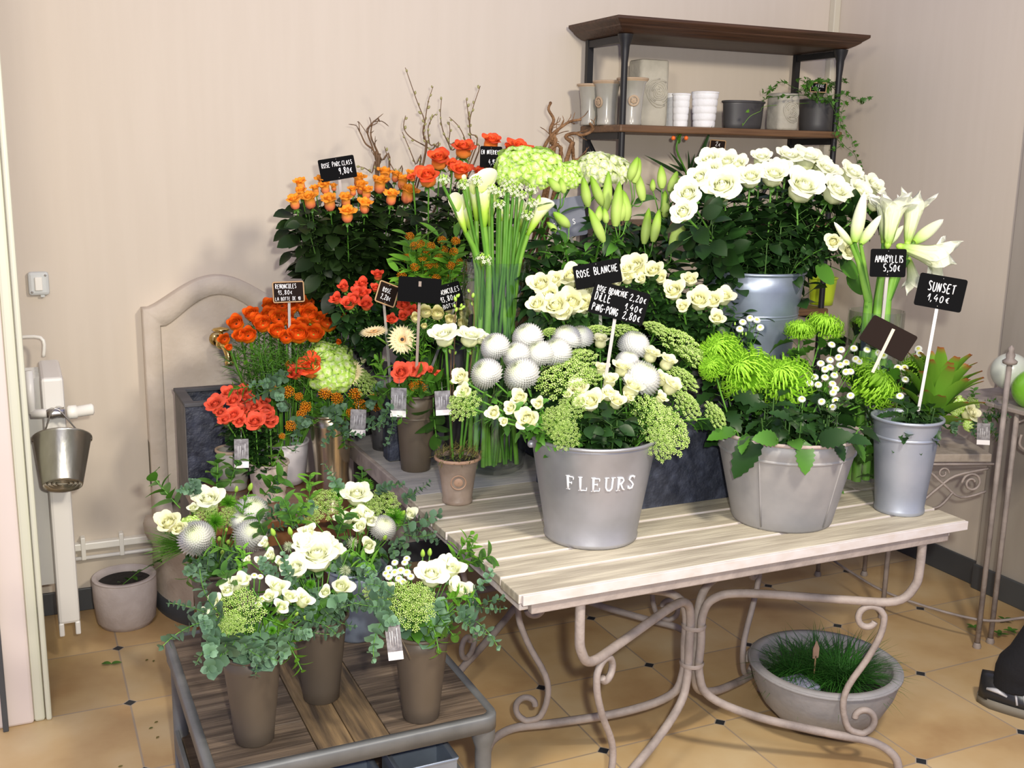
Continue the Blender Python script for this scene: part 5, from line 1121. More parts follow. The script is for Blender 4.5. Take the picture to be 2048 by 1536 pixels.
# willow branches
def bent_branch(t, pts, r0, r1, m, buds=0, seed=1, budm=None, twigs=0, nm='branch'):
    r = random.Random(seed); P_ = smooth_path(pts, 5); n = len(P_); q = MB(); q.tube(P_, [r0+(r1-r0)*i/(n-1) for i in range(n)], 6)
    for k in range(twigs):
        i = r.randrange(n//4, n-2); d = (P_[i+1]-P_[i]).normalized(); d = (d+rvec(r)*.7).normalized(); q.tube(smooth_path([P_[i], P_[i]+d*.03, P_[i]+d*.05+rvec(r)*.02], 3), [.0015]*6+[.0006], 4)
    q.build(nm, m, t)
    if buds:
        for k in range(buds):
            i = int(n*(.30+.68*(k+.5)/buds)); i = min(i, n-2); d = (P_[i+1]-P_[i]).normalized(); o = d.cross(rvec(r)).normalized(); b = P_[i]+o*(.002)
            q = MB(); sc = r.uniform(.010, .016); q.ball((0, 0, .5), .32, 6, 4, 1.5); q.xf(Matrix.Translation(b) @ rotz_to(d+o*.5) @ Matrix.Scale(sc, 4)); q.build('bud', budm or m_bud, t)
wc = Vector((1.30, 3.565, TZ-.004))
vessel('branch_pot', 'dark pot of willow branches hidden behind the roses', 'pot', Vector((1.14, 3.68, 0)), [(.06, 0)]+cone_prof(.06, .075, .9, 4)[1:], m_anth)
wpot = Vector((1.14, 3.68, .02))
wil = [[(1170, 830), (1180, 560), (1190, 480), (1140, 350), (1060, 120)], [(1180, 800), (1185, 600), (1200, 450), (1220, 340), (1250, 250)], [(1390, 800), (1370, 680), (1320, 560), (1300, 450), (1308, 325)], [(1520, 800), (1510, 650), (1500, 500), (1520, 400), (1572, 245)], [(1500, 780), (1500, 560), (1490, 440), (1475, 335)],
       [(1250, 820), (1225, 640), (1215, 540), (1240, 470), (1265, 438)], [(1260, 760), (1230, 680), (1100, 600), (1050, 530), (1062, 448)], [(1150, 830), (1130, 780), (1090, 680), (1040, 560)], [(1480, 780), (1475, 640), (1430, 530), (1360, 458)], [(1030, 900), (1000, 850), (950, 760), (918, 660)], [(860, 870), (830, 840), (780, 805), (732, 795)], [(1400, 780), (1360, 640), (1365, 560), (1360, 490)]]
for i, pl in enumerate(wil):
    pts = [Py(*z1(x, y), 3.60+.01*(i % 4)) for x, y in pl]; base = wpot+Vector((.01*(i % 4)-.015, .01*(i % 3), 0))
    lb = {0: 'tallest budding willow branch behind the roses, reaching highest on the wall', 3: 'budding willow branch, the tallest on the right side of its bunch'}.get(i, 'thin brown willow branch with small buds against the wall')
    t = thing('willow_branch', lb, 'branch', base, None if i in (0, 3) else 'willow branches against the wall')
    bent_branch(t, [base, Vector((base.x, base.y, .88))]+pts, .0035, .0012, m_twig, 9 if i < 6 else 5, i, twigs=0)
for i, pl in enumerate(([(870, 850), (860, 750), (835, 660), (800, 560), (815, 520), (870, 470), (885, 490)], [(875, 850), (880, 730), (850, 650), (825, 590), (835, 500), (865, 475)], [(860, 850), (850, 700), (790, 640), (760, 580), (735, 530)], [(950, 835), (900, 750), (850, 660), (820, 560)])):
    pts = [Py(*z1(x, y), 3.62) for x, y in pl]; base = wpot+Vector((-.03+.01*i, .02, 0)); t = thing('curly_hazel_branch', 'reddish brown curled hazel branch behind the small orange roses', 'branch', base, 'curly hazel branches on the left')
    bent_branch(t, [base, Vector((base.x, base.y, .88))]+pts, .005, .0018, m_twig, 0, 40+i, twigs=5)
hz = Vector((1.72, 3.66, 0)); vessel('branch_pot', 'tall dark pot of knobbly branches hidden behind the hydrangeas', 'pot', hz, [(.06, 0)]+cone_prof(.06, .08, .92, 4)[1:], m_anth)
z2 = zm(1080, 0, .3418)
for i, (pl, lb) in enumerate((([(70, 930), (75, 850), (60, 760), (80, 700), (50, 640), (65, 600)], 'upright knobbly rust brown branch left of the wall shelf'), ([(150, 960), (190, 850), (150, 800), (200, 780), (250, 790), (310, 760), (290, 720)], 'crooked dark branch curling in front of the left shelf posts'),
        ([(120, 950), (20, 900), (60, 800), (130, 740), (180, 710), (240, 700)], 'arching brown branch reaching the left end of the middle shelf'), ([(150, 950), (200, 940), (240, 930), (290, 930)], 'low gnarled branch lying over the hydrangeas'), ([(80, 900), (60, 840), (110, 760), (140, 700)], 'thin brown side branch next to the upright knobbly one'))):
    pts = [Py(*z2(x, y), 3.50) for x, y in pl]; base = hz+Vector((.012*i-.03, 0, .02)); t = thing('gnarled_branch', lb, 'branch', base)
    bent_branch(t, [base, Vector((base.x, base.y, .88))]+pts, .009, .0045 if i != 4 else .002, m_bark, 0, 60+i, twigs=7)

# ------------------------------------------------------------------ milkweed bush
mc = Vector((1.20, 3.30, TZ-.004))
zF = zm(540, 320, .1953)
mk = [(1430, 780), (1480, 880), (1600, 950), (1730, 1000), (1620, 1080), (1790, 1150), (1700, 1210), (1850, 1190), (1350, 1180), (1920, 1030), (1560, 1000), (1900, 830), (1650, 880), (1780, 920), (1850, 1080), (1480, 1100), (1400, 1000), (1700, 1090), (1880, 940), (1600, 1180), (1540, 860), (1760, 820)]
for i, (x, y) in enumerate(mk):
    p = Py(*zF(x, y), 3.02+R_.uniform(-.02, .05)); base = Vector((1.155+.02*(i % 3), 3.17+.01*(i % 2), TZ+.01))
    flower('milkweed', 'orange milkweed cluster on a bright leafy stem left of the glass vase', 'milkweed', 'orange milkweed left of the glass vase', p, base, (base+p)/2, B_mil[i % 2], msize(11, p), tocam(p)+Vector((0, 0, .8)), Fo_spear[i % 2], 1.15, .002, bloom_name='flower_cluster')
# ------------------------------------------------------------------ ranunculus
rn = Vector((.80, 3.34, .60)); vessel('lavender_pot', 'round pale lavender ceramic pot at the back of the low brown table', 'pot', Vector((.735, 3.335, .60)), [(.055, 0), (.062, .004), (.066, .016), (.070, .02), (.078, .09), (.080, .14)], m_lavpot)
rn = Vector((.735, 3.335, .60))
z3 = zm(400, 500, .293)
ran = [(250, 510, 60), (355, 445, 55), (275, 590, 50), (330, 590, 62), (170, 615, 42), (430, 515, 62), (390, 480, 50), (480, 392, 56), (560, 390, 62), (540, 480, 68), (530, 560, 58), (600, 470, 52), (670, 582, 74), (775, 580, 68), (740, 450, 68), (800, 480, 58), (870, 510, 68), (860, 430, 52), (930, 440, 62), (1035, 512, 68), (690, 380, 62), (760, 360, 62), (840, 350, 56), (640, 530, 52), (620, 400, 52), (900, 385, 44), (470, 450, 58), (960, 420, 52), (200, 668, 26), (945, 632, 20), (590, 602, 52), (700, 510, 48), (1100, 520, 40)]
bunch(ran, z3, lambda u, v: 3.18+(700-v)*.0017+abs(u-610)*.0002, (rn.x, rn.y), .080, rn.z+.14, .60, B_rno, 'orange_ranunculus', 'many-layered orange ranunculus in the wide bunch in front of the fountain', 'ranunculus', 'orange ranunculus by the fountain', Fo_feath, sizef=1.28, fscale=.9, cen=(.80, 3.36, .86), cam_w=1.1, faceup=.4, stem_r=.0026)
r = random.Random(31)
for i in range(16):
    p = Py(r.uniform(515, 640), r.uniform(700, 740), r.uniform(3.15, 3.3)); base = rn+Vector((r.uniform(-.02, .02), r.uniform(-.02, .02), .012))
    t = thing('ranunculus_shoot', 'feathery green ranunculus shoot below the orange ranunculus', 'foliage stem', base, 'green shoots below the ranunculus')
    q = MB(); q.tube([Vector((0, 0, 0)), rim_point((rn.x, rn.y), .08, rn.z+.13, p)-base, p-base], .002, 5, False); q.build('stem', m_stem, t, local=True); inst('foliage', Fo_feath[i % 2], t, TRS(p-base+Vector((0, 0, .02)), (p-base), .8, r.random()*6))
filler(14, pc_, .06, pc_.z+.11, .60, -PI, 0, (.05, .09), .72, .76, 'dark leafy shoot under the coral pink roses', 'leafy shoots in the beige pot', Fo_dark, .35, 76) if 0 else None
# coral-red roses behind
fr = Vector((.98, 3.20, TZ-.004)); vessel('rose_bucket', 'dark bucket hidden under the coral-red roses', 'bucket', Vector((1.045, 3.215, TZ-.004)), [(.045, 0)]+cone_prof(.045, .06, .25, 4)[1:], m_anth); fr = Vector((1.045, 3.215, TZ-.004))
rd = [(985, 265, 50), (1050, 350, 62), (1110, 250, 60), (1215, 185, 50), (1135, 385, 62), (1080, 305, 55), (935, 345, 52), (1020, 380, 62), (1125, 310, 52), (1200, 270, 42)]
bunch(rd, z3, lambda u, v: 3.08+(600-v)*.0016, (fr.x, fr.y), .06, fr.z+.25, TZ, B_rrd, 'coral_red_rose', 'coral-red rose between the ranunculus and the small brown framed sign', 'rose', 'coral-red roses behind the ranunculus', Fo_dark, sizef=1.0, fscale=.6, cam_w=.6)
wr = Vector((1.20, 3.02, TZ-.004))
wr_c = Vector((1.135, 2.985+.04, TZ-.004))
wk = Vector((1.185, 3.0, TZ))
rd2 = [(1400, 390, 60), (1445, 425, 52), (1310, 482, 48), (1390, 460, 48)]
vb = Vector((1.20, 3.315, TZ-.004)); vessel('rose_bucket', 'shiny tin bucket just visible above the coral roses of the taupe vase', 'bucket', Vector((1.163, 3.19, TZ-.004)), [(.038, 0)]+cone_prof(.038, .052, .26, 4)[1:], m_tin); vb = Vector((1.163, 3.19, TZ-.004))
bunch(rd2, z3, lambda u, v: 3.0+(640-v)*.001, (vb.x, vb.y), .05, vb.z+.26, TZ, B_rrd, 'coral_red_rose', 'coral-red rose under the black blank side of the large sign', 'rose', 'coral-red roses under the large blank sign', Fo_dark, sizef=1.0, fscale=.6, cam_w=.6)
iv = [(1540, 430, 55), (1620, 440, 60), (1700, 388, 66), (1780, 380, 56), (1805, 435, 50), (1475, 470, 44), (1710, 482, 50), (1790, 505, 46), (1530, 522, 26)]
bunch(iv, z3, lambda u, v: 2.93+(640-v)*.001, (vb.x, vb.y), .05, vb.z+.26, TZ, B_rnw, 'ivory_ranunculus', 'ivory ranunculus just left of the glass vase', 'ranunculus', 'ivory ranunculus left of the glass vase', Fo_feath, sizef=1.1, fscale=.6, cam_w=.4)
# gerberas
for x, y, r_, f, lb in ((1190, 580, 105, (-.2, -.15, 1), 'cream gerbera seen from the side, left of the open one'), (1380, 615, 108, None, 'cream gerbera facing the viewer with a dark centre')):
    p = Py(*z3(x, y), 2.98); base = vb+Vector((.01 if f else -.01, 0, .012))
    flower('cream_gerbera', lb, 'gerbera', None, p, base, rim_point((vb.x, vb.y), .05, vb.z+.25, p), B_ger, msize(r_*.293, p)*1.0, Vector(f) if f else tocam(p)+Vector((0, 0, .15)), None, stem_r=.0035, sm=m_stemp)

# ------------------------------------------------------------------ bouquets: each tied bunch is one thing, its flowers and sprigs are its parts
def bouquet(name, label, c, vz, items, fz, Y0, k=.0012, vref=None, greens=(), euc=(), collar=14, cm=None, loose=()):
    base = Vector((c.x, c.y, c.z+.012)); top = Vector((c.x, c.y, vz))
    t = thing(name, label, 'bouquet', base)
    q = MB(); q.tube([Vector((0, 0, 0)), top-base], [.020, .026], 10); q.build('stem_bundle', m_stemd, t, local=True)
    r = random.Random(int(c.x*1000)); core = top+Vector((0, 0, .0))
    stems = MB()
    for kind, x, y, rd_ in items:
        u, v = fz(x, y); Y = Y0+((vref or v)-v)*k; p = Py(u, v, Y); s = msize(rd_*(fz(1, 0)[0]-fz(0, 0)[0]), p)*1.12
        f = ((p-core).normalized()*.8+Vector((0, 0, .35))+tocam(p)*.9).normalized()
        me, nm, sf, sink = {'rose': (r.choice(B_rw), 'white_rose', 1.1, .45), 'cream': (r.choice(B_rwb), 'cream_rose', 1.1, .45), 'mum': (B_mum[0], 'white_chrysanthemum', 1.12, .4), 'dill': (r.choice(B_umb), 'green_umbel', 1.1, .4), 'tuft': (B_tuft, 'green_dianthus', 1., .1),
            'free': (B_free, 'white_freesia', 1.25, .5), 'bud': (B_bud, 'green_bud', 1.6, .5), 'btn': (B_btn, 'button_flower', 1., .1), 'liz': (r.choice(B_rw), 'lisianthus', 1.15, .4), 'this': (tuft_th, 'thistle', 1., .1), 'orose': (r.choice(B_rbo), 'orange_rose', 1.15, .5), 'rrose': (r.choice(B_rrd), 'red_rose', 1.2, .5),
            'coral': (r.choice(B_rco), 'coral_rose', 1.2, .45), 'hyd': (B_hydw[0], 'hydrangea', 1., .2), 'hydg': (B_hyd[0], 'hydrangea', 1., .2), 'ger': (B_ger, 'gerbera', 1., .1), 'milk': (r.choice(B_mil), 'milkweed_cluster', 1., .2)}[kind]
        if kind == 'ger': f = (tocam(p)+Vector((.1, 0, .35))).normalized()
        p2 = p-f*s*sink; inst(nm, me, t, TRS(p2-base, f, s*sf, r.uniform(0, 6)))
        stems.tube([core-base, (core*.5+p2*.5)-base+Vector((0, 0, -.01)), p2-base], .0016, 4, False)
    stems.build('flower_stems', m_stem, t, local=True)
    for me, nm, x, y, dx, dy, sc in greens:
        u, v = fz(x, y); p = Py(u, v, Y0+((vref or v)-v)*k+.01); d = RIGHT*dx+UP*(-dy)-Vector((0, .35, 0)); inst(nm, me, t, TRS(p-base, d, sc, r.uniform(0, 6)))
    for x0, y0, x1, y1 in euc:
        a = Py(*fz(x0, y0), Y0+((vref or fz(x0, y0)[1])-fz(x0, y0)[1])*k); b = Py(*fz(x1, y1), Y0-.03+((vref or fz(x1, y1)[1])-fz(x1, y1)[1])*k*.6); L = (b-a).length
        me = r.choice(E_long); inst('eucalyptus_sprig', me, t, TRS(a-base, (b-a), max(.42, L/.21), r.uniform(0, 6)))
    for i in range(collar):
        a = i*GA; d = Vector((math.cos(a), math.sin(a), r.uniform(.15, .9))); nm, lst = (cm or [('eucalyptus_sprig', E_short), ('leaf_sprig', Sp_dk)])[i % (len(cm) if cm else 2)]
        inst(nm, r.choice(lst), t, TRS(core-base+Vector((0, 0, -.01)), d, r.uniform(.65, .95), r.uniform(0, 6)))
    return t
tuft_th = tuft('thistle_a', mat('grey_green_thistle', (.42, .48, .30), .6), 120, 1., 9, .03, 1.6)
z8 = zm(280, 920, .401)
top = .205
bouquet('bouquet', 'white and green tied bouquet with eucalyptus spilling over the front left vase', BV[0], CZ+top, [('btn', 440, 620, 26), ('free', 480, 630, 55), ('free', 520, 610, 45), ('free', 440, 660, 45), ('dill', 490, 760, 110), ('dill', 460, 830, 60), ('free', 680, 650, 60), ('free', 700, 740, 45), ('free', 740, 690, 45), ('free', 810, 710, 52), ('free', 640, 690, 40), ('free', 370, 715, 42), ('free', 320, 765, 32), ('bud', 820, 790, 26), ('bud', 780, 770, 20), ('btn', 570, 575, 20), ('btn', 600, 580, 18), ('btn', 540, 590, 18), ('btn', 610, 690, 22), ('btn', 590, 720, 22), ('tuft', 660, 850, 26)],
    z8, 2.02, .0011, 1270, greens=[(Sp_lf[0], 'leaf_sprig', 560, 640, .5, .9, 1.0), (Sp_lf[1], 'leaf_sprig', 720, 870, .3, .6, .8), (Sp_lf[0], 'leaf_sprig', 600, 780, .8, .2, .8), (Sp_dk[0], 'leaf_sprig', 450, 640, -.2, -.6, .6), (Sp_lf[1], 'leaf_sprig', 500, 560, .2, -1, .6)],
    euc=[(450, 840, 370, 1170), (420, 800, 120, 780), (440, 800, 200, 640), (400, 840, 270, 1030), (600, 850, 600, 1010), (680, 860, 760, 960), (560, 880, 600, 1030), (480, 880, 430, 1050), (760, 820, 960, 930), (780, 800, 1000, 780), (500, 860, 520, 1000), (420, 860, 330, 900), (360, 780, 220, 690), (640, 880, 650, 1020), (390, 830, 300, 860), (700, 850, 820, 900)], collar=22, cm=[('eucalyptus_sprig', E_short)])
bouquet('bouquet', 'white and green tied bouquet with small button flowers in the front right vase', BV[1], CZ+top, [('btn', 1240, 540, 22), ('btn', 1270, 560, 24), ('btn', 1300, 550, 24), ('btn', 1330, 560, 24), ('btn', 1350, 580, 22), ('btn', 1240, 580, 22), ('btn', 1290, 590, 22), ('btn', 1320, 510, 20), ('btn', 1330, 490, 20), ('btn', 1270, 510, 20), ('btn', 1225, 565, 20), ('btn', 1310, 605, 20), ('rose', 1450, 590, 72), ('free', 1550, 560, 62), ('free', 1500, 530, 45), ('free', 1600, 660, 55), ('free', 1560, 640, 45), ('free', 1235, 650, 46), ('btn', 1645, 620, 22), ('btn', 1650, 660, 22), ('btn', 1655, 690, 22), ('btn', 1640, 640, 20), ('dill', 1340, 730, 110), ('dill', 1390, 700, 70), ('bud', 1410, 470, 28), ('bud', 1445, 465, 28), ('bud', 1150, 610, 22), ('dill', 1170, 650, 50), ('free', 1540, 520, 40)],
    z8, 1.98, .0011, 1230, greens=[(Sp_lf[0], 'leaf_sprig', 1180, 560, -.5, -.6, .8), (Sp_lf[1], 'leaf_sprig', 1560, 520, .3, -1, .8), (Sp_lf[1], 'leaf_sprig', 1440, 780, .3, .8, .8), (Sp_lf[0], 'leaf_sprig', 1500, 700, .6, -.3, .8), (Sp_dk[0], 'leaf_sprig', 1480, 760, .5, .8, .7), (Sp_dk[1], 'leaf_sprig', 1620, 530, .5, -.5, .8), (Sp_lf[0], 'leaf_sprig', 1600, 520, .4, -.8, .7)],
    euc=[(1260, 760, 1060, 900), (1250, 700, 1060, 690), (1240, 660, 1110, 620), (1560, 750, 1830, 830), (1600, 700, 1790, 600), (1600, 720, 1650, 800), (1250, 720, 1130, 760), (1620, 740, 1760, 700), (1580, 760, 1640, 870), (1240, 740, 1210, 840), (1280, 700, 1160, 540), (1620, 700, 1740, 780)], collar=16)
bouquet('bouquet', 'loose white bouquet with thistles in the middle of the plank table', BV[2], CZ+top, [('rose', 885, 500, 95), ('liz', 780, 555, 58), ('liz', 820, 440, 55), ('liz', 960, 470, 48), ('this', 1060, 410, 34), ('this', 740, 430, 32), ('this', 1025, 550, 34), ('free', 1000, 640, 58), ('free', 925, 665, 36), ('bud', 665, 365, 30), ('bud', 750, 360, 30), ('free', 625, 420, 30), ('free', 655, 480, 34), ('free', 700, 515, 28), ('free', 840, 370, 45), ('rose', 920, 430, 55), ('free', 880, 400, 40), ('free', 600, 510, 26), ('free', 540, 500, 22), ('tuft', 850, 620, 30)],
    z8, 2.20, .0011, 1170, greens=[(Sp_dk[0], 'leaf_sprig', 760, 330, -.2, -.9, .8), (Sp_dk[1], 'leaf_sprig', 980, 400, .1, -1, .8), (Sp_lf[0], 'leaf_sprig', 520, 470, -.9, -.3, .8), (Sp_dk[1], 'leaf_sprig', 820, 620, -.2, .3, .8)],
    euc=[(800, 640, 830, 760), (980, 700, 1080, 740), (900, 720, 960, 820), (760, 600, 660, 640), (700, 560, 560, 560), (1040, 600, 1130, 560), (860, 640, 870, 740), (780, 600, 700, 560)], collar=18)
bouquet('bouquet', 'white bouquet with three fluffy chrysanthemums at the back left of the plank table', BV[3], CZ+top, [('rose', 345, 215, 68), ('mum', 280, 390, 85), ('mum', 555, 255, 78), ('mum', 550, 375, 80), ('cream', 150, 325, 60), ('tuft', 375, 310, 62), ('tuft', 440, 215, 52), ('bud', 395, 395, 26), ('bud', 440, 410, 24), ('bud', 410, 460, 24), ('bud', 480, 150, 24), ('bud', 550, 140, 30), ('dill', 330, 260, 50), ('free', 265, 245, 30), ('dill', 450, 280, 50), ('mum', 500, 310, 50), ('cream', 200, 350, 40), ('bud', 430, 350, 20), ('hydg', 250, 320, 45)],
    z8, 2.53, .0012, 1060, greens=[(Sp_dk[0], 'leaf_sprig', 380, 170, 0, -1, 1.0), (Sp_dk[1], 'leaf_sprig', 620, 180, .4, -.8, .9), (Sp_dk[0], 'leaf_sprig', 200, 240, -.7, -.8, 1.1), (Sp_lf[0], 'leaf_sprig', 510, 330, -.1, -1, .8), (Sp_dk[1], 'leaf_sprig', 300, 480, -.5, .5, .7), (Sp_dk[0], 'leaf_sprig', 450, 130, .1, -1, .8)],
    euc=[(300, 190, 230, 90), (620, 250, 720, 130), (600, 300, 760, 220), (340, 440, 340, 560), (260, 180, 310, 100), (440, 460, 470, 560), (600, 380, 700, 340), (330, 470, 220, 560), (640, 300, 800, 240)], collar=14)
# pine-like grass tuft of the back left bouquet is a leafy sprig of its own kind
gr = MB(); r = random.Random(2)
a = Py(*z8(230, 430), 2.55); 
for k in range(150):
    d = RIGHT*(-1+r.uniform(-.1, .4))+UP*r.uniform(-.28, .50)+Vector((0, r.uniform(-.4, .2), 0)); leaf(gr, a+rvec(r)*.012, d, (0, 0, 1), r.uniform(.06, .105), .0013, 4, 0, .3)
tt = thing('grass_bundle', 'tuft of fine yellow-green grass sticking out of the back left bouquet', 'grass', a); gb = gr.build('blades', m_firy, tt); gb['kind'] = 'stuff'
bouquet('bouquet', 'white and green bouquet beside the slatted table in the small blue bucket', bb_c, CZ+.19, [('rose', 1080, 190, 66), ('dill', 915, 225, 80), ('dill', 1210, 215, 75), ('mum', 1210, 340, 62), ('tuft', 1270, 285, 62), ('tuft', 985, 170, 55), ('tuft', 1120, 130, 50), ('free', 1080, 290, 45), ('free', 1120, 280, 45), ('free', 1040, 300, 40), ('free', 1150, 310, 40), ('free', 1100, 340, 40), ('bud', 1310, 270, 26), ('bud', 1220, 390, 26), ('free', 1340, 280, 40), ('free', 1140, 430, 44), ('dill', 1130, 240, 60), ('free', 1000, 300, 36), ('bud', 1250, 210, 26), ('dill', 860, 290, 40)],
    z8, 2.45, .0012, 1060, greens=[(Sp_lf[0], 'leaf_sprig', 850, 230, -.2, -1, .9), (Sp_dk[0], 'leaf_sprig', 1100, 150, .1, -1, .6), (Sp_lf[1], 'leaf_sprig', 1010, 330, -.2, -1, .7), (Sp_lf[0], 'leaf_sprig', 760, 340, .2, -.8, .9), (Sp_dk[1], 'leaf_sprig', 640, 400, -.4, -.6, .8)],
    euc=[(1000, 160, 950, 60), (1280, 330, 1530, 290), (1300, 360, 1420, 420), (1300, 200, 1400, 160), (1280, 380, 1330, 440), (820, 260, 740, 210), (1180, 170, 1240, 90), (1250, 400, 1280, 470), (1330, 330, 1480, 380), (880, 220, 780, 260)], collar=14)

# coral and orange bouquet in the champagne vase
gv_c = Vector((.865, 3.225, .60)); 
gv = vessel('champagne_vase', 'tall mirror-bright champagne metal vase on the low brown table', 'vase', gv_c, [(.052, 0), (.055, .004), (.056, .012)]+[(.052+(.072-.052)*(k/6)**1.5, .012+.235*k/6) for k in range(1, 7)], m_gold)
gv_c = Vector((.865, 3.225, .60))
zG = zm(400, 640, .2343)
bouquet('bouquet', 'orange and green bouquet with a hydrangea and a cream gerbera in the champagne vase', gv_c, .60+.245, [('hydg', 1130, 420, 195), ('hydg', 1050, 310, 140), ('hydg', 1180, 300, 110), ('orose', 955, 430, 100), ('rrose', 820, 470, 62), ('orose', 900, 380, 50), ('ger', 1275, 450, 118), ('milk', 750, 610, 58), ('milk', 1070, 620, 60), ('milk', 1170, 665, 55), ('milk', 1330, 630, 62), ('milk', 1370, 720, 60), ('milk', 1510, 720, 58), ('milk', 900, 740, 55), ('milk', 860, 810, 50), ('milk', 770, 900, 50), ('milk', 620, 580, 38), ('milk', 540, 540, 32), ('milk', 760, 370, 38), ('milk', 1480, 660, 40), ('milk', 840, 650, 40), ('milk', 1290, 790, 45), ('dill', 1430, 560, 100), ('dill', 1380, 470, 60), ('milk', 1530, 360, 35), ('cream', 1390, 355, 28), ('milk', 700, 990, 30)],
    zG, 3.09, .0013, 830, greens=[(Sp_lf[0], 'leaf_sprig', 700, 400, -1, -.5, 1.1), (Sp_lf[1], 'leaf_sprig', 600, 400, -.9, -.2, 1.), (Sp_lf[0], 'leaf_sprig', 520, 560, -1, 0, .9), (Sp_dk[0], 'leaf_sprig', 1230, 620, .6, .8, 1.), (Sp_lf[1], 'leaf_sprig', 1240, 740, -.3, 1, 1.2), (Sp_lf[0], 'leaf_sprig', 1440, 720, 1, -.5, 1.2), (Sp_dk[1], 'leaf_sprig', 950, 600, 0, .7, .9), (Sp_lf[0], 'leaf_sprig', 720, 980, -.3, 1, 1.), (Sp_lf[1], 'leaf_sprig', 1040, 250, .1, -1, .5), (Sp_dk[0], 'leaf_sprig', 700, 500, -.7, .4, .8), (Sp_lf[1], 'leaf_sprig', 960, 680, -.2, 1, .8)],
    euc=[(760, 500, 600, 430), (720, 560, 460, 640), (760, 700, 640, 820), (700, 620, 620, 720), (930, 800, 900, 950), (1150, 780, 1200, 1060), (1450, 640, 1480, 820), (1400, 820, 1600, 960), (1250, 850, 1180, 1030), (1480, 560, 1560, 620), (820, 800, 850, 1060), (680, 480, 560, 620), (1180, 900, 1250, 980)], collar=20, cm=[('leaf_sprig', Sp_dk), ('eucalyptus_sprig', E_short), ('leaf_sprig', Sp_lf)])
zH = zm(700, 660, .2604)
bouquet('bouquet', 'coral rose bouquet with long dark leaves in the taller taupe vase', BV[4], BV[4].z+.235, [('coral', 400, 345, 72), ('coral', 520, 330, 62), ('coral', 470, 320, 55), ('coral', 665, 345, 30), ('coral', 610, 315, 26), ('coral', 560, 300, 35), ('milk', 550, 420, 52), ('milk', 490, 425, 40), ('milk', 600, 410, 35)],
    zH, 2.90, .001, 760, greens=[(Sp_dk[0], 'leaf_sprig', 420, 380, 1, -.1, 1.1), (Sp_dk[1], 'leaf_sprig', 560, 380, .9, -.1, 1.1), (Sp_lf[0], 'leaf_sprig', 470, 480, -.6, .8, .9), (Sp_dk[0], 'leaf_sprig', 640, 520, -.1, 1, 1.4), (Sp_dk[1], 'leaf_sprig', 620, 460, .8, -.2, 1.), (Sp_lf[1], 'leaf_sprig', 280, 400, -.3, -.8, .8), (Sp_lf[0], 'leaf_sprig', 460, 250, .1, -1, .7), (Sp_lf[1], 'leaf_sprig', 540, 260, 0, -1, .6), (Sp_dk[1], 'leaf_sprig', 350, 430, -.6, .2, .8)], euc=[(330, 560, 220, 650), (300, 600, 240, 780), (320, 640, 340, 740)], collar=16, cm=[('leaf_sprig', Sp_dk), ('leaf_sprig', Sp_lf)])
# coral roses in the beige pot
pc_ = Vector((.655, 3.185, .60))
vessel('beige_pot', 'speckled beige clay pot of coral pink roses on the low brown table', 'pot', pc_, [(.046, 0), (.049, .003), (.050, .012), (.048, .016)]+cone_prof(.049, .060, .118, 4)[1:], m_beigepot)
pc2 = Vector((.575, 3.33, .60)); vessel('beige_pot', 'glazed clay pot half hidden behind the coral rose pot', 'pot', pc2, [(.038, 0), (.041, .003), (.041, .012), (.040, .016)]+cone_prof(.041, .052, .13, 4)[1:], m_glz, rim_m=m_glz_rim)
co = [(140, 740, 78), (250, 640, 62), (370, 640, 68), (290, 710, 68), (290, 830, 72), (460, 760, 62), (370, 790, 60), (470, 890, 80), (570, 840, 66), (380, 700, 60), (545, 715, 48), (180, 800, 48), (560, 780, 56), (600, 890, 58), (220, 860, 52), (340, 880, 56), (420, 700, 50)]
bunch(co, zG, lambda u, v: 3.12+(860-v)*.0014, (pc_.x, pc_.y), .06, pc_.z+.118, .60, B_rco, 'coral_pink_rose', 'coral pink rose in the low dense bunch of the speckled beige pot', 'rose', 'coral pink roses in the beige pot', Fo_dark, sizef=1.3, fscale=.45, cen=(pc_.x, pc_.y+.02, pc_.z+.10), cam_w=.8, fol_off=.025)

# white roses standing in the small clay pot
for x, y, r_, lb in ((735, 85, 98, 'large white rose on a tall bare stem in the mossy clay pot, the left one'), (910, 95, 92, 'large white rose on a tall bare stem in the mossy clay pot, the right one'), (990, 75, 60, 'smaller white rose tucked behind the pair above the mossy clay pot')):
    p = Py(*zH(x, y), 2.56); base = Vector((sp_c.x+(x-860)*.0001, sp_c.y+(.01 if x > 950 else 0), TZ+.10))
    flower('white_rose', lb, 'rose', None, p-Vector((0, 0, .01)), base, None, B_rw[0], msize(r_*.2604, p)*1.25, Vector(((x-830)*.002-.15, -.35, .9)), None, stem_r=.0038, sm=m_stem)
for x0, x1, y1 in ((1720, 1755, 300), (1850, 1838, 260), (1700, 1790, 380)):
    p = Py(*z3(x1, y1), 2.60); q0 = Py(*z3(x0+20, 560), 2.60); base = sp_c+Vector((random.uniform(-.02, .02), .01, .11))
    t = thing('budding_twig', 'thin brown budding twig rising from the mossy clay pot', 'branch', base, 'twigs in the mossy clay pot'); bent_branch(t, [base, q0, p], .0018, .0008, m_twig, 7, x0, budm=m_budg)
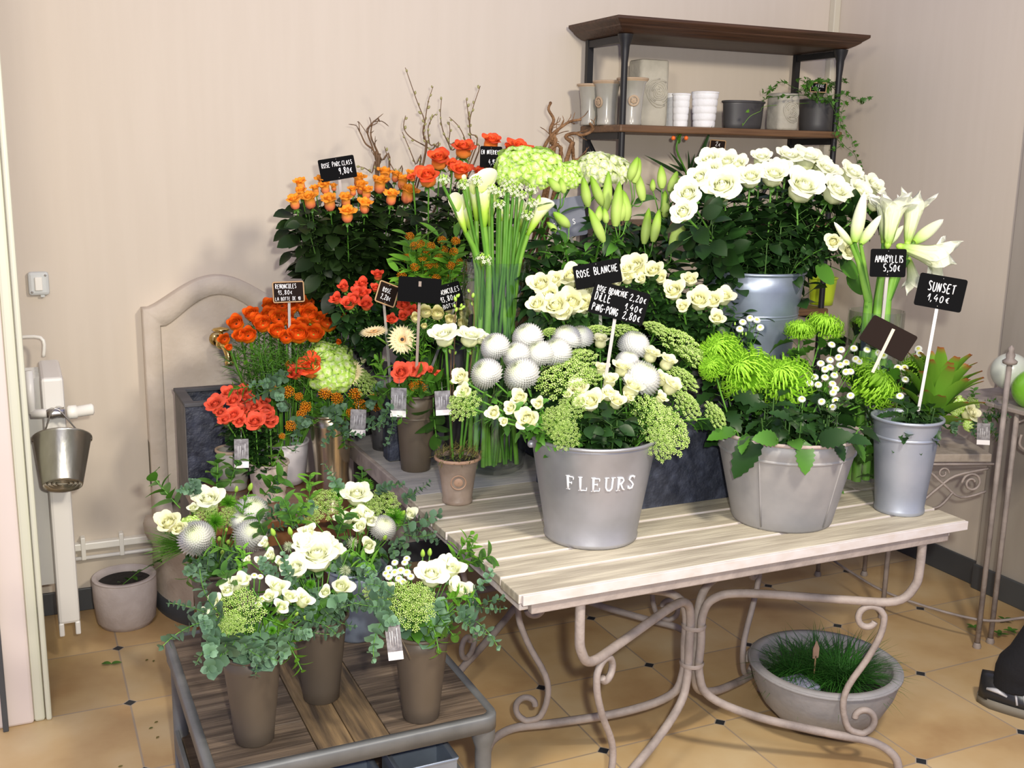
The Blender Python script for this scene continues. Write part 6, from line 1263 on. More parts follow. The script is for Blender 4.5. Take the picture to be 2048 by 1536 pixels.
# ------------------------------------------------------------------ tags
hang_tag('grey tag with white foot on the speckled beige pot of coral roses', (483, 907), 3.10, 28, 60, -1)
hang_tag('grey tag with white foot under the orange bouquet of the champagne vase', (716, 845), 3.06, 31, 54, -3)
hang_tag('grey tag with white foot hanging on the left of the taller taupe vase', (797, 805), 2.86, 31, 60, -2)
hang_tag('grey tag half hidden behind the green umbel, right of the taller taupe vase', (886, 806), 2.52, 31, 50, 4)
hang_tag('grey tag with white foot and silver cord on the front right taupe vase', (788, 1282), 1.965, 30, 82, 6, cord=Py(822, 1318, 1.97))
hang_tag('small grey tag on the arrangement in the dark glass globe', (1967, 868), 2.42, 24, 44, 4)
# ------------------------------------------------------------------ price signs
price_sign('black sign for the small orange roses, tilted, in front of the wall', (675, 337), 72, 44, 10, 3.28, [('ROSE PARC.CLASS', .08, .60, .20, .86), ('9,80€', .52, .22, .28, .40)], stake_to=Vector((1.0, 3.4, 1.1)))
price_sign('black sign among the large orange-red roses', (982, 314), 44, 42, -1, 3.10, [('EN INTERIEUR', .06, .62, .20, .88), ('4,15€', .40, .15, .24, .45)], stake_to=Vector((1.27, 3.38, 1.2)))
price_sign('brown wood-framed sign above the orange ranunculus', (577, 584), 60, 40, 2, 3.22, [('RENONCULES', .08, .68, .22, .70), ('13,80€', .16, .38, .22, .50), ('LA BOTTE DE 10', .06, .08, .18, .84)], m_brownb, True, stake_to=Vector((.76, 3.32, .80)))
price_sign('small brown framed sign turned to the right, above the coral-red roses', (774, 588), 44, 42, -22, 2.96, [('ROSE', .22, .55, .22, .45), ('2,20€', .22, .20, .24, .55)], m_brownb, True, stake_to=Vector((1.03, 3.12, .92)), yaw=28)
price_sign('large black sign seen from its blank back with a wooden stake, above the gerbera', (839, 580), 86, 50, -4, 2.88, [], back=True, stake_to=Py(833, 745, 2.905), stake_m=mat('grey_brown_stake', (.30, .24, .20), .6))
price_sign('black RENONCULES sign half covered by the blank large sign', (902, 592), 46, 52, 16, 2.93, [('RENONCULES', -.15, .62, .19, 1.1), ('13,80€', .02, .34, .21, .72), ('BOTTE', .05, .08, .15, .6)], stake_to=Vector((1.16, 3.13, .97)))
price_sign('black ROSE BLANCHE sign leaning left among the cream roses', (1195, 548), 94, 48, 12, 2.36, [('ROSE BLANCHE', .06, .48, .30, .90)], stake_to=Vector((1.43, 2.50, 1.05)))
price_sign('black sign with three prices on a pale stake in the lettered bucket', (1238, 606), 113, 66, -13, 2.22, [('ROSE BRANCHUE', .06, .70, .17, .56), ('2,20€', .66, .66, .20, .32), ('DiLLE', .06, .42, .24, .30), ('1,40€', .62, .36, .20, .34), ('PiNG-PONG', .06, .10, .22, .48), ('2,80€', .62, .08, .22, .34)], stake_to=Vector((1.29, 2.28, .93)))
price_sign('black AMARYLLIS sign on the amaryllis vase', (1776, 526), 68, 56, 2, 2.19, [('AMARYLLIS', .14, .52, .25, .80), ('5,50€', .38, .20, .26, .50)], stake_to=Vector((2.19, 2.27, .85)))
price_sign('black SUNSET sign on the tallest pale stake at the right', (1881, 585), 90, 66, -7, 2.06, [('SUNSET', .22, .50, .28, .60), ('1,40€', .26, .20, .22, .50)], stake_to=Vector((2.155, 2.08, .90)))
price_sign('dark sign seen from behind, tilted steeply among the button flowers', (1776, 676), 96, 60, -26, 2.10, [], m_brownb, back=True, stake_to=Py(1745, 745, 2.09), stake_m=mat('pale_wood_stake', (.55, .48, .36), .6), pitch=-22)
price_sign('blue-grey slate sign half hidden behind the lily leaves', (1135, 435), 72, 78, 10, 2.82, [('LYS BLANC', -.1, .40, .16, .9), ('CASA', .05, .20, .14, .6)] if False else [('S', .62, .30, .14, .2), ('ES', .05, .24, .14, .3)], m_blueb, stake_to=Py(1150, 500, 2.84))
price_sign('small black sign almost hidden behind the large white roses', (1652, 337), 26, 22, -6, 2.74, [('4€', .4, .15, .3, .5)], m_brownb, True, stake_to=bl_c+Vector((.06, .06, .20)))
# ------------------------------------------------------------------ wall shelf unit
SX0, SX1, SY0, SY1 = 2.115, 3.165, 3.62, 3.93
t = thing('shelf_unit', 'black iron shelf unit with a dark moulded wooden top against the back wall', 'shelf', ((SX0+SX1)/2, 3.78, 0))
def ring(x, y, z, r0, z0): return rrect(SX0-x, SX1+x, SY0-x, SY1+.02, .004, 1)
q = MB(); rows = []
for x, z in ((.0, 2.105), (.012, 2.108), (.030, 2.118), (.045, 2.128), (.048, 2.133), (.066, 2.146), (.070, 2.150), (.070, 2.160)):
    rows.append([(a, b, z) for a, b in rrect(SX0-x, SX1+x, SY0-x, SY1+.015, .003, 1)])
q.grid(rows, 1., True); n = len(rows[0]); q.f.append(tuple(range(n))[::-1]); q.f.append(tuple(len(q.v)-n+k for k in range(n))); q.m += [0, 0]
q.build('moulded_top', m_shelfw, t, False)
for z in (1.775, 1.40, 1.03, .60, .2):
    MB().bbox(SX0-.012, SX1+.012, SY0-.012, SY1, z-.028, z).build('shelf_board', m_shelfl, t, False, .006)
for x in (SX0+.01, SX1-.01):
    for y in (SY0+.012, SY1-.02):
        q = MB()
        if y < 3.7: q.lathe([(.012, 0), (.015, .01), (.0125, .03), (.0125, 2.00), (.016, 2.04), (.017, 2.06), (.027, 2.09), (.030, 2.104)], 14, (x, y, 0))
        else: q.bbox(x-.013, x+.013, y-.01, y+.01, 0, 2.105)
        q.build('post', m_blackiron, t, y < 3.7)
    for z in (2.09, 1.735, .99):
        MB().bbox(x-.010, x+.010, SY0+.025, SY1-.03, z-.014, z+.012).build('side_rail', m_blackiron, t, False)
    sg = 1 if x < 2.5 else -1
    q = MB(); q.tube([(x, SY1-.02, 1.73), (x+sg*.20, SY1-.02, 1.40)], .008, 6); q.build('brace', m_blackiron, t)
def at_shelf(px, py_, y=3.74): p = Py(px, py_, y); p.z = 1.776; return p
def size_at(px, y=3.74): return px*depth((2.6, y, 1.8))/F
SZ = 1.7755
def pot_prof(rb, rt, h): return [(rb, 0)]+cone_prof(rb, rt, h, 5)[1:]
def X_of(px, y, z=SZ): # world x on a depth line seen at pixel column px
    lo, hi = 1.5, 3.6
    for _ in range(40):
        m = (lo+hi)/2; d = Vector((m, y, z))-CAM; u = 1024+F*d.dot(RIGHT)/d.dot(FWD)
        if u < px: lo = m
        else: hi = m
    return (lo+hi)/2
for px, y, r_, h, lb, seal in ((1178, 3.84, .041, .155, 'leftmost grey-glazed stoneware pot with a tan rim on the wall shelf', 0), (1212, 3.77, .045, .165, 'middle grey-glazed stoneware pot with a tan rim, behind the front post', 1), (1262, 3.70, .049, .175, 'rightmost grey-glazed stoneware pot with a round seal on the wall shelf', 1)):
    x = X_of(px, y); c = Vector((x, y, SZ)); v = vessel('glazed_pot', lb, 'pot', c, [(r_*.80, 0), (r_*.82, .006), (r_*.80, .014), (r_*.78, .03), (r_*.88, h*.6), (r_*1.04, h*.90), (r_*1.16, h*.94), (r_*1.18, h)], m_glz, rim_m=m_glz_rim)
    q = MB(); q.lathe([(r_*1.17, h*.94), (r_*1.22, h*.97), (r_*1.19, h)], 40, c); q.build('collar', m_glz_rim, v)
    if seal:
        a = math.atan2(-c.y, -c.x)+(.15 if px == 1262 else -.9); pc = Vector((c.x+r_*.90*math.cos(a), c.y+r_*.90*math.sin(a), c.z+h*.52))
        q = MB(); q.lathe([(.021, -.004), (.022, .002), (.018, .003), (.014, .001)], 24); q.lathe([(.012, .001), (.008, .005), (.004, .003), (.001, .005)], 14)
        for k in range(6): q.ball((.010*math.cos(k*1.05), .010*math.sin(k*1.05), .002), .003, 6, 4)
        q.xf(Matrix.Translation(pc) @ rotz_to((math.cos(a), math.sin(a), -.1))); q.build('seal', m_glz_rim, v)
def rose_relief(par, c, half_w, h, y_front, cx, cz, R0):
    q = MB()
    for k in range(7):
        rr = R0*(.12+.15*k); n = 16; pts = []
        for j in range(n+1):
            a = 2*PI*j/n*(.86)+k*1.3; w_ = 1+.07*math.sin(3*a+k); pts.append((cx+rr*w_*math.cos(a), y_front-.001, cz+rr*w_*math.sin(a)*.95))
        pts = [p for p in pts if abs(p[0]-c.x) < half_w and 0.004 < p[2]-c.z < h-.004]
        if len(pts) > 2: q.tube(pts, .0032, 6)
    q.build('rose_relief', m_relief, par)
def block_vase(lb, px, y, w_, d_, h, rpx):
    c = Vector((X_of(px, y), y, SZ)); t = thing('relief_vase', lb, 'vase', c)
    q = MB(); o = lambda s: [(c.x+a*s, c.y+b*s) for a, b in rrect(-w_/2, w_/2, -d_/2, d_/2, .02, 4)]
    rows = [[(a, b, c.z+z) for a, b in o(s)] for s, z in ((.94, 0), (.99, .01), (1, .03), (1, h-.02), (.98, h-.004), (.93, h), (.86, h-.01), (.84, .02))]; q.grid(rows, 1., True); n = len(rows[0]); k = len(q.v)-n; q.f.append(tuple(k+j for j in range(n))); q.m.append(0); q.f.append(tuple(range(n))[::-1]); q.m.append(0)
    q.build('body', m_relief, t)
    q0 = c.x+(rpx-.5)*w_; rose_relief(t, c, w_/2-.012, h, c.y-d_/2, q0, c.z+h*.52, w_*.42); return t
block_vase('tall square cement vase with a carved rose, behind the seal pot on the wall shelf', 1293, 3.84, .135, .11, .26, .62)
block_vase('smaller square cement vase with a carved rose at the right of the wall shelf', 1563, 3.70, .105, .10, .148, .6)
for px, y, r_, h, lb in ((1342, 3.84, .032, .135, 'white ribbed pot standing farthest back on the wall shelf'), (1360, 3.74, .034, .130, 'small white ribbed pot in the middle of the wall shelf'), (1407, 3.70, .052, .138, 'largest white ribbed pot on the wall shelf')):
    c = Vector((X_of(px, y), y, SZ)); pr = []
    for k in range(5): z = h*k/5; rr = r_*(.84+.04*k); pr += [(rr*.97, z+.001), (rr*1.01, z+.006), (rr*1.02, z+h/5-.006), (rr*.98, z+h/5-.001)]
    vessel('ribbed_pot', lb, 'pot', c, pr, m_wht)
c = Vector((X_of(1484, 3.76), 3.76, SZ)); vessel('oval_planter', 'low oval anthracite planter on the wall shelf', 'planter', c, [(.078, 0), (.086, .006), (.088, .02), (.094, .10), (.097, .112)], m_anth, sx=1.0, sy=.62)
ic = Vector((X_of(1632, 3.745), 3.745, SZ)); vessel('square_pot', 'anthracite pot of trailing ivy at the right end of the wall shelf', 'pot', ic, [(.068, 0), (.072, .006), (.074, .03), (.078, .125), (.080, .132)], m_anth, soil=.118)
# ivy
def ivy_leaf(q, p, d, up, s):
    d = Vector(d).normalized(); side = d.cross(Vector(up)).normalized(); nn = side.cross(d)
    o = [(0, 0), (-.35, .1), (-.62, .0), (-.38, .38), (-.5, .62), (-.18, .6), (0, 1.05), (.18, .6), (.5, .62), (.38, .38), (.62, .0), (.35, .1)]
    vs = [p+side*a*s+d*b*s-nn*abs(a)*s*.25 for a, b in o]; c = p+d*.35*s; q.add([c]+vs, [(0, i+1, (i+1) % 12+1) for i in range(12)], .8)
def ivy_vine(t, pts, n, s, seed):
    r = random.Random(seed); P_ = smooth_path(pts, 5); L = len(P_); q = MB(); q.tube(P_, .0013, 4); q.build('vine', m_stemd, t)
    q = MB()
    for k in range(n):
        i = min(L-2, int(L*(k+.5)/n)); d = rvec(r, -.5, .6)+Vector((0, -.4, 0)); ivy_leaf(q, P_[i]+d.normalized()*.006, d, rvec(r, .2, 1)+Vector((0, -1, 0)), s*r.uniform(.7, 1.2))
    q.build('vine_leaves', m_leafm, t)
t = thing('ivy', 'trailing green ivy plant spilling down the right front post of the wall shelf', 'ivy', ic+Vector((0, 0, .10)))
r = random.Random(14)
for k in range(16):
    a = 2*PI*k/16; e = ic+Vector((math.cos(a)*.11, math.sin(a)*.07-.01, .15+r.uniform(0, .07))); ivy_vine(t, [ic+Vector((0, 0, .118)), ic+Vector((math.cos(a)*.05, math.sin(a)*.04, .19+r.uniform(-.01, .03))), e], 9, .022, k)
z2p = lambda x, y, Y: Py(*z2(x, y), Y)
for k, pl in enumerate(([(1700, 600), (1740, 640), (1760, 720), (1750, 800), (1790, 860), (1840, 900), (1860, 960), (1870, 1000)], [(1720, 580), (1780, 600), (1760, 680), (1790, 760), (1820, 800), (1830, 860)], [(1700, 560), (1780, 550), (1840, 580), (1890, 590), (1910, 575)], [(1560, 560), (1450, 560), (1350, 570), (1300, 590)], [(1560, 540), (1480, 510), (1410, 480), (1340, 530), (1310, 545)], [(1690, 590), (1740, 700), (1720, 780), (1760, 850), (1690, 880)], [(1620, 560), (1640, 480), (1630, 460)], [(1560, 560), (1570, 480), (1560, 450)])):
    ivy_vine(t, [ic+Vector((0, -.02, .12))]+[z2p(x, y, 3.60-.005*k) for x, y in pl], 8+2*len(pl), .021, 30+k)
q = MB(); pts = [ic+Vector((-.03, -.02, .12)), z2p(1330, 620, 3.66), z2p(1290, 650, 3.60), z2p(1230, 680, 3.60), z2p(1190, 730, 3.60)]; q.tube(smooth_path(pts, 4), .001, 4); q.build('thin_runner', m_stemp, t)
q = MB(); ivy_leaf(q, z2p(1215, 660, 3.60), (0, -.3, 1), (0, -1, .3), .016); ivy_leaf(q, z2p(1190, 730, 3.60), (-.6, -.3, .3), (0, -1, .3), .012); q.build('runner_leaves', m_leafl, t)
price_sign('small black framed sign stuck in the ivy', (1637, 175), 30, 18, -2, 3.63, [('LiERRE', .1, .5, .3, .8), ('6€', .4, .1, .3, .3)], m_slateb, True, stake_to=ic+Vector((0, -.02, .12)))
# aloe-like plant with orange buds, on the next board down
ac = Vector((X_of(1372, 3.74, 1.401), 3.74, 1.4005)); vessel('aloe_pot', 'small dark pot of the spiky plant on the board below the middle shelf', 'pot', ac, pot_prof(.045, .055, .08), m_anth, soil=.07)
t = thing('orange_bud_plant', 'spiky green plant with two orange berries under the middle shelf board', 'plant', ac+Vector((0, 0, .07)))
q = MB()
for pl in (((850, 1020), (800, 880), (820, 800)), ((850, 1030), (980, 860), (1015, 730))): pass
sk = [(880, 1040), (1015, 735), .012], [(850, 1040), (620, 905), .008], [(850, 1010), (765, 890), .007], [(840, 1000), (755, 955), .006], [(870, 1000), (870, 880), .006], [(900, 1010), (990, 940), .007], [(860, 1030), (910, 900), .008]
for (a, b, w_) in sk:
    p0 = ac+Vector((0, 0, .075)); p1 = z2p(*a, 3.66); p2 = z2p(*b, 3.62); d = p2-p1; leaf(q, p0, (p1-p0), (0, -1, .2), (p1-p0).length, w_*.8, 4, .3, 0, skew=.3); leaf(q, p1, d, (0, -1, .2), d.length, w_, 6, .3, .1, skew=.6)
q.build('spiky_leaves', m_leafd, t)
q = MB(); tp_ = z2p(815, 800, 3.64); q.tube(smooth_path([ac+Vector((0, 0, .075)), z2p(860, 1030, 3.66), z2p(800, 880, 3.64), tp_], 4), .004, 6); 
for k in range(8): leaf(q, tp_+Vector((0, 0, -.004*k)), (math.cos(k*2.4)*.6, math.sin(k*2.4)*.6, 1), (0, 0, 1), .03, .006, 4, .3, .2)
q.build('flower_stalk', m_leafm, t)
for x in (780, 855): MB().ball(z2p(x, 808, 3.61), .0085, 12, 8).build('berry', m_orng, t)
price_sign('small black framed sign above the aloe plant', (1435, 293), 30, 24, -4, 3.66, [('2€', .35, .52, .34, .4), ("L'UNiTE", .12, .14, .24, .76)], m_brownb, True, stake_to=ac+Vector((.02, -.02, .075)))
# lime pot and purple bag on the lower board
c = Vector((X_of(1642, 3.72, 1.03), 3.72, 1.031)); vessel('lime_pot', 'lime green glazed pot on the lower shelf board behind the blue-grey bucket', 'pot', c, pot_prof(.05, .062, .12), m_lime)

# ------------------------------------------------------------------ round pot on the floor, grass bowl, leaf
c = Vector((.262, 3.80, 0)); vessel('round_floor_pot', 'round mauve-grey concrete pot on the floor by the radiator', 'pot', c, [(.088, 0), (.092, .012), (.100, .02), (.107, .10), (.108, .168), (.104, .176)], m_mauvepot, soil=.155)
MBq = MB(); MBq.lathe([(.104, .176), (.092, .178), (.090, .155)], 40, c); o = MBq.build('inner_lip', m_mauvepot); tp0 = [x for x in bpy.data.objects if x.name == 'round_floor_pot'][0]; o.parent = tp0; o.matrix_parent_inverse = parent_inv(tp0)
t = thing('trailing_sprig', 'small green sprig lying over the edge of the round floor pot', 'plant', c+Vector((.06, 0, .16)))
q = MB(); pts = [c+Vector((-.01, -.05, .162)), c+Vector((.04, -.02, .185)), c+Vector((.09, .0, .20)), c+Vector((.13, .0, .22))]; q.tube(pts, .0015, 5); q.build('stem', m_stem, t)
q = MB(); r = random.Random(3)
for k in range(9): p = Vector(pts[0]).lerp(Vector(pts[3]), k/8)+Vector((0, -.005, .008)); leaf(q, p, (r.uniform(-1, 1), -.4, r.uniform(-.2, .9)), (0, 0, 1), .026, .009, 4, .2, .3)
q.build('leaves', m_leafm, t)
gc = Vector((2.088, 2.268, 0)); 
gb = vessel('grass_bowl', 'wide light grey concrete bowl under the slatted table planted with grass', 'bowl', gc, [(.06, 0), (.08, .004), (.13, .030), (.176, .080), (.203, .135), (.217, .188), (.218, .196)], m_concrete)
q = MB(); q.lathe([(.219, .196), (.215, .203), (.196, .203), (.191, .196), (.185, .14), (.155, .08)], 56, gc); q.build('thick_lip', m_concrete, gb)
q = MB(); q.lathe([(.178, .12), (.10, .128), (.001, .13)], 40, gc); q.build('soil', m_soil, gb)
t = thing('grass_plant', 'fine dark green ornamental grass growing in the concrete bowl', 'grass', gc+Vector((0, 0, .13)))
q = MB(); r = random.Random(6)
for cx_, cy_, n, L in ((.045, -.02, 620, .20), (-.06, .05, 420, .17), (.02, .06, 320, .17)):
    for k in range(n):
        a = r.uniform(0, 2*PI); d = Vector((math.cos(a), math.sin(a), r.uniform(.35, 1.6))); leaf(q, gc+Vector((cx_+r.gauss(0, .018), cy_+r.gauss(0, .018), .128)), d, (0, 0, 1), L*r.uniform(.6, 1.15), .0011, 5, 0, r.uniform(.5, 1.5))
g_ = q.build('blades', m_fir, t); g_['kind'] = 'stuff'
t = thing('wooden_plant_marker', 'small pointed wooden marker stuck in the grass bowl', 'marker', gc+Vector((-.07, -.02, .13)))
q = MB(); m0 = Pz(1632, 1302, .24); q.box(m0+Vector((0, 0, -.055)), (.003, .003, .08)); q.build('stick', m_framew, t, False)
q = MB(); poly = [(-.010, -.022), (.010, -.022), (.011, .008), (0, .032), (-.011, .008)]; n = 5; q.add([m0+Vector((a, .0015*s_, b)) for s_ in (-1, 1) for a, b in poly], [tuple(range(5)), tuple(range(5, 10))[::-1]]+[(i, 5+i, 5+(i+1) % 5, (i+1) % 5) for i in range(5)]); q.build('point', m_terr_rim, t, False)
MB().bbox(gc.x-.15, gc.x-.05, gc.y-.06, gc.y+.04, .13, .165).build('plastic_bag', mat('crumpled_lavender_plastic', (.26, .27, .38), .3, bump=1, bscale=30), gb, True, .03)
fp = Pz(222, 1328, .004); t = thing('fallen_leaf', 'small green curled leaf lying on the floor tiles at the left', 'leaf', fp)
q = MB(); leaf(q, fp+Vector((-.028, .012, .001)), (.8, -.5, .12), (0, 0, 1), .035, .011, 5, .3, .2); leaf(q, fp+Vector((.0, -.006, .002)), (1, .1, .05), (0, 0, 1), .034, .011, 5, .3, .2); q.build('blade', m_leafm, t)
# small dry crumbs swept on the tiles
for i, (u, v) in enumerate(((316, 1442), (306, 1454), (318, 1472), (296, 1318), (308, 1320), (236, 1534), (1224, 1308))):
    p = Pz(u, v, .002); q = MB(); leaf(q, p, (random.uniform(-1, 1), random.uniform(-1, 1), 0), (0, 0, 1), .014, .004, 3, .2, .1); tag(q.build('plant_crumb', m_moss), 'tiny dry plant crumb on the floor tiles', 'plant debris', 'crumbs on the tiles')

# ------------------------------------------------------------------ wrought iron stand at the right, with the glass globe and the balls
t = thing('iron_stand', 'tall rusty wrought iron stand with scrollwork and a wooden shelf at the right', 'stand', (2.93, 2.8, 0))
PA = Vector((2.945, 2.46, 0)); PC = Vector((2.815, 2.78, 0)); PD = Vector((3.05, 3.13, 0)); PB = Vector((3.02, 2.47, 0)); PE = Vector((3.25, 2.95, 0))
def post(p, h, r_=.009, fin=False, lean=(0, 0)):
    q = MB(); q.tube([p, p+Vector((lean[0]*.5, lean[1]*.5, h*.5)), p+Vector((lean[0], lean[1], h))], r_, 8); q.lathe([(.013, 0), (.015, .006), (.010, .02)], 10, p); q.build('post', m_iron_w, t)
    if fin: q = MB(); q.lathe([(.009, 0), (.022, .005), (.024, .014), (.013, .022), (.015, .034), (.009, .046), (.011, .056), (.001, .066)], 14, p+Vector((lean[0], lean[1], h))); q.build('finial', m_iron_w, t)
# the shelf
sz = .70; f0 = Pz(1862, 938, sz); f1 = Pz(1986, 975, sz)
post(PA, 1.005, .009, True); post(PB, .84); post(PC, .70); post(PD, .70); post(Vector((2.87, 3.20, 0)), .70)
q = MB(); c4 = [Vector((2.60, 2.60, 0)), Vector((2.93, 2.475, 0)), Vector((3.14, 2.95, 0)), Vector((2.82, 3.10, 0))]
q.prism([(p.x, p.y) for p in c4], sz-.03, sz-.002); q.build('wood_shelf', mat('weathered_grey_brown_wood', (.30, .25, .20), .7, c2=(.42, .36, .30), scale=5, stretch=(3, 3, 3), bump=.3), t, False, .003)
# scroll panel under the front edge
a0 = Vector((2.61, 2.585, 0)); a1 = Vector((2.93, 2.465, 0)); ux = (a1-a0).normalized(); LL = (a1-a0).length
def sc_(pts, r_=.0045): q = MB(); q.tube(smooth_path([a0+ux*(x*LL)+Vector((0, 0, sz-.03+z)) for x, z in pts], 4), r_, 6); q.build('scroll', m_iron_w, t)
def spir(cx_, cz_, r0, a_0, a_1, n=12): return [(cx_+r0*(1-.7*k/n)*math.cos(a_0+(a_1-a_0)*k/n)/LL, cz_+r0*(1-.7*k/n)*math.sin(a_0+(a_1-a_0)*k/n)) for k in range(n+1)]
sc_([(0, -.004), (1, -.004)]); sc_([(0, -.125), (.12, -.10), (.28, -.135), (.45, -.09), (.62, -.045), (.95, -.02)]); sc_([(.05, -.02), (.3, -.02), (.5, -.07), (.7, -.12), (.95, -.10)])
sc_(spir(.22, -.060, .040, 0, 9)); sc_(spir(.80, -.070, .036, PI, PI-9)); sc_(spir(.5, -.035, .02, 0, 7), .003); sc_(spir(.10, -.10, .026, 2, 9), .004)
sc_([(.2, -.1), (.35, -.155), (.5, -.15), (.62, -.10)])
# side scroll ring and half-moon foot rods
q = MB(); q.tube(smooth_path([PB+Vector((.0, .0, .80)), PB+Vector((.05, -.03, .82)), PB+Vector((.09, -.05, .80)), PB+Vector((.10, -.05, .74)), PB+Vector((.06, -.03, .70)), PB+Vector((.02, -.01, .72)), PB+Vector((.02, -.01, .76))], 4), .005, 6); q.build('scroll', m_iron_w, t)
MB().bbox(3.0, 3.32, 2.35, 2.55, .835, .85).build('top_shelf', m_iron_w, t, False, .003)
q = MB(); q.tube(smooth_path([Vector((3.35, 2.40, .10)), Vector((3.12, 2.42, .10)), Vector((2.945, 2.475, .10)), Vector((2.83, 2.74, .10)), Vector((2.84, 2.98, .10)), Vector((2.89, 3.18, .10)), Vector((3.0, 3.30, .10))], 5), .005, 6); q.build('foot_rod', m_iron_w, t)
# arrangement in dark glass globe
gp = Vector((2.725, 2.62, sz)); t = thing('glass_globe', 'dark green-black round glass globe vase on the iron stand shelf', 'vase', gp)
q = MB(); q.lathe([(.02, .0), (.035, .003), (.055, .025), (.066, .062), (.060, .095), (.044, .115), (.040, .118), (.038, .112), (.055, .09), (.060, .062), (.05, .03), (.02, .01)], 40, gp); q.build('body', m_glassd, t)
zI = zm(1780, 600, .2604)
bouquet('table_arrangement', 'small cream and green arrangement in the dark glass globe', gp+Vector((0, 0, .03)), gp.z+.115, [('cream', 590, 880, 72), ('hydg', 540, 800, 66), ('hydg', 500, 850, 45), ('dill', 640, 790, 50), ('bud', 660, 780, 20), ('hydg', 610, 960, 45)], zI, 2.56, .001, 840,
    greens=[(Sp_dk[0], 'leaf_sprig', 620, 780, .1, -1, .5), (Sp_lf[0], 'leaf_sprig', 740, 850, .9, -.4, .7), (Sp_lf[1], 'leaf_sprig', 760, 980, .6, .8, .6), (Sp_dk[1], 'leaf_sprig', 700, 900, .9, 0, .8), (Sp_dk[0], 'leaf_sprig', 500, 920, -.5, .3, .5), (Sp_lf[1], 'leaf_sprig', 700, 800, .6, -.5, .5)], euc=[(700, 900, 800, 860), (700, 920, 780, 960), (520, 920, 450, 960), (640, 900, 600, 1000)], collar=12)
bp_ = Px(2060, 822, 0.001) if False else None
gq = Py(2062, 822, 2.47); gq.z = max(gq.z, .85+.06)
c = Vector((gq.x, 2.47, gq.z)); tag(MB().ball(c, .070, 36, 20).build('green_ball', m_balg), 'glossy apple green ball at the right edge of the photo', 'ball')
c = c+Vector((.035, .13, .035)); tag(MB().ball(c, .065, 36, 20).build('white_ball', m_balw), 'pearl white ball behind the green ball', 'ball')
MB().bbox(3.0, 3.32, 2.551, 2.75, .835, .85).build('top_shelf', m_iron_w, [x for x in bpy.data.objects if x.name == 'iron_stand'][0], False, .003)
for i, (u, v) in enumerate(((2010, 1240), (2022, 1262), (2000, 1268), (1948, 1255))):
    p = Pz(u, v, .01); q = MB(); q.mi = 0
    for k in range(4): leaf(q, p, (math.cos(k*1.7+i), math.sin(k*1.7+i), .25), (0, 0, 1), .03, .008, 4, .2, .3)
    tag(q.build('fallen_sprig', m_leafm), 'small green sprig dropped on the floor behind the trouser leg', 'leaf', 'dropped sprigs at the right')
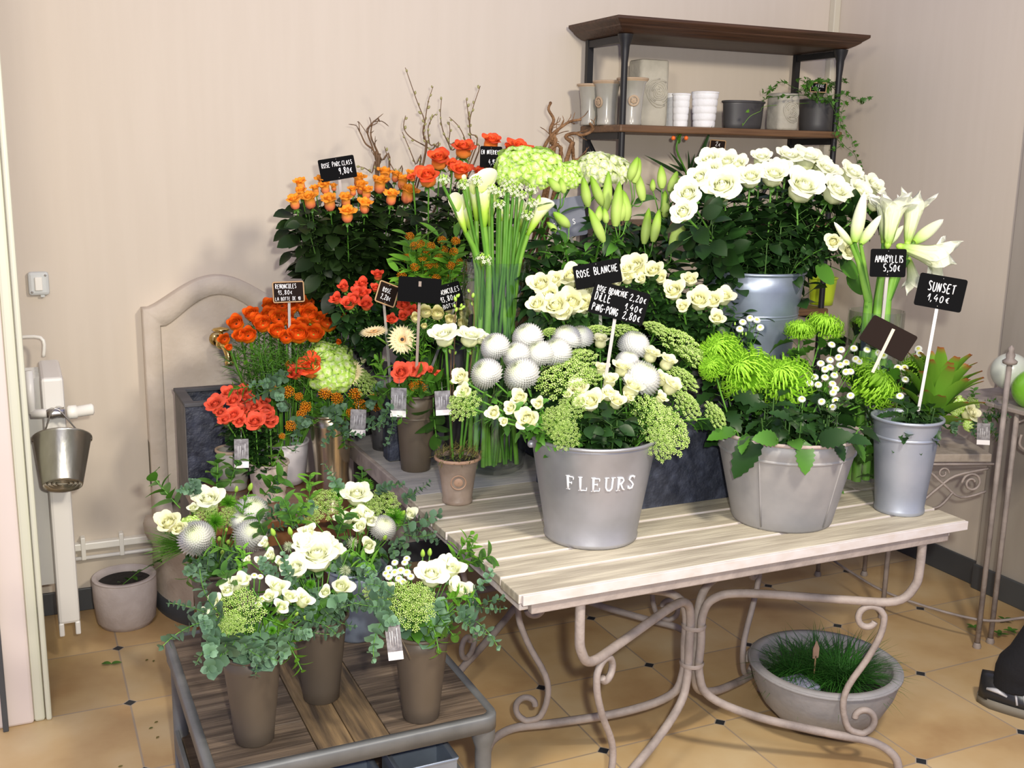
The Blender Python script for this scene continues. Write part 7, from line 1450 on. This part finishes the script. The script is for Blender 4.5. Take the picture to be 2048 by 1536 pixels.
# ------------------------------------------------------------------ the customer at the right: only one shoe and trouser leg reach into the frame
def person():
    o0 = Vector((2.72, 2.10, 0))
    t = thing('person', 'person in black trousers and black trainers with silver stripes, standing beside the table', 'person', o0)
    # walking direction of the shoe: towards the lower right of the photo
    A1 = Vector((2.712, 2.10, .09)); A2 = Vector((3.02, 1.82, .09))
    fdir = Vector((.52, -.85, 0)).normalized(); sd = Vector((-fdir.y, fdir.x, 0))
    # body: joints with radii, grown by a skin modifier
    J = []; E_ = []
    def j(p, r): J.append((Vector(p), r)); return len(J)-1
    pel = j((3.00, 1.86, .96), .13)
    wa = j((3.01, 1.86, 1.10), .115); ch = j((3.02, 1.87, 1.32), .135); nk = j((3.01, 1.86, 1.49), .058); hb = j((3.00, 1.85, 1.56), .055); hd = j((2.995, 1.84, 1.65), .088); ht = j((3.0, 1.85, 1.74), .07)
    E_ += [(pel, wa), (wa, ch), (ch, nk), (nk, hb), (hb, hd), (hd, ht)]
    for s_, A in ((-1, A1), (1, A2)):
        hip = j((3.00+s_*.045, 1.86-s_*.06, .90), .095); kn = j(tuple(A.lerp(J[hip][0], .52)+Vector((0, -.03, 0))), .060); an = j(tuple(A+Vector((0, 0, .02))), .038)
        E_ += [(pel, hip), (hip, kn), (kn, an)]
        sh = j((3.02+s_*.09, 1.87-s_*.13, 1.41), .055); el = j((3.05+s_*.12, 1.84-s_*.17, 1.14), .042); wr = j((3.08+s_*.07, 1.70-s_*.14, .98), .028); pa = j((3.09+s_*.05, 1.64-s_*.13, .94), .026)
        E_ += [(ch, sh), (sh, el), (el, wr), (wr, pa)]
        for k in range(5):
            off = sd*((k-2)*.016); f1 = j(tuple(J[pa][0]+off*1.1+fdir*.05+Vector((0, 0, -.02 if k else .01))), .0095); f2 = j(tuple(J[f1][0]+fdir*(.022+.006*(k in (2, 3)))+Vector((0, 0, -.022))), .008); E_ += [(pa, f1), (f1, f2)]
    me = bpy.data.meshes.new('body'); me.from_pydata([tuple(p-o0) for p, r in J], E_, [])
    b = bpy.data.objects.new('body', me); col.objects.link(b); b.parent = t; me.materials.append(m_skin)
    sk = b.modifiers.new('skin', 'SKIN')
    for i, (p, r) in enumerate(J): me.skin_vertices[0].data[i].radius = (r, r)
    me.skin_vertices[0].data[0].use_root = True
    sb = b.modifiers.new('sub', 'SUBSURF'); sb.levels = 2; sb.render_levels = 2
    # trousers, jacket, hair as fitted tubes over the body
    for s_, A in ((-1, A1), (1, A2)):
        hip = Vector((3.00+s_*.045, 1.86-s_*.06, .93)); kn = A.lerp(Vector((3.00+s_*.045, 1.86-s_*.06, .90)), .52)+Vector((0, -.03, 0))
        pts = smooth_path([A+Vector((.0, .01, -.005)), A+Vector((.0, 0, .05)), A.lerp(kn, .5), kn, kn.lerp(hip, .5), hip], 4)
        n = len(pts); rs = []
        for i, p in enumerate(pts):
            v = i/(n-1); rs.append(.068-.010*math.sin(v*5)+.045*v**1.5+(.004*math.sin(i*2.1)))
        q = MB(); q.tube(pts, rs, 20); q.build('trouser_leg', m_black, t)
    q = MB(); q.lathe([(.10, .84), (.17, .90), (.175, 1.0), (.16, 1.06)], 24, (3.0, 1.86, 0), 1, .8); q.build('trouser_seat', m_black, t)
    jm = mat('dark_blue_jacket', (.02, .025, .05), .8)
    q = MB(); q.lathe([(.175, .98), (.178, 1.05), (.165, 1.15), (.185, 1.32), (.17, 1.42), (.09, 1.48), (.065, 1.50)], 28, (3.015, 1.865, 0), 1, .78); q.build('jacket', jm, t)
    for s_ in (-1, 1):
        q = MB(); q.tube(smooth_path([(3.02+s_*.03, 1.87-s_*.04, 1.42), (3.02+s_*.09, 1.87-s_*.12, 1.405), (3.05+s_*.12, 1.84-s_*.17, 1.14), (3.08+s_*.07, 1.71-s_*.14, .99)], 4), [.075, .082, .078, .070, .062, .058, .055, .052, .05, .048, .045, .042, .04], 14); q.build('sleeve', jm, t)
    H = Vector((2.995, 1.84, 1.66)); q = MB(); q.ball(H+Vector((0, .012, .025)), .102, 20, 12, 1.12); q.build('hair', m_hair, t)
    fv = fdir
    q = MB(); q.ball(H+fv*.085+Vector((0, 0, -.02)), .040, 12, 8, 1.6); q.ball(H+fv*.118+Vector((0, 0, -.01)), .014, 8, 6, 1.6)
    q.build('face', m_skin, t)
    for s_ in (-1, 1): q = MB(); q.ball(H+fv*.112+sd*(s_*.026)+Vector((0, 0, .018)), .010, 10, 6); q.build('eye', m_dark, t)
    # trainers
    for s_, A in ((-1, A1), (1, A2)):
        g = Vector((A.x, A.y, 0)); L = .29; heel = g-fdir*.105
        def prof(z0, ws, hs, m, nm, par, v0=0, v1=1, nn=14, extra=0):
            q = MB(); rows = []
            for i in range(nn+1):
                v = v0+(v1-v0)*i/nn; w_ = .030+.022*math.sin(PI*min(1, v*.78+.18))**1.2+.010*v; w_ = w_*(1 if .04 < v < .93 else .72)+extra; h_ = hs(v); c = heel+fdir*(v*L)
                rows.append([c+sd*(w_*ws*math.cos(a))+Vector((0, 0, z0+h_*max(0, math.sin(a)) if ws < 2 else 0)) for a in [PI*k/10 for k in range(11)]]+[c+Vector((0, 0, z0))])
            q.grid(rows, 1., True); q.f.append(tuple(range(12))[::-1]); q.f.append(tuple(len(q.v)-12+k for k in range(12))); q.m += [0, 0]
            return q.build(nm, m, par)
        sole = MB(); rows = []
        for i in range(15):
            v = i/14; w_ = (.032+.020*math.sin(PI*min(1, v*.78+.18))+.010*v)*(1 if 1 < i < 13 else .80 if i in (1, 13) else .5); c = heel+fdir*(v*L*1.02-.004); up = .014*max(0, v-.8)/.2
            rows.append([c+sd*w_+Vector((0, 0, up)), c+sd*(w_*1.04)+Vector((0, 0, .030+up*.4)), c-sd*(w_*1.04)+Vector((0, 0, .030+up*.4)), c-sd*w_+Vector((0, 0, up))])
        sole.grid(rows, 1., True); sole.f.append((0, 1, 2, 3)[::-1]); sole.f.append(tuple(len(sole.v)-4+k for k in range(4))); sole.m += [0, 0]; shoe = sole.build('shoe_sole', m_sole, t)
        up_ = prof(.026, 1.0, lambda v: (.080-.004*math.cos(v*6)) if v < .35 else .080-.048*((v-.35)/.65)**.8, m_shoe, 'shoe_upper', t)
        for k in range(5):   # silver side stripes and laces
            v = .34+.085*k
            for sg in (-1, 1):
                w_ = .030+.022*math.sin(PI*min(1, v*.78+.18))**1.2+.010*v; c = heel+fdir*(v*L)
                q = MB(); hh = .080-.048*max(0, (v-.35)/.65)**.8
                q.tube([c+sd*(sg*w_*math.cos(a)*1.02)+fdir*(.02*(1-a))+Vector((0, 0, .027+hh*math.sin(a)*1.02)) for a in (.15, .45, .8, 1.1)], .0035, 6); q.build('stripe', m_shoew, up_)
        for sg in (-1, 1):
            q = MB(); c = heel+fdir*.025; q.tube([c+sd*(sg*.036)+Vector((0, 0, .06)), c+fdir*.035+sd*(sg*.045)+Vector((0, 0, .065)), c+fdir*.06+sd*(sg*.047)+Vector((0, 0, .055))], [.008, .013, .006], 8, flat=.6); q.build('side_panel', m_shoew, up_)
    return t
person()
